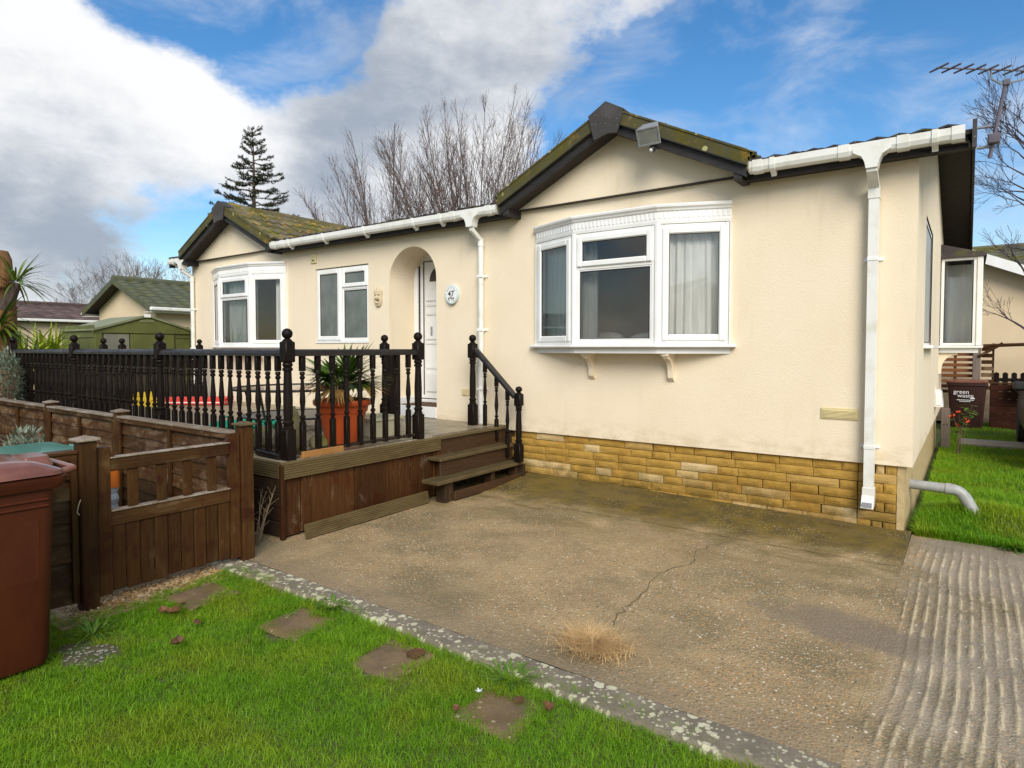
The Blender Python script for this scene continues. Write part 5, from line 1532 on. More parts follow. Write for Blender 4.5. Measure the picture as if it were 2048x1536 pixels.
first_newel = None; first_bal = None
def add_newel(parent, p):
    global first_newel
    if first_newel is None: first_newel = o = newel_parts(parent)
    else: o = copy_tree(first_newel, parent)
    put(o, parent, p); return o
def add_bal(parent, p):
    global first_bal
    if first_bal is None: first_bal = o = baluster_mesh('baluster', parent)
    else: o = copy_of(first_bal, parent)
    o.rotation_euler = (0, 0, R(random.uniform(-4, 4)))
    put(o, parent, (p[0], p[1], p[2] + random.uniform(-.004, .003))); return o
def railing(label, posts, bays, nbal, loc):
    r = thing('deck_railing', loc, label, 'railing', None)
    for p in posts: add_newel(r, (*p, ZF))
    for (a, b), n in zip(bays, nbal):
        A, B = Vector((*a, 0)), Vector((*b, 0)); d = (B - A).normalized()
        a2, b2 = A + d * .043, B - d * .043
        straight_rail(r, a2.xy, b2.xy, ZF, m_black_x)
        mb = MB().sweep([a2.xy, b2.xy], [(-.018, ZF + .035), (-.018, ZF + .062), (.018, ZF + .062), (.018, ZF + .035)])
        P(mb, 'bottom_rail', m_black_x, r)
        for i in range(n):
            q = a2.lerp(b2, (i + .5 + 0.12) / (n + .24)) if n > 1 else (a2 + b2) / 2
            add_bal(r, (q.x, q.y, ZF))
    return r
CN = (-3.985, -2.885)
front_posts = [(-6.08, -2.885), (-8.18, -2.885), (-10.28, -2.885)]
railing('black turned railing with ball newels along the long front of the deck', [CN, *front_posts], list(zip([CN, *front_posts], front_posts)), (14, 14, 14), (-7.1, -2.885, ZF))
railing('short black turned railing along the driveway side of the deck', [(-3.985, -1.42)], [(CN, (-3.985, -1.42))], (9,), (-3.985, -2.15, ZF))
railing('far black railing across the left end of the deck', [(-10.28, -1.76), (-10.28, -1.50), (-10.28, -0.28)], [((-10.28, -2.885), (-10.28, -1.76)), ((-10.28, -1.50), (-10.28, -0.28))], (7, 8), (-10.28, -1.5, ZF))
r = thing('door_newel', (-5.1, -0.8, ZF), 'lone black newel post with a dark board beside the porch arch', 'newel post')
add_newel(r, (-5.11, -0.82, ZF))
P(MB().box(-5.04, -4.905, -0.80, -0.765, ZF, ZF + .86, 0.005), 'side_board', m_black, r)
P(MB().box(-5.03, -4.915, -0.905, -0.803, ZF + 0.10, ZF + .86, 0.005), 'side_board', m_black, r)
# handrail down the steps
r = thing('stair_railing', (-3.95, -0.22, 0.24), 'black sloping handrail with two ball newels beside the steps', 'railing')
add_newel(r, (-4.255, -0.25, ZF))
lo = copy_tree(first_newel, r); put(lo, r, (-3.625, -0.215, 0.242)); lo.scale = (0.92, 0.92, 0.80)
mb = MB()
p0, p1 = Vector((-4.215, -0.245, 1.495)), Vector((-3.665, -0.217, 0.965))
d = (p1 - p0).normalized(); n = Vector((0, 1, 0)); u = n.cross(d).normalized()
if u.z < 0: u = -u
poly = [p0 + n * a + u * b for a, b in ((-.032, -.03), (-.032, .0), (-.02, .022), (.02, .022), (.032, .0), (.032, -.03))]
mb.prism(poly, p1 - p0)
P(mb, 'handrail', m_black_x, r)
for f in (0.24, 0.53, 0.80):
    q = p0.lerp(p1, f)
    zb = 0.59 if f < .3 else (0.43 if f < .6 else 0.25)
    b = copy_of(first_bal, r); put(b, r, (q.x, q.y, zb)); b.scale = (.92, .92, (q.z - .03 - zb) / 0.835)

# ------------------------------------------------------------------ brown fences and gate
def post(parent, x, y, h, s=0.043, mat=m_brown_z, name='post', capm=m_postcap):
    o = P(MB().box(x - s, x + s, y - s, y + s, -0.1, h, 0.006), name, mat, parent)
    mb = MB().box(x - s - .018, x + s + .018, y - s - .018, y + s + .018, h, h + .018, 0.005)
    mb.add([(x - s - .008, y - s - .008, h + .0175), (x + s + .008, y - s - .008, h + .0175), (x + s + .008, y + s + .008, h + .0175), (x - s - .008, y + s + .008, h + .0175), (x, y, h + .034)], [(0, 1, 4), (1, 2, 4), (2, 3, 4), (3, 0, 4)])
    P(mb, 'post_cap', capm, o)
    return o
def lap_panel(parent, a, b, h, side, mlong, n=7):
    """horizontal overlapping boards between two posts; side = which way the boards face (unit normal)"""
    A, B = Vector((*a, 0)), Vector((*b, 0)); d = (B - A).normalized(); L = (B - A).length
    nn = Vector((*side, 0))
    M = Matrix(((d.x, nn.x, 0, A.x), (d.y, nn.y, 0, A.y), (0, 0, 1, 0), (0, 0, 0, 1)))
    s = (h - 0.06) / n
    for i in range(n):
        z = 0.04 + i * s
        r2 = random.Random(i * 7 + int(a[0] * 31))
        mb = MB(); ns = 10
        lo = [z - 0.012 + r2.uniform(-.007, .007) for _ in range(ns + 1)]
        vs = []
        for k in range(ns + 1):
            x = 0.002 + (L - .004) * k / ns
            vs += [(x, 0.022, lo[k]), (x, 0.004, z + s + .012), (x, -0.006, z + s + .012), (x, 0.008, lo[k])]
        fs = []
        for k in range(ns):
            for q in range(4): fs.append((4 * k + q, 4 * k + (q + 1) % 4, 4 * k + 4 + (q + 1) % 4, 4 * k + 4 + q))
        fs += [(0, 3, 2, 1), (4 * ns, 4 * ns + 1, 4 * ns + 2, 4 * ns + 3)]
        P(mb.add(vs, fs, M), 'lap_board', mlong, parent)
    for x in (0.0, L / 2 - .02, L - .035):
        P(MB().box(x, x + .035, 0.022, 0.045, 0.03, h - .02, 0.004, M), 'batten', m_brown_z, parent)
        P(MB().box(x, x + .035, -0.03, -0.007, 0.03, h - .02, 0.004, M), 'batten', m_brown_z, parent)
    P(MB().box(0, L, -0.032, 0.046, h - .045, h - .006, 0.004, M), 'top_batten', mlong, parent)
    P(MB().box(-0.002, L + .002, -0.040, 0.055, h - .0055, h + .014, 0.004, M), 'capping_rail', m_postcap if mlong is m_brown_x else m_brown_y, parent)
fen = thing('lap_fence', (-6.5, -3.37, 0), 'low brown lap fence with capped posts running along the deck front', 'fence')
fx = [-3.86, -5.80, -7.45, -9.25, -11.1]
for x in fx[1:]: post(fen, x, -3.37, 0.925)
for a, b in zip(fx, fx[1:]):
    lap_panel(fen, (b + .045, -3.37), (a - .045, -3.37), 0.885, (0, -1), m_brown_x)
fen2 = thing('lap_fence', (-3.80, -5.4, 0), 'low brown lap fence panel behind the brown wheelie bin', 'fence')
lap_panel(fen2, (-3.79, -6.30), (-3.79, -4.437), 0.90, (1, 0), m_brown_y)
lap_panel(fen2, (-3.79, -8.2), (-3.79, -6.40), 0.90, (1, 0), m_brown_y)
post(fen2, -3.79, -6.35, 0.96)
gp = thing('gate_post', (-3.765, -4.39, 0), 'square brown gate post with pale flat cap beside the wheelie bin', 'gate post')
o = post(gp, -3.765, -4.39, 0.962, 0.045)
P(MB().tube([(-3.81 + .045 * 0 - .005 + 0.052 * math.cos(a) * 1.4, -4.39 + 0.052 * math.sin(a) * 1.4, 0.63 + .012 * math.sin(2 * a)) for a in [i * 2 * math.pi / 14 for i in range(15)]], 0.003, 5), 'string', m_string, gp)
P(MB().tube([(-3.708, -4.44, 0.635), (-3.70, -4.455, 0.60), (-3.704, -4.46, 0.565), (-3.700, -4.45, 0.55)], 0.003, 5), 'string', m_string, gp)
gp2 = thing('gate_post', (-3.765, -3.395, 0), 'square brown gate post with mossy cap at the deck end of the gate', 'gate post')
post(gp2, -3.765, -3.395, 0.955, 0.045, capm=m_ridge_x)
gate = thing('garden_gate', (-3.765, -3.9, 0), 'brown boarded garden gate with four open upright slats above', 'gate')
gx0, gx1 = -3.79, -3.742
def stile(y0, y1, sgn, z1=0.90):
    # stile with a scooped shoulder at the top
    pts = [(y0, 0.03), (y1, 0.03), (y1, z1), (y0, z1)]
    P(MB().prism([(gx0, y, z) for y, z in pts], (gx1 - gx0, 0, 0)), 'stile', m_brown_z, gate)
    yo = y1 if sgn > 0 else y0
    pts = [(yo, 0.845), (yo + sgn * .055, 0.845)] + [(yo + sgn * .055 * (1 - math.sin(R(90) * i / 6)), 0.90 - 0.052 * math.cos(R(90) * i / 6)) for i in range(7)]
    P(MB().prism([(gx0 + .002, y, z) for y, z in pts], (gx1 - gx0 - .004, 0, 0)), 'shoulder', m_brown_z, gate)
stile(-4.338, -4.268, 1, 0.915); stile(-3.515, -3.447, -1, 0.905)
P(MB().box(gx0 + .003, gx1 - .003, -4.268, -3.515, 0.765, 0.842, 0.005), 'top_rail', m_brown_y, gate)
P(MB().box(gx0 - .01, gx1 + .004, -4.268, -3.515, 0.842, 0.852, 0.003), 'rail_capping', m_postcap, gate)
P(MB().box(gx0 + .003, gx1 - .003, -4.268, -3.515, 0.435, 0.522, 0.005), 'middle_rail', m_brown_y, gate)
P(MB().box(gx0 - .006, gx1 + .006, -4.268, -3.515, 0.522, 0.532, 0.003), 'rail_capping', m_postcap, gate)
for y in (-4.135, -3.965, -3.80, -3.635): P(MB().box(gx0 + .012, gx1 - .016, y - .030, y + .030, 0.533, 0.764, 0.004), 'slat', m_brown_z, gate)
nbd = 9; wbd = (4.268 - 3.515) / nbd
gb_ = None
for i in range(nbd):
    y = -4.268 + i * wbd
    if gb_ is None: gb_ = o = P(MB().box(-.011, .009, .002, wbd - .003, 0.0, 0.40, 0.005), 'gate_board', m_brown_z, gate, local=True)
    else: o = copy_of(gb_, gate)
    put(o, gate, (-3.762 + random.uniform(-.003, .003), y, 0.035 + random.uniform(-.004, .008)))
P(MB().box(gx0 - .02, gx0 - .001, -4.268, -3.515, 0.09, 0.16, 0.004), 'ledge', m_brown_y, gate)

# ------------------------------------------------------------------ bins and boxes by the gate
wb = thing('wheelie_bin', (-3.36, -5.03, 0), 'large brown wheelie bin cut off at the left in front of the lap fence', 'wheelie bin')
mb = MB()
def rrect(x0, x1, y0, y1, z, r, n=4):
    out = []
    for cx_, cy_, a0 in ((x1 - r, y1 - r, 0), (x0 + r, y1 - r, 90), (x0 + r, y0 + r, 180), (x1 - r, y0 + r, 270)):
        for i in range(n + 1):
            a = R(a0 + 90 * i / n); out.append((cx_ + r * math.cos(a), cy_ + r * math.sin(a), z))
    return out
def loft(rings, mb, caps=True):
    m = len(rings[0]); vs = [p for r_ in rings for p in r_]; fs = []
    for i in range(len(rings) - 1):
        for k in range(m): fs.append((i * m + k, i * m + (k + 1) % m, (i + 1) * m + (k + 1) % m, (i + 1) * m + k))
    if caps: fs.append(tuple(range(m))[::-1]); fs.append(tuple(range((len(rings) - 1) * m, len(rings) * m)))
    return mb.add(vs, fs)
loft([rrect(-3.575, -3.145, -5.245, -4.785, 0.0, .05), rrect(-3.585, -3.135, -5.26, -4.775, 0.04, .05), rrect(-3.61, -3.115, -5.31, -4.75, 0.83, .05), rrect(-3.61, -3.115, -5.31, -4.75, 0.87, .05)], mb)
P(mb, 'bin_body', m_bin, wb, smooth=True)
mb = MB()
loft([rrect(-3.63, -3.095, -5.33, -4.725, 0.842, .045), rrect(-3.64, -3.085, -5.34, -4.70, 0.872, .045), rrect(-3.64, -3.085, -5.34, -4.70, 0.895, .045), rrect(-3.62, -3.105, -5.32, -4.72, 0.905, .045)], mb)
P(mb, 'bin_rim', m_bin, wb, smooth=True)
mb = MB()
loft([rrect(-3.645, -3.08, -5.34, -4.715, 0.906, .06), rrect(-3.64, -3.085, -5.34, -4.72, 0.925, .06), rrect(-3.61, -3.115, -5.31, -4.76, 0.945, .06), rrect(-3.57, -3.16, -5.27, -4.81, 0.965, .05), rrect(-3.52, -3.20, -5.22, -4.90, 0.975, .05)], mb)
P(mb, 'bin_lid', m_binlid, wb, smooth=True)
mb = MB()
loft([rrect(-3.47, -3.27, -4.83, -4.70, 0.925, .03), rrect(-3.46, -3.28, -4.83, -4.72, 0.972, .03)], mb)
P(mb, 'lid_grip', m_binlid, wb, smooth=True)
P(MB().tube([(-3.57, -4.72, 0.905), (-3.55, -4.66, 0.915), (-3.17, -4.66, 0.915), (-3.15, -4.72, 0.905)], 0.016, 8), 'bin_handle', m_binlid, wb, smooth=True)
mb = MB().prism([(-3.148, -5.20, 0.16), (-3.148, -4.83, 0.16), (-3.130, -4.82, 0.70), (-3.130, -5.21, 0.70)], (0.014, 0, 0))
P(mb, 'body_panel', m_bin, wb)
for z in (0.755, 0.785): P(MB().box(-3.135, -3.108, -5.27, -4.78, z, z + .012, 0.004), 'body_rib', m_bin, wb)
P(MB().tube([(-3.60, -5.36, .90), (-3.12, -5.36, .90)], .018, 8), 'hinge_bar', m_binlid, wb, smooth=True)
for x in (-3.60, -3.13): P(MB().tube([(x - .025, -5.26, .10), (x + .025, -5.26, .10)], 0.10, 16), 'wheel', m_tyre, wb)
ch = thing('storage_chest', (-5.0, -4.2, 0), 'low storage chest with teal plastic lid behind the brown gate', 'storage box')
P(MB().box(-5.58, -4.47, -4.48, -3.97, 0, 0.70, 0.015), 'chest_body', m_pale_grey, ch)
mb = MB(); loft([rrect(-5.62, -4.44, -4.52, -3.93, 0.70, .04), rrect(-5.62, -4.44, -4.52, -3.93, 0.735, .04), rrect(-5.56, -4.50, -4.46, -3.99, 0.755, .04)], mb)
P(mb, 'chest_lid', m_teal, ch, smooth=True)
for x in (-5.35, -4.95): P(MB().box(x, x + .14, -3.935, -3.905, 0.69, 0.745, 0.006), 'lid_catch', m_teal, ch)
tb = thing('ribbed_tub', (-4.20, -4.20, 0), 'orange and pale grey ribbed tub showing through the gate', 'tub')
mb = MB()
rg = []
for i in range(18):
    z = 0.02 + i * 0.036; e = 0.0 if i % 2 else 0.006
    rg.append(rrect(-4.24 - e, -4.07 + e, -4.26 - e, -4.09 + e, z, .03))
loft(rg, mb); P(mb, 'tub_body', m_pale_grey, tb)
mb = MB(); loft([rrect(-4.25, -4.06, -4.27, -4.08, 0.60, .035), rrect(-4.25, -4.06, -4.27, -4.08, 0.735, .035)], mb); P(mb, 'tub_band', m_orange, tb)
mb = MB(); loft([rrect(-4.255, -4.055, -4.275, -4.075, 0.736, .035), rrect(-4.255, -4.055, -4.275, -4.075, 0.77, .035), rrect(-4.23, -4.08, -4.25, -4.10, 0.785, .03)], mb); P(mb, 'tub_lid', m_orange, tb)

# ------------------------------------------------------------------ things on the deck
def leafblade(mb, base, d, length, w, droop, n=5, up=Vector((0, 0, 1)), fold=0.0):
    """strap leaf as a bent strip; returns nothing"""
    d = Vector(d).normalized(); side = d.cross(up)
    side = side.normalized() if side.length > 1e-4 else Vector((1, 0, 0))
    vs, fs = [], []
    p = Vector(base); dd = d.copy()
    for i in range(n + 1):
        f = i / n
        ww = w * 0.5 * (0.55 + 1.3 * f if f < .35 else (1.0 * (1 - ((f - .35) / .65) ** 1.6)))
        if i == n: vs.append(tuple(p))
        else: vs += [tuple(p - side * ww), tuple(p + side * ww)]
        dd = (dd - Vector((0, 0, 1)) * droop / n).normalized()
        p = p + dd * (length / n)
    for i in range(n - 1): fs.append((2 * i, 2 * i + 1, 2 * i + 3, 2 * i + 2))
    fs.append((2 * (n - 1), 2 * (n - 1) + 1, 2 * n))
    mb.add(vs, fs)
def shade_attr(o, seed=1, per=1):
    me = o.data; r = np.random.default_rng(seed)
    # one value per connected strip: faces are appended strip by strip, so hash by vertex block
    a = me.attributes.new('shade', 'FLOAT', 'POINT')
    n = len(me.vertices)
    v = np.repeat(r.uniform(0, 1, n // per + 1), per)[:n]
    a.data.foreach_set('value', v.astype(np.float32))
    return o
pot = thing('potted_fan_palm', (-4.36, -2.05, ZF), 'fan palm with browned lower leaves in an orange ribbed pot on the deck', 'potted palm')
cxp, cyp = -4.37, -2.03
prof = [(0.155, 0.0), (0.162, 0.012), (0.195, 0.20), (0.212, 0.29), (0.224, 0.295), (0.238, 0.355), (0.262, 0.36), (0.272, 0.375), (0.272, 0.405), (0.258, 0.412), (0.240, 0.40), (0.232, 0.35)]
P(MB().lathe(prof, 36, (cxp, cyp, ZF + .001)), 'pot', m_terracotta, pot, smooth=True)
P(MB().lathe([(0.236, 0.0), (0.236, 0.02), (0.10, 0.03)], 24, (cxp, cyp, ZF + .345)), 'pot_soil', m_soil, pot)
P(MB().tube([(cxp, cyp, ZF + .36), (cxp + .01, cyp, ZF + .47), (cxp, cyp + .01, ZF + .56)], [0.055, .06, .045], 9), 'trunk', m_bark, pot)
def fan(mb, hub, d, r, spread, nl, w, droop):
    d = Vector(d).normalized(); s = d.cross(Vector((0, 0, 1))).normalized(); u = s.cross(d)
    for i in range(nl):
        th = R(spread) * (i / (nl - 1) - .5)
        dd = d * math.cos(th) + (s * math.sin(th)) + u * 0.10 * math.cos(th * 2)
        leafblade(mb, hub, dd, r * (1 - .25 * abs(th) / R(spread)) * random.uniform(.9, 1.08), w, droop * random.uniform(.6, 1.3), 4)
random.seed(12)
gm, bmx = MB(), MB(); stems = MB()
hub0 = Vector((cxp, cyp, ZF + .54))
for i in range(17):
    a = i * 2.399; el = R(random.uniform(2, 52))
    d = Vector((math.cos(a) * math.cos(el), math.sin(a) * math.cos(el), math.sin(el)))
    h = hub0 + d * random.uniform(.08, .20)
    stems.tube([hub0, h], .006, 5)
    fan(gm, h, d, random.uniform(.28, .38), 200, 19, .036, .30)
for i, a in enumerate((-2.6, -0.75, 0.3, 2.4, -1.6, 1.3, -1.0, 3.1)):
    el = R(random.uniform(-4, 16))
    d = Vector((math.cos(a) * math.cos(el), math.sin(a) * math.cos(el), math.sin(el)))
    h = hub0 + d * 0.20 + Vector((0, 0, -.01))
    stems.tube([hub0, h], .006, 5)
    fan(bmx, h, d + Vector((0, 0, -.10)), random.uniform(.26, .36), 75, 12, .030, .65)
shade_attr(P(gm, 'green_fronds', m_palm, pot, recalc=False), 1, 9)
shade_attr(P(bmx, 'withered_fronds', m_palm_brown, pot, recalc=False), 2, 9)
P(stems, 'leaf_stalks', m_palm_brown, pot)
gm = MB()
for i in range(46):
    a = random.uniform(0, 6.28); rr_ = random.uniform(.08, .20)
    leafblade(gm, (cxp + rr_ * math.cos(a), cyp + rr_ * math.sin(a), ZF + .36), (math.cos(a) * .5, math.sin(a) * .5, 1), random.uniform(.08, .16), .010, .6, 4)
shade_attr(P(gm, 'pot_weeds', m_weed, pot, recalc=False), 3, 9)

tub = thing('cream_planter', (-4.55, -1.45, ZF), 'empty cream plastic planter on the deck behind the railing', 'planter')
mb = MB(); loft([rrect(-4.72, -4.37, -1.62, -1.30, ZF + .002, .04), rrect(-4.75, -4.34, -1.65, -1.27, ZF + .17, .04), rrect(-4.77, -4.32, -1.67, -1.25, ZF + .172, .04), rrect(-4.77, -4.32, -1.67, -1.25, ZF + .195, .04), rrect(-4.73, -4.36, -1.63, -1.29, ZF + .195, .035), rrect(-4.72, -4.37, -1.62, -1.30, ZF + .06, .035)], mb)
P(mb, 'planter_body', m_creamtub, tub)
def rock(name, c, s, seed, label):
    bm = bmesh.new(); bmesh.ops.create_icosphere(bm, subdivisions=3, radius=1.0)
    r2 = np.random.default_rng(seed)
    dirs = [Vector(r2.normal(0, 1, 3)).normalized() for _ in range(14)]; am = r2.uniform(.72, .98, 14)
    for v in bm.verts:
        k = 1.0
        for d, a in zip(dirs, am):
            q = v.co.dot(d)
            if q > a: k = min(k, a / q)
        v.co = v.co * k * (1 + 0.03 * math.sin(9 * v.co.x + seed) * math.cos(8 * v.co.z))
        v.co = Vector((v.co.x * s[0], v.co.y * s[1], max(-s[2] * .9, v.co.z * s[2])))
    me = bpy.data.meshes.new(name); bm.to_mesh(me); bm.free()
    me.materials.append(m_rock)
    o = bpy.data.objects.new(name, me); COL.objects.link(o); o.location = c
    return tag(o, label, 'rock')
rock('standing_stone', (-4.33, -2.58, ZF + .185), (0.075, 0.07, 0.21), 2, 'tall mossy standing stone on the deck just right of the corner newel')
rock('garden_rock', (-4.10, -2.52, ZF + .07), (0.10, 0.085, 0.085), 5, 'small dark lumpy rock on the deck beside the orange pot')
rock('garden_rock', (-4.58, -2.72, ZF + .10), (0.16, 0.11, 0.12), 8, 'rounded mossy rock on the deck left of the corner newel')
tg = thing('plastic_trug', (-5.42, -2.40, ZF), 'shallow bright green plastic trug on the deck behind the front balusters', 'trug')
mb = MB().lathe([(0.22, 0.004), (0.28, 0.07), (0.31, 0.135), (0.335, 0.145), (0.335, 0.155), (0.315, 0.158), (0.295, 0.14), (0.265, 0.07), (0.21, 0.02)], 28, (-5.42, -2.40, ZF))
P(mb, 'trug_body', m_teal2, tg, smooth=True)
for sg in (-1, 1):
    P(MB().tube([(-5.42 + sg * .325, -2.47, ZF + .15), (-5.42 + sg * .35, -2.44, ZF + .19), (-5.42 + sg * .35, -2.36, ZF + .19), (-5.42 + sg * .325, -2.33, ZF + .15)], .010, 7), 'trug_handle', m_teal2, tg)
gt = thing('garden_table', (-5.68, -1.62, ZF), 'round black framed garden table with grey mesh shelf on the deck', 'table')
tc_ = (-5.68, -1.62)
def circ(r, z, n=32): return [(tc_[0] + r * math.cos(2 * math.pi * i / n), tc_[1] + r * math.sin(2 * math.pi * i / n), z) for i in range(n + 1)]
P(MB().tube(circ(0.66, ZF + .455), 0.014, 8, caps=False), 'table_rim', m_metal_black, gt, smooth=True)
P(MB().prism(circ(0.652, ZF + .450)[:-1], (0, 0, .008)), 'table_top', m_glass, gt)
P(MB().tube(circ(0.56, ZF + .155), 0.012, 8, caps=False), 'shelf_rim', m_metal_black, gt, smooth=True)
P(MB().prism(circ(0.553, ZF + .150)[:-1], (0, 0, .008)), 'shelf', m_mesh_grey, gt)
for a in (0.4, 1.97, 3.54, 5.11):
    c_, s_ = math.cos(a), math.sin(a)
    P(MB().tube([(tc_[0] + .56 * c_, tc_[1] + .56 * s_, ZF), (tc_[0] + .57 * c_, tc_[1] + .57 * s_, ZF + .15), (tc_[0] + .65 * c_, tc_[1] + .65 * s_, ZF + .45)], 0.013, 8), 'leg', m_metal_black, gt)
rd = thing('folded_canvas', (-9.55, -0.8, ZF), 'folded red and pale striped canvas lying at the far end of the deck', 'folded canvas')
for i in range(5):
    M = Matrix.Translation((-9.6, -0.78, ZF + .012 + i * .021)) @ Matrix.Rotation(R(34 + i * 1.5), 4, 'Z')
    P(MB().box(-.60 + .02 * i, .60 - .015 * (i % 2), -.17, .17, 0, 0.019, 0.006, M), 'canvas_fold', m_red if i % 2 == 0 or i == 3 else m_redwhite, rd)
yb = thing('yellow_crate', (-9.95, -1.28, ZF), 'small yellow slotted crate at the far left end of the deck', 'crate')
P(MB().box(-10.14, -9.78, -1.42, -1.14, ZF + .002, ZF + .02), 'crate_base', m_yellow, yb)
for (a, b, c, d_) in ((-10.14, -9.78, -1.42, -1.405), (-10.14, -9.78, -1.155, -1.14), (-10.14, -10.125, -1.404, -1.156), (-9.795, -9.78, -1.404, -1.156)):
    for k in range(3): P(MB().box(a, b, c, d_, ZF + .022 + k * .066, ZF + .072 + k * .066, 0.003), 'crate_slat', m_yellow, yb)

# ------------------------------------------------------------------ slabs, leaves and weeds on the lawn
lab = ['flat brown stepping stone nearest the gate, half grown over', 'stepping stone in the grass, second from the gate', 'stepping stone with a dark red leaf stain near the kerb, third from the gate', 'nearest and largest-looking stepping stone with leaves at its corner']
for i, (x, y, s) in enumerate(STONES):
    bm = bmesh.new()
    bmesh.ops.create_grid(bm, x_segments=14, y_segments=14, size=s / 2)
    for v in bm.verts:
        e = max(abs(v.co.x), abs(v.co.y)) / (s / 2)
        v.co.z = 0.004 * math.sin(31 * v.co.x + i) * math.cos(27 * v.co.y) + 0.002 * math.sin(90 * v.co.x + 60 * v.co.y) - (0.012 if e > .98 else 0)
    me = bpy.data.meshes.new('stepping_stone'); bm.to_mesh(me); bm.free(); me.shade_smooth()
    me.materials.append(m_slab)
    o = bpy.data.objects.new('stepping_stone', me); COL.objects.link(o)
    o.location = (x, y, -0.012); o.rotation_euler = (R(random.uniform(-1, 1)), R(random.uniform(-1, 1)), R(random.uniform(-5, 5)))
    tag(o, lab[i], 'stepping stone', 'stepping stones across the lawn')
def dead_leaf(x, y, z, s, rz, label, curl=.5, group='fallen leaves on the grass'):
    mb = MB(); n, m = 6, 4
    for i in range(n + 1):
        f = i / n; w = math.sin(math.pi * min(1, f * .96 + .02)) ** .7 * .42 * (1 + .18 * math.sin(11 * f))
        for j in range(m + 1):
            g = j / m - .5
            mb.v.append(((f - .5) * s, g * 2 * w * s, s * (curl * (g * 2) ** 2 * w + curl * .9 * (f - .5) ** 2 + .06 * math.sin(14 * f + 5 * g))))
    for i in range(n):
        for j in range(m):
            a = i * (m + 1) + j; mb.f.append((a, a + m + 1, a + m + 2, a + 1))
    mb.tube([(-.5 * s, 0, .22 * curl * s), (-.75 * s, 0.03 * s, .1 * s)], .012 * s, 4)
    o = P(mb, 'fallen_leaf', m_leaf_dead, local=True, recalc=False, smooth=True, loc=(x, y, z), rot=(0.2, -.1, rz))
    return tag(o, label, 'leaf', group)
dead_leaf(-3.21, -4.17, 0.015, 0.085, 0.4, 'curled dark brown leaf on the grass below the gate, right piece of the pair')
dead_leaf(-3.27, -4.20, 0.012, 0.06, 2.0, 'curled dark brown leaf on the grass below the gate, left piece of the pair', .8)
dead_leaf(-2.80, -4.35, 0.018, 0.065, 1.6, 'upright brown leaf on the open lawn nearest the camera side', .9)
dead_leaf(-3.33, -4.07, 0.0, 0.04, 1.0, 'small dark leaf on the lawn edge under the gate boards')
dead_leaf(-2.98, -4.16, 0.014, 0.05, 2.6, 'thin tan leaf lying flat between the gate and the second stone', .15)
dead_leaf(-1.78, -3.70, 0.003, 0.10, 0.3, 'reddish leaf stuck flat on the third stepping stone', .05)
dead_leaf(-1.13, -3.74, 0.004, 0.05, 1.2, 'small red brown leaf in the middle of the nearest stepping stone', .1)
dead_leaf(-0.99, -3.73, 0.010, 0.055, 2.2, 'curled red leaf at the right corner of the nearest stepping stone', .8)
dead_leaf(-1.30, -3.95, 0.006, 0.04, 1.9, 'dark leaf scrap at the left corner of the nearest stepping stone')
ft = MB()
for i in range(5):
    a = 2 * math.pi * i / 5
    leafblade(ft, (-1.30, -3.80, .01), (math.cos(a), math.sin(a), .9), .024, .010, .5, 3)
fo = shade_attr(P(ft, 'white_petals', m_pale_grey, recalc=False), 4, 5)
tag(fo, 'small white petals in the grass at the left of the nearest stepping stone', 'petals')
# dry tuft on the kerb
n = 1500
r2 = np.random.default_rng(4)
ang = r2.uniform(0, 6.28, n); rad_ = np.abs(r2.normal(0, 0.075, n))
tx, ty = -1.10 + rad_ * np.cos(ang) * 1.25, -3.14 + rad_ * np.sin(ang)
o = blades('dry_grass_tuft', tx, ty, np.zeros(n) + .004, 0.045 + 0.085 * r2.random(n) * np.exp(-rad_ * 5), np.full(n, .0036), m_straw, 1.7, 5, 2, kind=None)
tag(o, 'tuft of dry straw coloured grass growing from the driveway crack at the kerb', 'grass tuft')
def weed(x, y, z, n, r0, lw, label, name='weed', mat=m_weed, group='weeds on the lawn edges'):
    mb = MB()
    for i in range(n):
        a = random.uniform(0, 6.28); q = random.uniform(0, r0)
        bx, by = x + q * math.cos(a), y + q * math.sin(a)
        leafblade(mb, (bx, by, z), (math.cos(a) * .8, math.sin(a) * .8, random.uniform(.5, 1.4)), random.uniform(.05, .11), lw, 1.0, 4)
    return tag(shade_attr(P(mb, name, mat, recalc=False), 3, 9), label, 'weed', group)
weed(-2.60, -3.56, -.02, 60, .06, .018, 'broad leaved weed beside the kerb above the second stone')
weed(-1.28, -3.60, -.02, 90, .08, .016, 'leafy weed by the kerb above the nearest stepping stone')
weed(0.72, 0.12, 0.0, 120, .13, .030, 'dark leafy weed overhanging the back of the ribbed concrete')
weed(0.46, 0.55, 0.0, 70, .14, .028, 'low weeds around the mouth of the grey soil pipe')
weed(-3.36, -4.52, -.02, 70, .08, .010, 'long grass clump beside the wheelie bin base')

# bare shrub at the deck corner
sh_ = thing('bare_shrub', (-3.99, -3.17, 0), 'leafless twiggy shrub in the gravel between the gate post and the deck', 'shrub')
random.seed(5)
for i in range(7):
    mb = MB()
    a = random.uniform(-.6, 3.7); p = Vector((-3.985, -3.17, -.02)); d = Vector((math.cos(a) * .35, math.sin(a) * .25, 1)).normalized()
    pts = [p.copy()]; L = random.uniform(.22, .50)
    for k in range(6):
        d = (d + Vector((random.uniform(-.13, .13), random.uniform(-.13, .13), .03))).normalized(); p = p + d * L / 6; pts.append(p.copy())
    mb.tube(pts, [.007 - .0009 * k for k in range(7)], 5)
    for k in (2, 3, 4, 5):
        e = pts[k] + Vector((random.uniform(-.06, .06), random.uniform(-.06, .06), random.uniform(.03, .09)))
        mb.tube([pts[k], e], [.003, .001], 4)
    P(mb, 'stem', m_stem, sh_)

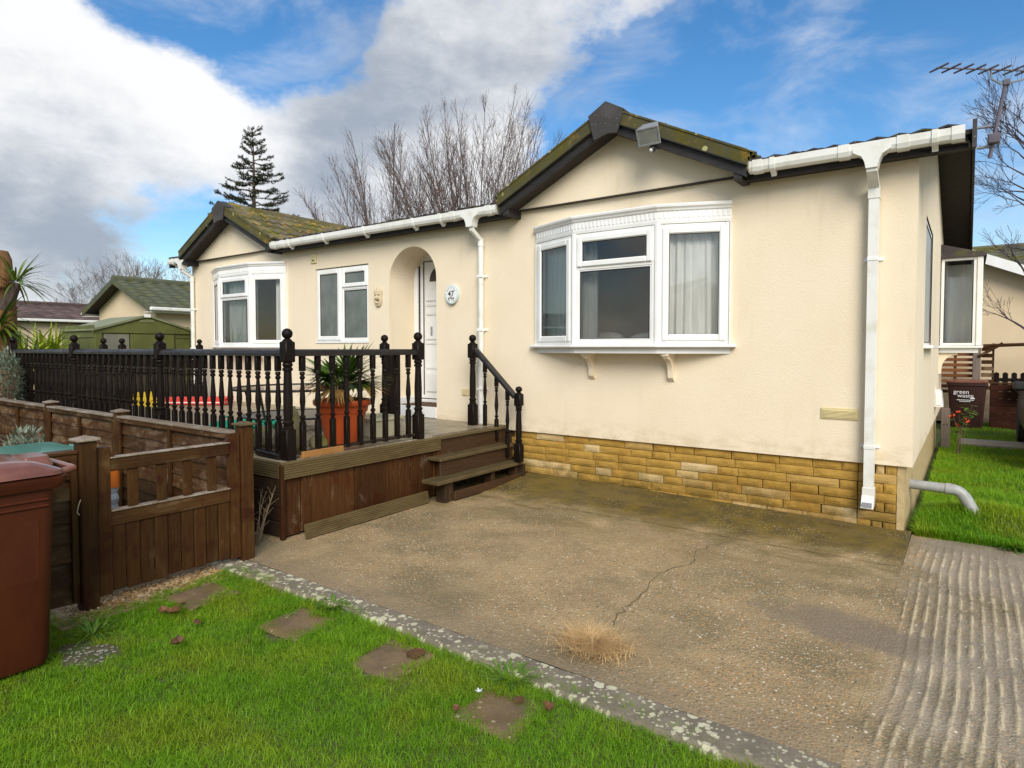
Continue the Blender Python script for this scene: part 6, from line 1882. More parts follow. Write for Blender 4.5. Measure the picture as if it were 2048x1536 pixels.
# soil pipe at the house corner
sp_ = thing('soil_pipe', (0.2, 0.62, 0.3), 'grey plastic soil pipe bending from the plinth down into the grass', 'pipe')
P(MB().tube([(-.02, 0.62, 0.312), (0.27, 0.62, 0.303)], 0.042, 18), 'pipe', m_pipe, sp_, smooth=True)
P(MB().tube([(0.255, 0.62, 0.304), (0.300, 0.62, 0.302)], 0.048, 18), 'pipe_collar', m_pipe, sp_, smooth=True)
el_ = [(0.300, .62, .302)] + [(0.300 + .10 * math.sin(R(55) * i / 8), .62, .302 - .10 * (1 - math.cos(R(55) * i / 8))) for i in range(1, 9)]
e_ = Vector(el_[-1]); dd_ = Vector((math.cos(R(60)), 0, -math.sin(R(60)))); el_ += [tuple(e_ + dd_ * .06), tuple(e_ + dd_ * .32)]
P(MB().tube(el_, 0.045, 18), 'bend', m_pipe, sp_, smooth=True)
P(MB().tube([el_[8], el_[9]], 0.0485, 18), 'pipe_collar', m_pipe, sp_, smooth=True)
# ================================================================== neighbours and garden beyond
def gable_house(name, label, origin, rot, width, length, eave, ridge, wallm, tilem, over=0.35, tw=0.36, tl=0.36, near_rows=None, barge=None, white_barge=False, fascia=m_fascia):
    """house with its ridge along local y; local origin at the front left ground corner"""
    h = thing(name, origin, label, 'bungalow', None, rot)
    def L(mb, nm, m, par=h, **k): return P(mb, nm, m, par, local=True, **k)
    mb = MB()
    w2 = width / 2
    mb.add([(0, 0, 0), (width, 0, 0), (width, 0, eave), (w2, 0, ridge - .06), (0, 0, eave)], [(0, 1, 2, 3, 4)])
    mb.add([(0, length, 0), (width, length, 0), (width, length, eave), (w2, length, ridge - .06), (0, length, eave)], [(4, 3, 2, 1, 0)])
    mb.add([(0, 0, 0), (0, length, 0), (0, length, eave), (0, 0, eave)], [(3, 2, 1, 0)])
    mb.add([(width, 0, 0), (width, length, 0), (width, length, eave), (width, 0, eave)], [(0, 1, 2, 3)])
    L(mb, 'wall', wallm, recalc=False)
    sl = (ridge - eave) / w2
    k = math.sqrt(1 + sl * sl)
    run = w2 + over
    und = MB()
    for sg in (-1, 1):
        xe = w2 + sg * run; ze = ridge - sl * run
        pts = [(xe, -over, ze), (w2, -over, ridge), (w2, length + over, ridge), (xe, length + over, ze)]
        und.add([(x, y, z - .005) for x, y, z in pts] + [(x, y, z - .06) for x, y, z in pts], [(0, 1, 2, 3), (7, 6, 5, 4), (0, 4, 5, 1), (3, 2, 6, 7), (0, 3, 7, 4)])
    rf = L(und, 'roof', m_soffit if not white_barge else m_upvc)
    rows = int(run * k / tl) + 1
    cols = int((length + 2 * over) / tw)
    tile = None; count = 0
    rest = MB()
    for sg in (1, -1):
        for r_ in range(rows):
            s = r_ * (run * k / rows) - .03
            x = w2 + sg * (run - s / k); z = ridge - sl * run + s * sl / k + .012
            for c in range(cols):
                y = -over + c * (length + 2 * over) / cols
                if sg > 0: M = slope_matrix((x, y, z), (0, 1, 0), (-1, 0, sl))
                else: M = slope_matrix((x, y + tw, z), (0, -1, 0), (1, 0, sl))
                if tile is None:
                    tile = tile_mesh((length + 2 * over) / cols, run * k / rows + .04, 'roof_tile', tilem, rf, 1, 0.03, 6, 0.03)
                    tile.matrix_basis = M; count = 1; continue
                if sg > 0 and count < 290:
                    o = copy_of(tile, rf); o.matrix_basis = M; count += 1
                else:
                    rest.add([v.co for v in tile.data.vertices], [tuple(p.vertices) for p in tile.data.polygons], M)
    if rest.v: tag(P(rest, 'far_slope_tiles', tilem, rf, local=True, recalc=False), kind='stuff')
    mb = MB().tube([(w2, -over, ridge + .03), (w2, length + over, ridge + .03)], .10, 8)
    L(mb, 'ridge_capping', tilem, rf)
    for y in (-over - .012, length + over - .012):
        for sg in (-1, 1):
            xe = w2 + sg * (run + .02); ze = ridge - sl * (run + .02)
            pts = [(xe, y, ze - .12), (w2, y, ridge - .12), (w2, y, ridge + .045), (xe, y, ze + .045)]
            L(MB().prism(pts, (0, .026, 0)), 'bargeboard', barge or tilem)
    for sg in (-1, 1):
        xe = w2 + sg * run; ze = ridge - sl * run
        L(MB().box(xe - .012, xe + .012, -over, length + over, ze - .14, ze - .01), 'fascia', fascia)
        L(MB().box(xe + sg * .015, xe + sg * .115, -over, length + over, ze - .10, ze - .005, .02), 'gutter', m_gutter)
        L(MB().box(min(w2 + sg * w2, xe), max(w2 + sg * w2, xe), -over + .02, length + over - .02, ze - .14, ze - .125), 'soffit', fascia)
    return h
def house_window(h, x0, x1, z0, z1, face, off):
    """window on a local face: 'x' plane at x=off or 'y' plane at y=off"""
    if face == 'y': M = Matrix(((1, 0, 0, x0), (0, -1, 0, off - .01), (0, 0, 1, 0), (0, 0, 0, 1)))
    else: M = Matrix(((0, 1, 0, off + .01), (1, 0, 0, x0), (0, 0, 1, 0), (0, 0, 0, 1)))
    w = x1 - x0
    mb = MB(); ring(mb, M, 0, w, z0, z1, .06, -.02, .04); mb.box(w / 2 - .03, w / 2 + .03, -.02, .038, z0, z1, .004, M)
    o = P(mb, 'window', m_upvc, h, local=True)
    P(MB().box(.05, w - .05, -.02, .012, z0 + .05, z1 - .05, 0, M), 'pane', m_car_glass, o, local=True)

g1 = gable_house('gable_bungalow', 'cream gabled bungalow with grey green tiled roof beyond the olive shed', (-20.75, 2.2, 0), 0, 3.55, 9.0, 2.72, 3.42, m_render_peach, m_tile_green, 0.33, 0.36, 0.30, barge=m_tile_green, fascia=m_upvc)
P(MB().tube([(3.60, 1.75, 2.55), (3.60, 1.75, 0)], .04, 8), 'downpipe', m_gutter, g1, local=True)
P(MB().box(3.56, 3.68, 1.70, 1.80, 2.42, 2.62, .02), 'hopper', m_gutter, g1, local=True)
g2 = gable_house('brown_roofed_bungalow', 'long low bungalow with brown tiled roof at the far left', (-31.6, -9.0, 0), 0, 5.0, 17.0, 2.62, 3.22, m_render_peach, m_tile_brown, 0.25, 0.45, 0.36, barge=m_tile_brown)
house_window(g2, 8.5, 10.2, 1.3, 2.2, 'x', 5.0)
# right-hand neighbour: main range along x plus a white barged cross gable
g3 = gable_house('mossy_roofed_bungalow', 'peach rendered bungalow with mossy grey tiles behind the bins at the right', (8.6, 11.2, 0), R(90), 6.6, 12.5, 2.72, 4.02, m_render_peach, m_tile_grey, 0.35, 0.34, 0.30, barge=m_upvc)
def nb_gable():
    cx_, yf = -1.05, 9.55
    zb, pt, hw = 2.40, 0.50, 2.15
    ap = zb + hw * pt
    P(MB().prism([(cx_ - hw + .2, yf, 0), (cx_ + hw - .2, yf, 0), (cx_ + hw - .2, yf, zb + .1), (cx_, yf, ap - .02), (cx_ - hw + .2, yf, zb + .1)], (0, 1.9, 0)), 'wing_wall', m_render_peach, g3)
    return cx_, yf, zb, pt, hw, ap
def to_local(mb):
    Mi = (Matrix.Translation((8.6, 11.2, 0)) @ Matrix.Rotation(R(90), 4, 'Z')).inverted()
    mb.v = [tuple(Mi @ Vector(v)) for v in mb.v]; return mb
cx_, yf, zb, pt, hw = 0.20, 9.9, 2.42, 0.46, 2.35
ap = zb + hw * pt
P(to_local(MB().prism([(cx_ - hw + .25, yf, 0), (cx_ + hw - .25, yf, 0), (cx_ + hw - .25, yf, zb + .08), (cx_, yf, ap - .04), (cx_ - hw + .25, yf, zb + .08)], (0, 2.0, 0))), 'wing_wall', m_render_peach, g3, local=True)
wr = MB()
for sg in (-1, 1):
    pts = [(cx_ + sg * hw, yf - .3, zb), (cx_, yf - .3, ap), (cx_, yf + 3.2, ap), (cx_ + sg * hw, yf + 3.2, zb)]
    wr.add(pts + [(x, y, z - .05) for x, y, z in pts], [(0, 1, 2, 3), (7, 6, 5, 4), (0, 4, 5, 1), (0, 3, 7, 4)])
wr = P(to_local(wr), 'wing_roof', m_tile_grey, g3, local=True)
for sg in (-1, 1):
    pts = [(cx_ + sg * (hw + .02), yf - .325, zb - .15), (cx_, yf - .325, ap - .15), (cx_, yf - .325, ap + .05), (cx_ + sg * (hw + .02), yf - .325, zb + .05)]
    P(to_local(MB().prism(pts, (0, .025, 0))), 'white_bargeboard', m_upvc, wr, local=True)
# house across the lane, seen only mirrored in the panes
g4 = gable_house('opposite_bungalow', 'pale gabled bungalow across the lane mirrored in the bay window panes', (-7.4, -22.0, 0), 0, 5.2, 7.0, 2.75, 3.9, m_render_pale, m_tile_dark, 0.35, 0.36, 0.36, barge=m_upvc)
g5 = gable_house('opposite_bungalow', 'grey roofed bungalow beside the lane mirrored in the right pane', (3.5, -24.0, 0), 0, 5.2, 7.0, 2.75, 4.0, m_render_peach, m_tile_dark, 0.35, 0.36, 0.36, barge=m_upvc)

# olive shed
sh = thing('garden_shed', (-13.3, -0.2, 0), 'olive green metal garden shed with shallow gable and sliding doors', 'shed')
x0, x1, y0, y1, ze, za = -14.05, -12.5, -1.03, 0.72, 1.84, 2.10
ym = (y0 + y1) / 2
P(MB().prism([(x0, y0, 0), (x0, y1, 0), (x0, y1, ze), (x0, ym, za - .03), (x0, y0, ze)], (x1 - x0, 0, 0)), 'shed_wall', m_shed, sh)
mb = MB()
for z in [0.25 * i + 0.2 for i in range(7)]:
    P(MB().box(x0 + .02, x1 - .02, y0 - .018, y0 - .001, z, z + .232, .006), 'side_panel', m_shed, sh)
    P(MB().box(x1 + .001, x1 + .016, 0.40, y1 - .04, z, z + .232, .006), 'front_panel', m_shed, sh)
P(MB().box(x1 + .002, x1 + .03, y0 + .13, y0 + .56, 0.1, ze - .07, .004), 'shed_door', m_shed_door, sh)
P(MB().box(x1 + .004, x1 + .045, y0 + .58, 0.36, 0.1, ze - .07, .004), 'shed_door', m_shed, sh)
P(MB().box(x1 + .002, x1 + .04, y0 - .02, y0 + .10, 0, ze, .006), 'corner_trim', m_shed, sh)
P(MB().box(x1 + .002, x1 + .04, y1 - .03, y1 + .02, 0, ze, .006), 'corner_trim', m_shed, sh)
P(MB().prism([(x1 + .003, y0 - .05, ze - .05), (x1 + .003, y1 + .05, ze - .05), (x1 + .003, y1 + .05, ze), (x1 + .003, ym, za), (x1 + .003, y0 - .05, ze)], (.045, 0, 0)), 'gable_sheet', m_shed, sh)
P(MB().box(x1 + .05, x1 + .06, ym - .13, ym + .13, za - .10, za - .05, .003), 'vent_slot', m_shed_roof, sh)
for sg in (-1, 1):
    for i in range(6):
        xa = x0 - .05 + i * (x1 - x0 + .12) / 6; xb = xa + (x1 - x0 + .12) / 6 - .012
        ye = ym + sg * (.875 + .06); zz = ze - .012
        pts = [(xa, ye, zz), (xa, ym, za + .012), (xa, ym, za + .035), (xa, ye, zz + .022)]
        P(MB().prism(pts, (xb - xa, 0, 0)), 'roof_sheet', m_shed_roof, sh)
    P(MB().prism([(x1 + .05, ym + sg * .94, ze - .02), (x1 + .05, ym, za + .01), (x1 + .05, ym, za + .05), (x1 + .05, ym + sg * .94, ze + .02)], (.03, 0, 0)), 'roof_trim', m_shed_roof, sh)
P(MB().box(x1 + .05, x1 + .085, ym - .06, ym + .06, za - .005, za + .055, .004), 'ridge_cap', m_upvc, sh)

# dark close-boarded fence past the left railing
df = thing('board_fence', (-11.6, -2.2, 0), 'dark weathered close boarded fence behind the far deck railing', 'fence')
bb = None
for i in range(44):
    y = -5.3 + i * 0.122
    if bb is None: bb = o = P(MB().box(0, .018, 0, .112, 0, 1.40, .004), 'fence_board', m_dark_fence, df, local=True)
    else: o = copy_of(bb, df)
    o.location = Vector((-11.62 + .012 * (i % 2), y, 0.02 + random.uniform(-.02, .02))) - wpos(df)
for z in (0.4, 1.06): P(MB().box(-11.60, -11.56, -5.3, 0.06, z, z + .08, .004), 'arris_rail', m_dark_fence, df)

# ------------------------------------------------------------------ bare trees
def grow(mb, p, d, L, r, depth, rnd, up=0.10, split=(2, 3), ang=(18, 38), ratio=.72, nseg=4, wob=.10, n=5, rmin=.004, side=0):
    pts = [Vector(p)]; rad = [r]; d = Vector(d).normalized()
    for i in range(nseg):
        d = (d + Vector((rnd.uniform(-wob, wob), rnd.uniform(-wob, wob), rnd.uniform(-wob, wob) + up))).normalized()
        pts.append(pts[-1] + d * L / nseg); rad.append(max(rmin, r * (1 - .45 * (i + 1) / nseg)))
    mb.tube(pts, rad, max(3, n), caps=False)
    if depth <= 0: return
    def child(q, dd, a, k, LL, rr):
        ax = dd.orthogonal().normalized(); ax.rotate(Quaternion(dd, rnd.uniform(0, 6.28)))
        e = dd.copy(); e.rotate(Quaternion(ax, R(a)))
        grow(mb, q, e, LL, rr, depth - 1, rnd, up, split, ang, ratio, nseg, wob, n - 1, rmin, side)
    for i in range(rnd.randint(*split)):
        child(pts[-1], d, rnd.uniform(*ang) * .7, 0, L * ratio * rnd.uniform(.8, 1.15), rad[-1] * .85)
    for i in range(side):
        f = rnd.uniform(.25, .95); j = min(nseg - 1, int(f * nseg)); q = pts[j].lerp(pts[j + 1], f * nseg - j)
        child(q, (pts[j + 1] - pts[j]).normalized(), rnd.uniform(*ang) * 1.1, 0, L * ratio * rnd.uniform(.55, .95), max(rmin, rad[j] * .5))

def fan_tree(base, stems, seed, label, hmax, sp):
    """pollarded tree: many upright rods fanning from a short bole"""
    rnd = random.Random(seed)
    tr = thing('bare_tree', base, label, 'tree', 'bare trees behind the bungalow')
    b = Vector(base)
    P(MB().tube([b + Vector((0, 0, -.2)), b + Vector((0.03, 0, .9)), b + Vector((0, 0.02, 1.8))], [.24, .20, .22], 9), 'trunk', m_bark, tr, smooth=True)
    mb = MB()
    for k in range(stems):
        f = (k + .5) / stems * 2 - 1
        a = f * sp + rnd.uniform(-.05, .05)
        dv = Vector((math.sin(a) * .81, math.sin(a) * .586, math.cos(a))) + Vector((-.586, .81, 0)) * rnd.uniform(-.30, .30)
        H = hmax * (1 - .20 * abs(f) ** 2) * rnd.uniform(.93, 1.01)
        p = b + Vector((0, 0, 1.7)); d = dv.normalized()
        nseg = 14; pts = [p.copy()]; r0 = rnd.uniform(.030, .050)
        for i in range(nseg):
            d = (d + Vector((rnd.uniform(-.045, .045), rnd.uniform(-.045, .045), .016))).normalized(); p = p + d * (H - 1.7) / nseg; pts.append(p.copy())
        mb.tube(pts, [r0 * (1 - .93 * i / nseg) + .003 for i in range(nseg + 1)], 5, caps=False)
        nside = int(40 * (H / 9))
        for s_ in range(nside):
            g = rnd.uniform(.22, .97) ** .8; j = min(nseg - 1, int(g * nseg)); q = pts[j].lerp(pts[j + 1], g * nseg - j)
            dd = (pts[j + 1] - pts[j]).normalized(); ax = dd.orthogonal().normalized(); ax.rotate(Quaternion(dd, rnd.uniform(0, 6.28)))
            e = dd.copy(); e.rotate(Quaternion(ax, R(rnd.uniform(16, 32))))
            Lb = (1 - g) * (H - 1.7) * rnd.uniform(.30, .62) + .28
            sub = [q]; ee = e.copy(); qq = q.copy()
            for i in range(5):
                ee = (ee + Vector((rnd.uniform(-.08, .08), rnd.uniform(-.08, .08), .09))).normalized(); qq = qq + ee * Lb / 5; sub.append(qq.copy())
            rb_ = max(.005, r0 * (1 - .93 * g) * .45)
            mb.tube(sub, [rb_ * (1 - .7 * i / 5) + .0015 for i in range(6)], 3, caps=False)
            for t_ in range(max(2, int(Lb * 5))):
                g2_ = rnd.uniform(.15, 1.0); j2 = min(4, int(g2_ * 5)); w = sub[j2].lerp(sub[j2 + 1], g2_ * 5 - j2)
                d2 = (sub[j2 + 1] - sub[j2]).normalized(); ax2 = d2.orthogonal().normalized(); ax2.rotate(Quaternion(d2, rnd.uniform(0, 6.28)))
                e2 = d2.copy(); e2.rotate(Quaternion(ax2, R(rnd.uniform(22, 48)))); e2 = (e2 + Vector((0, 0, .12))).normalized()
                l2 = rnd.uniform(.14, .5) * (.5 + .4 * Lb)
                m_ = w + e2 * l2 * .5; mb.tube([w, m_, m_ + (e2 + Vector((0, 0, .15))).normalized() * l2 * .5], [.005, .0038, .002], 3, caps=False)
    P(mb, 'crown', m_twig, tr, recalc=False)
    return tr
def at_px(px, dist):        # point on the ground seen in a given direction
    a = R(35.9) - math.atan((px - 1024) / 1260)
    k = dist / math.cos(math.atan((px - 1024) / 1260))
    return Vector((CAM.x - math.sin(a) * k, CAM.y + math.cos(a) * k, 0))
fan_tree(tuple(at_px(790, 22)), 12, 3, 'bare multi stemmed tree rising left behind the bungalow roof', 9.1, .66)
fan_tree(tuple(at_px(950, 22)), 18, 8, 'taller bare multi stemmed tree rising beside the near gable', 10.35, .64)

def round_tree(base, h, seed, label, mat, group, name='bare_tree', depth=5, bole=.22, spread=(22, 46), up=.05, side=1, wob=.14, ratio=.74, split=(2, 3), rmin=.006):
    rnd = random.Random(seed)
    tr = thing(name, base, label, 'tree', group)
    b = Vector(base)
    th = h * .22
    P(MB().tube([b + Vector((0, 0, -.2)), b + Vector((.04, 0, th * .5)), b + Vector((0, .05, th))], [bole, bole * .8, bole * .72], 8), 'trunk', m_bark, tr, smooth=True)
    mb = MB()
    for k in range(4):
        a = k * 1.57 + rnd.uniform(-.5, .5)
        grow(mb, b + Vector((0, .03, th * .98)), Vector((math.cos(a) * .62, math.sin(a) * .62, 1)), h * .235, bole * .55, depth, rnd, up, split, spread, ratio, 4, wob, 6, rmin, side)
    P(mb, 'crown', mat, tr, recalc=False)
    return tr
gl = 'bare trees on the far left skyline'
round_tree(tuple(at_px(262, 46)), 8.8, 4, 'widest bare tree standing over the grey green roof', m_twig_grey, gl, depth=5, bole=.20)
round_tree(tuple(at_px(333, 44)), 8.3, 5, 'bare tree close to the left corner of the bungalow', m_twig_grey, gl, depth=5, bole=.18)
round_tree(tuple(at_px(202, 48)), 7.6, 6, 'bare tree on the skyline left of the widest one', m_twig_grey, gl, depth=5, bole=.18)
round_tree(tuple(at_px(140, 56)), 6.2, 7, 'low bare tree on the skyline above the brown roof', m_twig_grey, gl, depth=5, bole=.16)
round_tree(tuple(at_px(95, 60)), 4.9, 9, 'smallest distant bare tree beside the cabbage palm', m_twig_grey, gl, depth=4, bole=.14)
# slim tree at the right edge
def right_tree():
    rnd = random.Random(31)
    b = at_px(2062, 9.4)
    tr = thing('slim_bare_tree', tuple(b), 'slim bare purplish tree at the right edge beside the neighbour bungalow', 'tree')
    trunk = [b + Vector((0, 0, -.1)), b + Vector((.02, .03, 1.2)), b + Vector((-.03, .0, 2.4)), b + Vector((.02, -.05, 3.5)), b + Vector((-.08, -.02, 4.6)), b + Vector((-.05, 0, 5.8))]
    P(MB().tube(trunk, [.060, .052, .044, .034, .022, .008], 8, caps=False), 'trunk', m_bark, tr, smooth=True)
    mb = MB()
    for i in range(14):
        f = rnd.uniform(.28, .90); j = min(4, int(f * 5)); q = trunk[j].lerp(trunk[j + 1], f * 5 - j)
        lft = rnd.random() < .62
        a = math.pi + R(35.9) + rnd.uniform(-.9, .9) if lft else rnd.uniform(0, 6.28)
        dv = Vector((math.cos(a), math.sin(a), rnd.uniform(.25, .95)))
        grow(mb, q, dv, rnd.uniform(.30, .48) * (1.25 - .5 * f), .016 * (1.25 - f) + .006, 4, rnd, .035, (2, 2), (16, 40), .80, 4, .12, 5, .0022, 1)
    P(mb, 'crown', m_twig_purple, tr, recalc=False)
right_tree()
# spruce
def spruce():
    rnd = random.Random(6)
    b = at_px(511, 20.5)
    H = 8.48
    tr = thing('spruce_tree', tuple(b), 'dark sparse spruce with upturned branch tips above the far gable', 'tree')
    P(MB().tube([b, b + Vector((0, 0, H * .5)), b + Vector((.05, 0, H * .86)), b + Vector((0.0, .02, H))], [.16, .10, .035, .008], 7), 'trunk', m_bark, tr, smooth=True)
    wood_, pts, dirs = MB(), [], []
    z = H - .12
    def needles(a, b_, dens=70):
        n = max(2, int((b_ - a).length * dens))
        for i in range(n):
            pts.append(a.lerp(b_, rnd.random())); dirs.append((b_ - a).normalized())
    needles(b + Vector((0, 0, H - .7)), b + Vector((0, 0, H)), 30)
    lev = 0
    while z > H * .40:
        t_ = (H - z)
        Lm = min(1.75, .26 + .40 * t_)
        nb_ = rnd.randint(4, 6)
        off = rnd.uniform(0, 6.28)
        for k in range(nb_):
            a = off + k * 6.283 / nb_ + rnd.uniform(-.3, .3)
            L = Lm * rnd.uniform(.65, 1.12)
            d = Vector((math.cos(a), math.sin(a), rnd.uniform(.0, .25) if t_ > .8 else .6)).normalized()
            p = b + Vector((0, 0, z + rnd.uniform(-.07, .07))); line = [p.copy()]
            ns = 6
            for i in range(ns):
                d = (d + Vector((rnd.uniform(-.06, .06), rnd.uniform(-.06, .06), -.07 if i < 3 else .16))).normalized()
                p = p + d * L / ns; line.append(p.copy())
            wood_.tube(line, [.016 * (1 - .8 * i / ns) + .003 for i in range(ns + 1)], 4, caps=False)
            for i in range(1, ns): needles(line[i], line[i + 1], 120)
            for s_ in range(int(3 + L * 7)):
                f = rnd.uniform(.25, .95); j = min(ns - 1, int(f * ns)); q = line[j].lerp(line[j + 1], f * ns - j)
                dd = (line[j + 1] - line[j]).normalized(); sd = dd.cross(Vector((0, 0, 1))).normalized() * rnd.choice((-1, 1))
                e = (dd * .75 + sd * .65 + Vector((0, 0, rnd.uniform(-.05, .3)))).normalized()
                l2 = L * (1 - f) * .5 + .10
                q2 = q + e * l2; wood_.tube([q, q2], [.006, .002], 3, caps=False); needles(q, q2, 130)
        z -= rnd.uniform(.20, .30) if t_ > .5 else .30
    P(wood_, 'branches', m_bark, tr, recalc=False)
    A = np.array([tuple(p) for p in pts]); D = np.array([tuple(d) for d in dirs]); n = len(A)
    r3 = np.random.default_rng(8)
    v = r3.normal(0, 1, (n, 3)); v -= D * (v * D).sum(1)[:, None] * .8; v += D * .5; v /= np.linalg.norm(v, axis=1)[:, None]
    ln = r3.uniform(.045, .085, n)[:, None]
    sd = np.cross(v, r3.normal(0, 1, (n, 3))); sd /= np.linalg.norm(sd, axis=1)[:, None]
    V = np.stack([A - sd * .009, A + sd * .009, A + v * ln], 1).reshape(-1, 3)
    mb = MB(); mb.v = V.tolist(); mb.f = [(3 * i, 3 * i + 1, 3 * i + 2) for i in range(n)]
    shade_attr(P(mb, 'crown', m_needle, tr, recalc=False), 2, 3)
spruce()
# hazy line of thicket on the horizon
mb = MB(); r3 = random.Random(2)
for px in range(-260, 1000, 9):
    for k in range(5):
        q = at_px(px + r3.uniform(-5, 5), r3.uniform(90, 120)); hh_ = r3.uniform(1.5, 4.2)
        for w in range(5):
            a = r3.uniform(-.5, .5)
            mb.tube([q, q + Vector((math.sin(a) * hh_ * .5, r3.uniform(-.4, .4), hh_ * r3.uniform(.6, 1)))], [.22, .02], 3, caps=False)
tag(P(mb, 'far_thicket', m_far_wood, recalc=False), kind='stuff')

# ------------------------------------------------------------------ plants at the left
def cordyline():
    rnd = random.Random(14)
    b = Vector((-11.0, -2.83, 0))
    tr = thing('cabbage_palm', tuple(b), 'cabbage palm with sawn off trunk and arching strap leaves at the left edge', 'palm')
    P(MB().tube([b, b + Vector((.02, 0, 1.2)), b + Vector((-.05, .02, 2.0)), b + Vector((-.10, 0, 2.80)), b + Vector((-.10, 0, 2.92))], [.20, .19, .20, .19, .15], 14), 'trunk', simple('fibrous_palm_bark', (0.22, 0.105, 0.035), (0.12, 0.06, 0.025), .9, 18, (1, 1, .25), .8, 40), tr, smooth=True)
    s0 = b + Vector((.02, 0, 2.0)); hub = b + Vector((.20, .15, 2.45))
    P(MB().tube([s0, s0 + Vector((.12, .08, .22)), hub], [.10, .09, .07], 9), 'side_branch', m_bark, tr, smooth=True)
    mb = MB()
    for i in range(95):
        a = rnd.uniform(0, 6.28); el = math.asin(rnd.uniform(-.35, 1))
        d = Vector((math.cos(a) * math.cos(el), math.sin(a) * math.cos(el), math.sin(el)))
        leafblade(mb, hub + d * .05, d, rnd.uniform(.42, .70), .024, rnd.uniform(.35, 1.25), 6)
    shade_attr(P(mb, 'upper_leaves', m_cord, tr, recalc=False), 6, 13)
    mb = MB()
    hub2 = b + Vector((.12, -.05, 1.78))
    for i in range(110):
        a = rnd.uniform(0, 6.28); el = math.asin(rnd.uniform(-.2, .95))
        d = Vector((math.cos(a) * math.cos(el), math.sin(a) * math.cos(el), math.sin(el)))
        leafblade(mb, hub2 + d * .08, d, rnd.uniform(.40, .68), .042, rnd.uniform(.7, 1.7), 6)
    shade_attr(P(mb, 'lower_leaves', m_cord, tr, recalc=False), 7, 13)
cordyline()
def strap_plant(base, n, L, w, mat, name, label, cat, seed, elmin=.1, droop=(.5, 1.4)):
    rnd = random.Random(seed); mb = MB(); b = Vector(base)
    for i in range(n):
        a = rnd.uniform(0, 6.28); el = math.asin(rnd.uniform(elmin, .98))
        d = Vector((math.cos(a) * math.cos(el), math.sin(a) * math.cos(el), math.sin(el)))
        leafblade(mb, b + Vector((rnd.uniform(-.12, .12), rnd.uniform(-.12, .12), 0)), d, L * rnd.uniform(.65, 1.1), w, rnd.uniform(*droop), 6)
    o = shade_attr(P(mb, name, mat, recalc=False), seed, 13)
    return tag(o, label, cat)
strap_plant((-12.35, -2.10, 1.25), 260, .90, .045, m_yucca, 'strap_leaved_plant', 'bright yellow green strap leaved plant behind the left end of the railing', 'plant', 21, .0)
strap_plant((-12.9, -1.60, 1.25), 200, .80, .05, m_yucca, 'strap_leaved_plant', 'yellow green plant next to the side wall of the olive shed', 'plant', 23, .1)
def shrub(name, label, base, size, n, lw, mat, seed):
    rnd = random.Random(seed); mb = MB(); b = Vector(base); st_ = MB()
    for i in range(n):
        u = Vector((rnd.gauss(0, 1), rnd.gauss(0, 1), rnd.gauss(0, 1))).normalized() * rnd.uniform(.35, 1.0) ** .5
        q = b + Vector((u.x * size[0], u.y * size[1], size[2] * (1 + u.z)))
        if i % 12 == 0: st_.tube([b + Vector((u.x * .05, u.y * .05, 0)), b.lerp(q, .6) + Vector((0, 0, .05)), q], [.008, .005, .002], 4, caps=False)
        d = (u + Vector((rnd.uniform(-.6, .6), rnd.uniform(-.6, .6), rnd.uniform(0, .9)))).normalized()
        leafblade(mb, q, d, rnd.uniform(.05, .10), lw, .4, 3)
    o = thing(name, tuple(b), label, 'shrub')
    shade_attr(P(mb, 'leaves', mat, o, recalc=False), seed, 7); P(st_, 'stems', m_stem, o, recalc=False)
    return o
shrub('silver_shrub', 'silver grey leaved shrub at the left edge between fence and railing', (-9.75, -3.12, .45), (.42, .16, .52), 1500, .022, m_silver, 3)
shrub('small_shrub', 'small leafy shrub beside the teal lidded chest at the left edge', (-7.1, -3.70, 0), (.26, .20, .36), 600, .022, m_silver, 4)

# ------------------------------------------------------------------ right hand garden
gw = thing('green_waste_bin', (0.02, 8.62, 0), 'dark brown wheelie bin printed green waste near the end wall', 'wheelie bin')
def bin_at(x0, x1, y0, y1, h, g):
    mb = MB(); loft([rrect(x0 + .05, x1 - .05, y0 + .05, y1 - .05, 0.02, .04), rrect(x0, x1, y0, y1, h - .06, .04), rrect(x0 - .02, x1 + .02, y0 - .02, y1 + .02, h - .05, .04), rrect(x0 - .02, x1 + .02, y0 - .02, y1 + .02, h, .04)], mb)
    P(mb, 'bin_body', m_bin_dark, g, smooth=True)
    mb = MB(); loft([rrect(x0 - .03, x1 + .03, y0 - .035, y1 + .03, h + .001, .05), rrect(x0 - .03, x1 + .03, y0 - .035, y1 + .03, h + .03, .05), rrect(x0 + .06, x1 - .06, y0 + .05, y1 - .06, h + .055, .05)], mb)
    P(mb, 'bin_lid', m_binlid, g, smooth=True)
m_bin_dark = simple('dark_brown_bin_plastic', (0.040, 0.012, 0.009), (0.030, 0.009, 0.007), .45, 4)
bin_at(0.09, 0.68, 8.55, 9.2, .86, gw)
for txt, x, z, sz in (('green', .30, .69, .105), ('waste', .365, .62, .105)):
    text_mesh(txt, sz, 'lettering', m_white_ink, gw, Matrix.Translation((x, 8.530, z)) @ XZ, .0)
mb = MB()
for i in range(9): mb.box(.235 + i * .029, .235 + i * .029 + .023, 8.530, 8.533, .535, .548)
for i in range(6): mb.box(.275 + i * .029, .275 + i * .029 + .023, 8.530, 8.533, .508, .520)
P(mb, 'small_print', m_white_ink, gw)
P(MB().prism([(.43, 8.529, .565), (.51, 8.529, .565), (.50, 8.529, .585), (.475, 8.529, .60), (.445, 8.529, .585)], (0, .002, 0)), 'printed_symbol', m_white_ink, gw)
m_maroon = wood('maroon_board', (0.040, 0.013, 0.008), (0.058, 0.020, 0.011), 'x', 0.6, (0.08, 0.045, 0.022), (0.55, 0.75), 0.25, 0.4, 0.12)
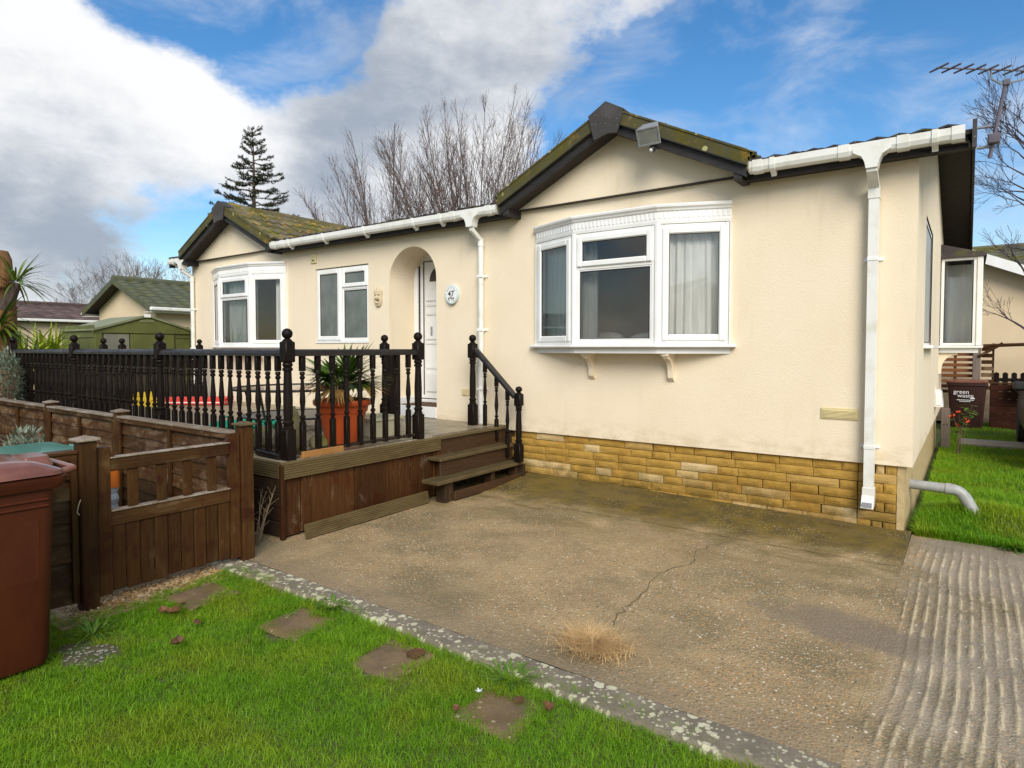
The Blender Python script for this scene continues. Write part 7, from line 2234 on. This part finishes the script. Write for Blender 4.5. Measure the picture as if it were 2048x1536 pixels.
bf = thing('brown_board_screen', (1.3, 8.95, 0), 'dark brown board screen right of the green waste bin', 'fence')
for i in range(6): P(MB().box(.74, 2.4, 8.90, 8.925 + .004 * (i % 2), .01 + i * .139, .01 + i * .139 + .134, .004), 'screen_board', m_maroon, bf)
P(MB().box(.72, 2.42, 8.88, 8.945, .845, .872, .004), 'capping', m_brown_x, bf)
for x in (.735, 1.55, 2.38): P(MB().box(x, x + .05, 8.926, 8.975, 0, .84, .004), 'post', m_brown_z, bf)
tp = thing('trellis_screen', (0.35, 9.15, 0), 'red brown slatted screen behind the green waste bin', 'screen')
for i in range(9): P(MB().box(-.20, .52, 9.32, 9.34, .62 + i * .105, .62 + i * .105 + .062, .003), 'slat', m_red_trellis, tp)
for x in (-.2, .16, .50): P(MB().box(x, x + .05, 9.345, 9.385, 0, 1.58, .004), 'upright', m_red_trellis, tp)
for i in range(7): P(MB().box(.60, .80, 9.36, 9.38, .70 + i * .125, .70 + i * .125 + .075, .003), 'slat', m_brown_x, tp)
P(MB().box(.765, .80, 9.385, 9.42, 0, 1.6, .004), 'upright', m_brown_z, tp)
pp = thing('pergola_post', (0.55, 9.2, 0), 'grey brown post with a rail arm behind the bins', 'post')
P(MB().box(.46, .59, 9.22, 9.31, 0, 1.62, .008), 'post', m_grey_post, pp)
P(MB().tube([(.62, 9.2, 1.55), (3.2, 9.25, 1.66)], .035, 8), 'rail', m_brown_x, pp)
P(MB().tube([(.56, 9.21, 1.35), (.92, 9.2, 1.60)], .03, 8), 'brace', m_brown_x, pp)
pk = thing('picket_fence', (1.6, 9.5, 0), 'low black picket fence against the peach wall at the right', 'fence')
pb = None
for i in range(15):
    if pb is None: pb = o = P(MB().prism([(0, 0, 0), (.085, 0, 0), (.085, 0, 1.02), (.0425, 0, 1.045), (0, 0, 1.02)], (0, .018, 0)), 'picket', m_black, pk, local=True)
    else: o = copy_of(pb, pk)
    o.location = Vector((.80 + i * .135, 9.50, 0)) - wpos(pk)
for z in (.35, .86): P(MB().box(.78, 2.85, 9.52, 9.55, z, z + .07, .003), 'rail', m_black_x, pk)
hp = thing('grey_planter', (1.28, 8.86, .72), 'dark grey round planter hooked on the board screen at the right edge', 'planter')
P(MB().lathe([(.12, 0), (.165, .20), (.19, .205), (.195, .225), (.175, .23), (.14, .06)], 20, (1.26, 8.68, .66)), 'planter_body', simple('dark_grey_plastic', (.045, .05, .052), (.07, .07, .068), .5, 9), hp, smooth=True)
P(MB().box(1.2, 1.32, 8.80, 8.90, .86, .885, .003), 'hook', m_metal_black, hp)
sp2 = thing('stub_post', (.16, 6.0, 0), 'short weathered wooden post at the back corner of the end wall', 'post')
P(MB().box(.08, .19, 5.52, 5.63, -.05, .60, .006), 'post', m_grey_post, sp2)
for x in (.115, .155): P(MB().tube([(x, 5.517, .36), (x, 5.522, .36)], .010, 8), 'bolt', m_metal_black, sp2)
rs = thing('rose_bush', (.30, 5.0, 0), 'thin rose bush with red hips beside the end wall', 'rose bush')
random.seed(8)
lv, hp_, st2 = MB(), MB(), MB()
for k, (tx_, ty_, tz_) in enumerate(((.26, 4.95, .78), (.33, 5.05, .80), (.44, 5.05, .92), (.40, 4.9, .70), (.36, 5.0, .62), (.30, 5.1, .55), (.48, 4.95, .98))):
    b_ = Vector((.30 + random.uniform(-.03, .03), 4.98, 0)); q = Vector((tx_ - .03, ty_, tz_ * .72))
    st2.tube([b_, b_.lerp(q, .5) + Vector((random.uniform(-.05, .05), 0, .05)), q], [.004, .0032, .002], 5, caps=False)
    if k in (0, 1, 3, 5):
        for j in range(3):
            c_ = q + Vector((random.uniform(-.05, .05), random.uniform(-.04, .04), random.uniform(-.03, .03)))
            P(MB().ball(tuple(c_), .0155, 8, 6, (1, 1, 1.15)), 'rose_hip', m_hip, rs, smooth=True)
    for j in range(13 if k in (2, 4, 6) else 4):
        a = random.uniform(0, 6.28)
        leafblade(lv, q + Vector((random.uniform(-.06, .06), random.uniform(-.05, .05), random.uniform(-.14, .05))), (math.cos(a), math.sin(a), random.uniform(-.2, .6)), random.uniform(.06, .10), .05, .5, 4)
shade_attr(P(lv, 'leaves', m_weed, rs, recalc=False), 2, 9); P(st2, 'stems', m_stem, rs, recalc=False)

# parked car at the right edge
car = thing('parked_car', (1.95, 5.6, 0), 'dark grey parked car just entering the frame at the right edge', 'car')
cx0, cw = 1.055, 1.72
prof = [(3.6, .32), (3.62, .52), (3.72, .72), (4.0, .80), (4.75, .93), (5.55, 1.38), (6.05, 1.46), (6.9, 1.42), (7.45, 1.02), (7.68, .90), (7.74, .5), (7.7, .30)]
def cross(f):   # width taper with height
    return 0.0 if f < .9 else (f - .9) * .34
mb = MB()
rings = []
for y, z in prof:
    pass
secs = [(3.62, .30, .62, .10), (3.72, .26, .72, .05), (4.0, .25, .80, .02), (4.75, .24, .93, 0), (5.2, .24, .95, 0), (6.0, .24, .97, 0), (6.9, .24, .98, 0), (7.45, .25, .96, .02), (7.68, .28, .86, .06), (7.74, .32, .70, .12)]
for y, zb_, zt, ins in secs:
    x0_, x1_ = cx0 + ins, cx0 + cw - ins
    rings.append([(x0_ + .06, y, zb_), (x0_, y, zb_ + .14), (x0_ - .01, y, (zb_ + zt) / 2), (x0_ + .02, y, zt - .06), (x0_ + .10, y, zt), (x1_ - .10, y, zt), (x1_ - .02, y, zt - .06), (x1_ + .01, y, (zb_ + zt) / 2), (x1_, y, zb_ + .14), (x1_ - .06, y, zb_)])
loft(rings, mb); P(mb, 'body', m_car, car, smooth=True)
mb = MB(); rings = []
for y, z, ins in ((4.72, .94, .10), (5.5, 1.36, .20), (6.0, 1.45, .24), (6.85, 1.42, .24), (7.5, .97, .14)):
    zl = .93
    rings.append([(cx0 + .07, y, zl), (cx0 + ins, y, max(zl + .005, z - .04)), (cx0 + ins + .06, y, z + .005), (cx0 + cw - ins - .06, y, z + .005), (cx0 + cw - ins, y, max(zl + .005, z - .04)), (cx0 + cw - .07, y, zl)])
loft(rings, mb); P(mb, 'cabin', m_car_glass, car, smooth=True)
mb = MB(); loft([[(cx0 + .22, y, z), (cx0 + cw - .22, y, z), (cx0 + cw - .26, y, z + .03), (cx0 + .26, y, z + .03)] for y, z in ((5.5, 1.365), (6.0, 1.45), (6.85, 1.42))], mb); P(mb, 'roof', m_car, car)
for x, s in ((cx0 - .005, 1), (cx0 + cw + .005, -1)):
    for y in (4.32, 7.02):
        w = P(MB().lathe([(.20, -.09), (.29, -.09), (.305, -.05), (.305, .05), (.29, .09), (.20, .09)], 24, M=Matrix.Translation((x + s * .09, y, .305)) @ Matrix.Rotation(R(90), 4, 'Y')), 'wheel', m_tyre, car, smooth=True)
        P(MB().lathe([(.19, -.02), (.19, .02)], 18, M=Matrix.Translation((x + s * .03, y, .305)) @ Matrix.Rotation(R(90), 4, 'Y')), 'rim', m_alu, w)
        P(MB().prism([(x - .006 * s + .012 * s, y + .36 * math.cos(a), max(.26, .305 + .36 * math.sin(a))) for a in [i * math.pi / 12 for i in range(13)]], (s * .02, 0, 0)), 'wheel_arch', m_metal_black, car)
    P(MB().box(x - s * .16, x - s * .0, 4.98, 5.12, .93, 1.05, .03), 'wing_mirror', m_metal_black, car)
for x in (cx0 + .14, cx0 + cw - .42): P(MB().box(x, x + .28, 3.66, 3.78, .60, .70, .02), 'headlight', m_pale_grey, car)
P(MB().box(cx0 + .10, cx0 + cw - .10, 3.585, 3.63, .32, .44, .01), 'bumper', m_metal_black, car)

# aerial on the verge
ae_ = thing('tv_aerial', (0.50, 0.35, 3.1), 'dark television aerial on a leaning mast at the right end of the roof', 'aerial')
mast0, mast1 = Vector((.49, .10, 2.93)), Vector((.575, .08, 3.47))
P(MB().tube([mast0, mast1], .0125, 10), 'mast', m_aerial, ae_)
for z in (3.02, 3.17): P(MB().tube([(XR + .36, .10, z), (.50, .10, z)], .011, 6), 'bracket', m_alu, ae_)
P(MB().box(.475, .55, .05, .12, 3.03, 3.10, .006), 'junction_box', m_aerial, ae_)
# boom runs almost along the eaves, elements across it
bd = Vector((.85, .52, -.07)).normalized()
bc = mast1 + Vector((0, 0, .085)); b0 = bc - bd * .49; b1 = bc + bd * .80
P(MB().tube([b0, b1], .007, 6), 'boom', m_aerial, ae_)
P(MB().tube([bc - bd * .11, bc - bd * .10 - Vector((0, 0, .07)), bc - bd * .04 - Vector((0, 0, .10)), bc + bd * .02 - Vector((0, 0, .095)), bc + bd * .13 - Vector((0, 0, .06)), bc + bd * .17], .007, 6), 'cradle', m_alu, ae_)
P(MB().box(mast1.x - .02, mast1.x + .024, mast1.y - .02, mast1.y + .02, mast1.z - .03, mast1.z + .015, .006), 'clamp', m_aerial, ae_)
ed = Vector((.75, -.55, .04)).normalized()
for i in range(15):
    q = b0 + bd * (.015 + i * .0875)
    P(MB().tube([q - ed * .075, q, q + ed * .075], [.007, .0085, .007], 5), 'element', m_aerial, ae_)
# pale pole beyond the right edge
lp = thing('lamp_pole', tuple(at_px(2052, 15.5)), 'tall pale pole at the very right edge of the view', 'pole')
q = at_px(2052, 15.5)
P(MB().tube([q, q + Vector((0, 0, 9))], [.065, .05], 12), 'pole', simple('pale_pole_paint', (.50, .48, .42), (.42, .40, .35), .6, 5), lp, smooth=True)
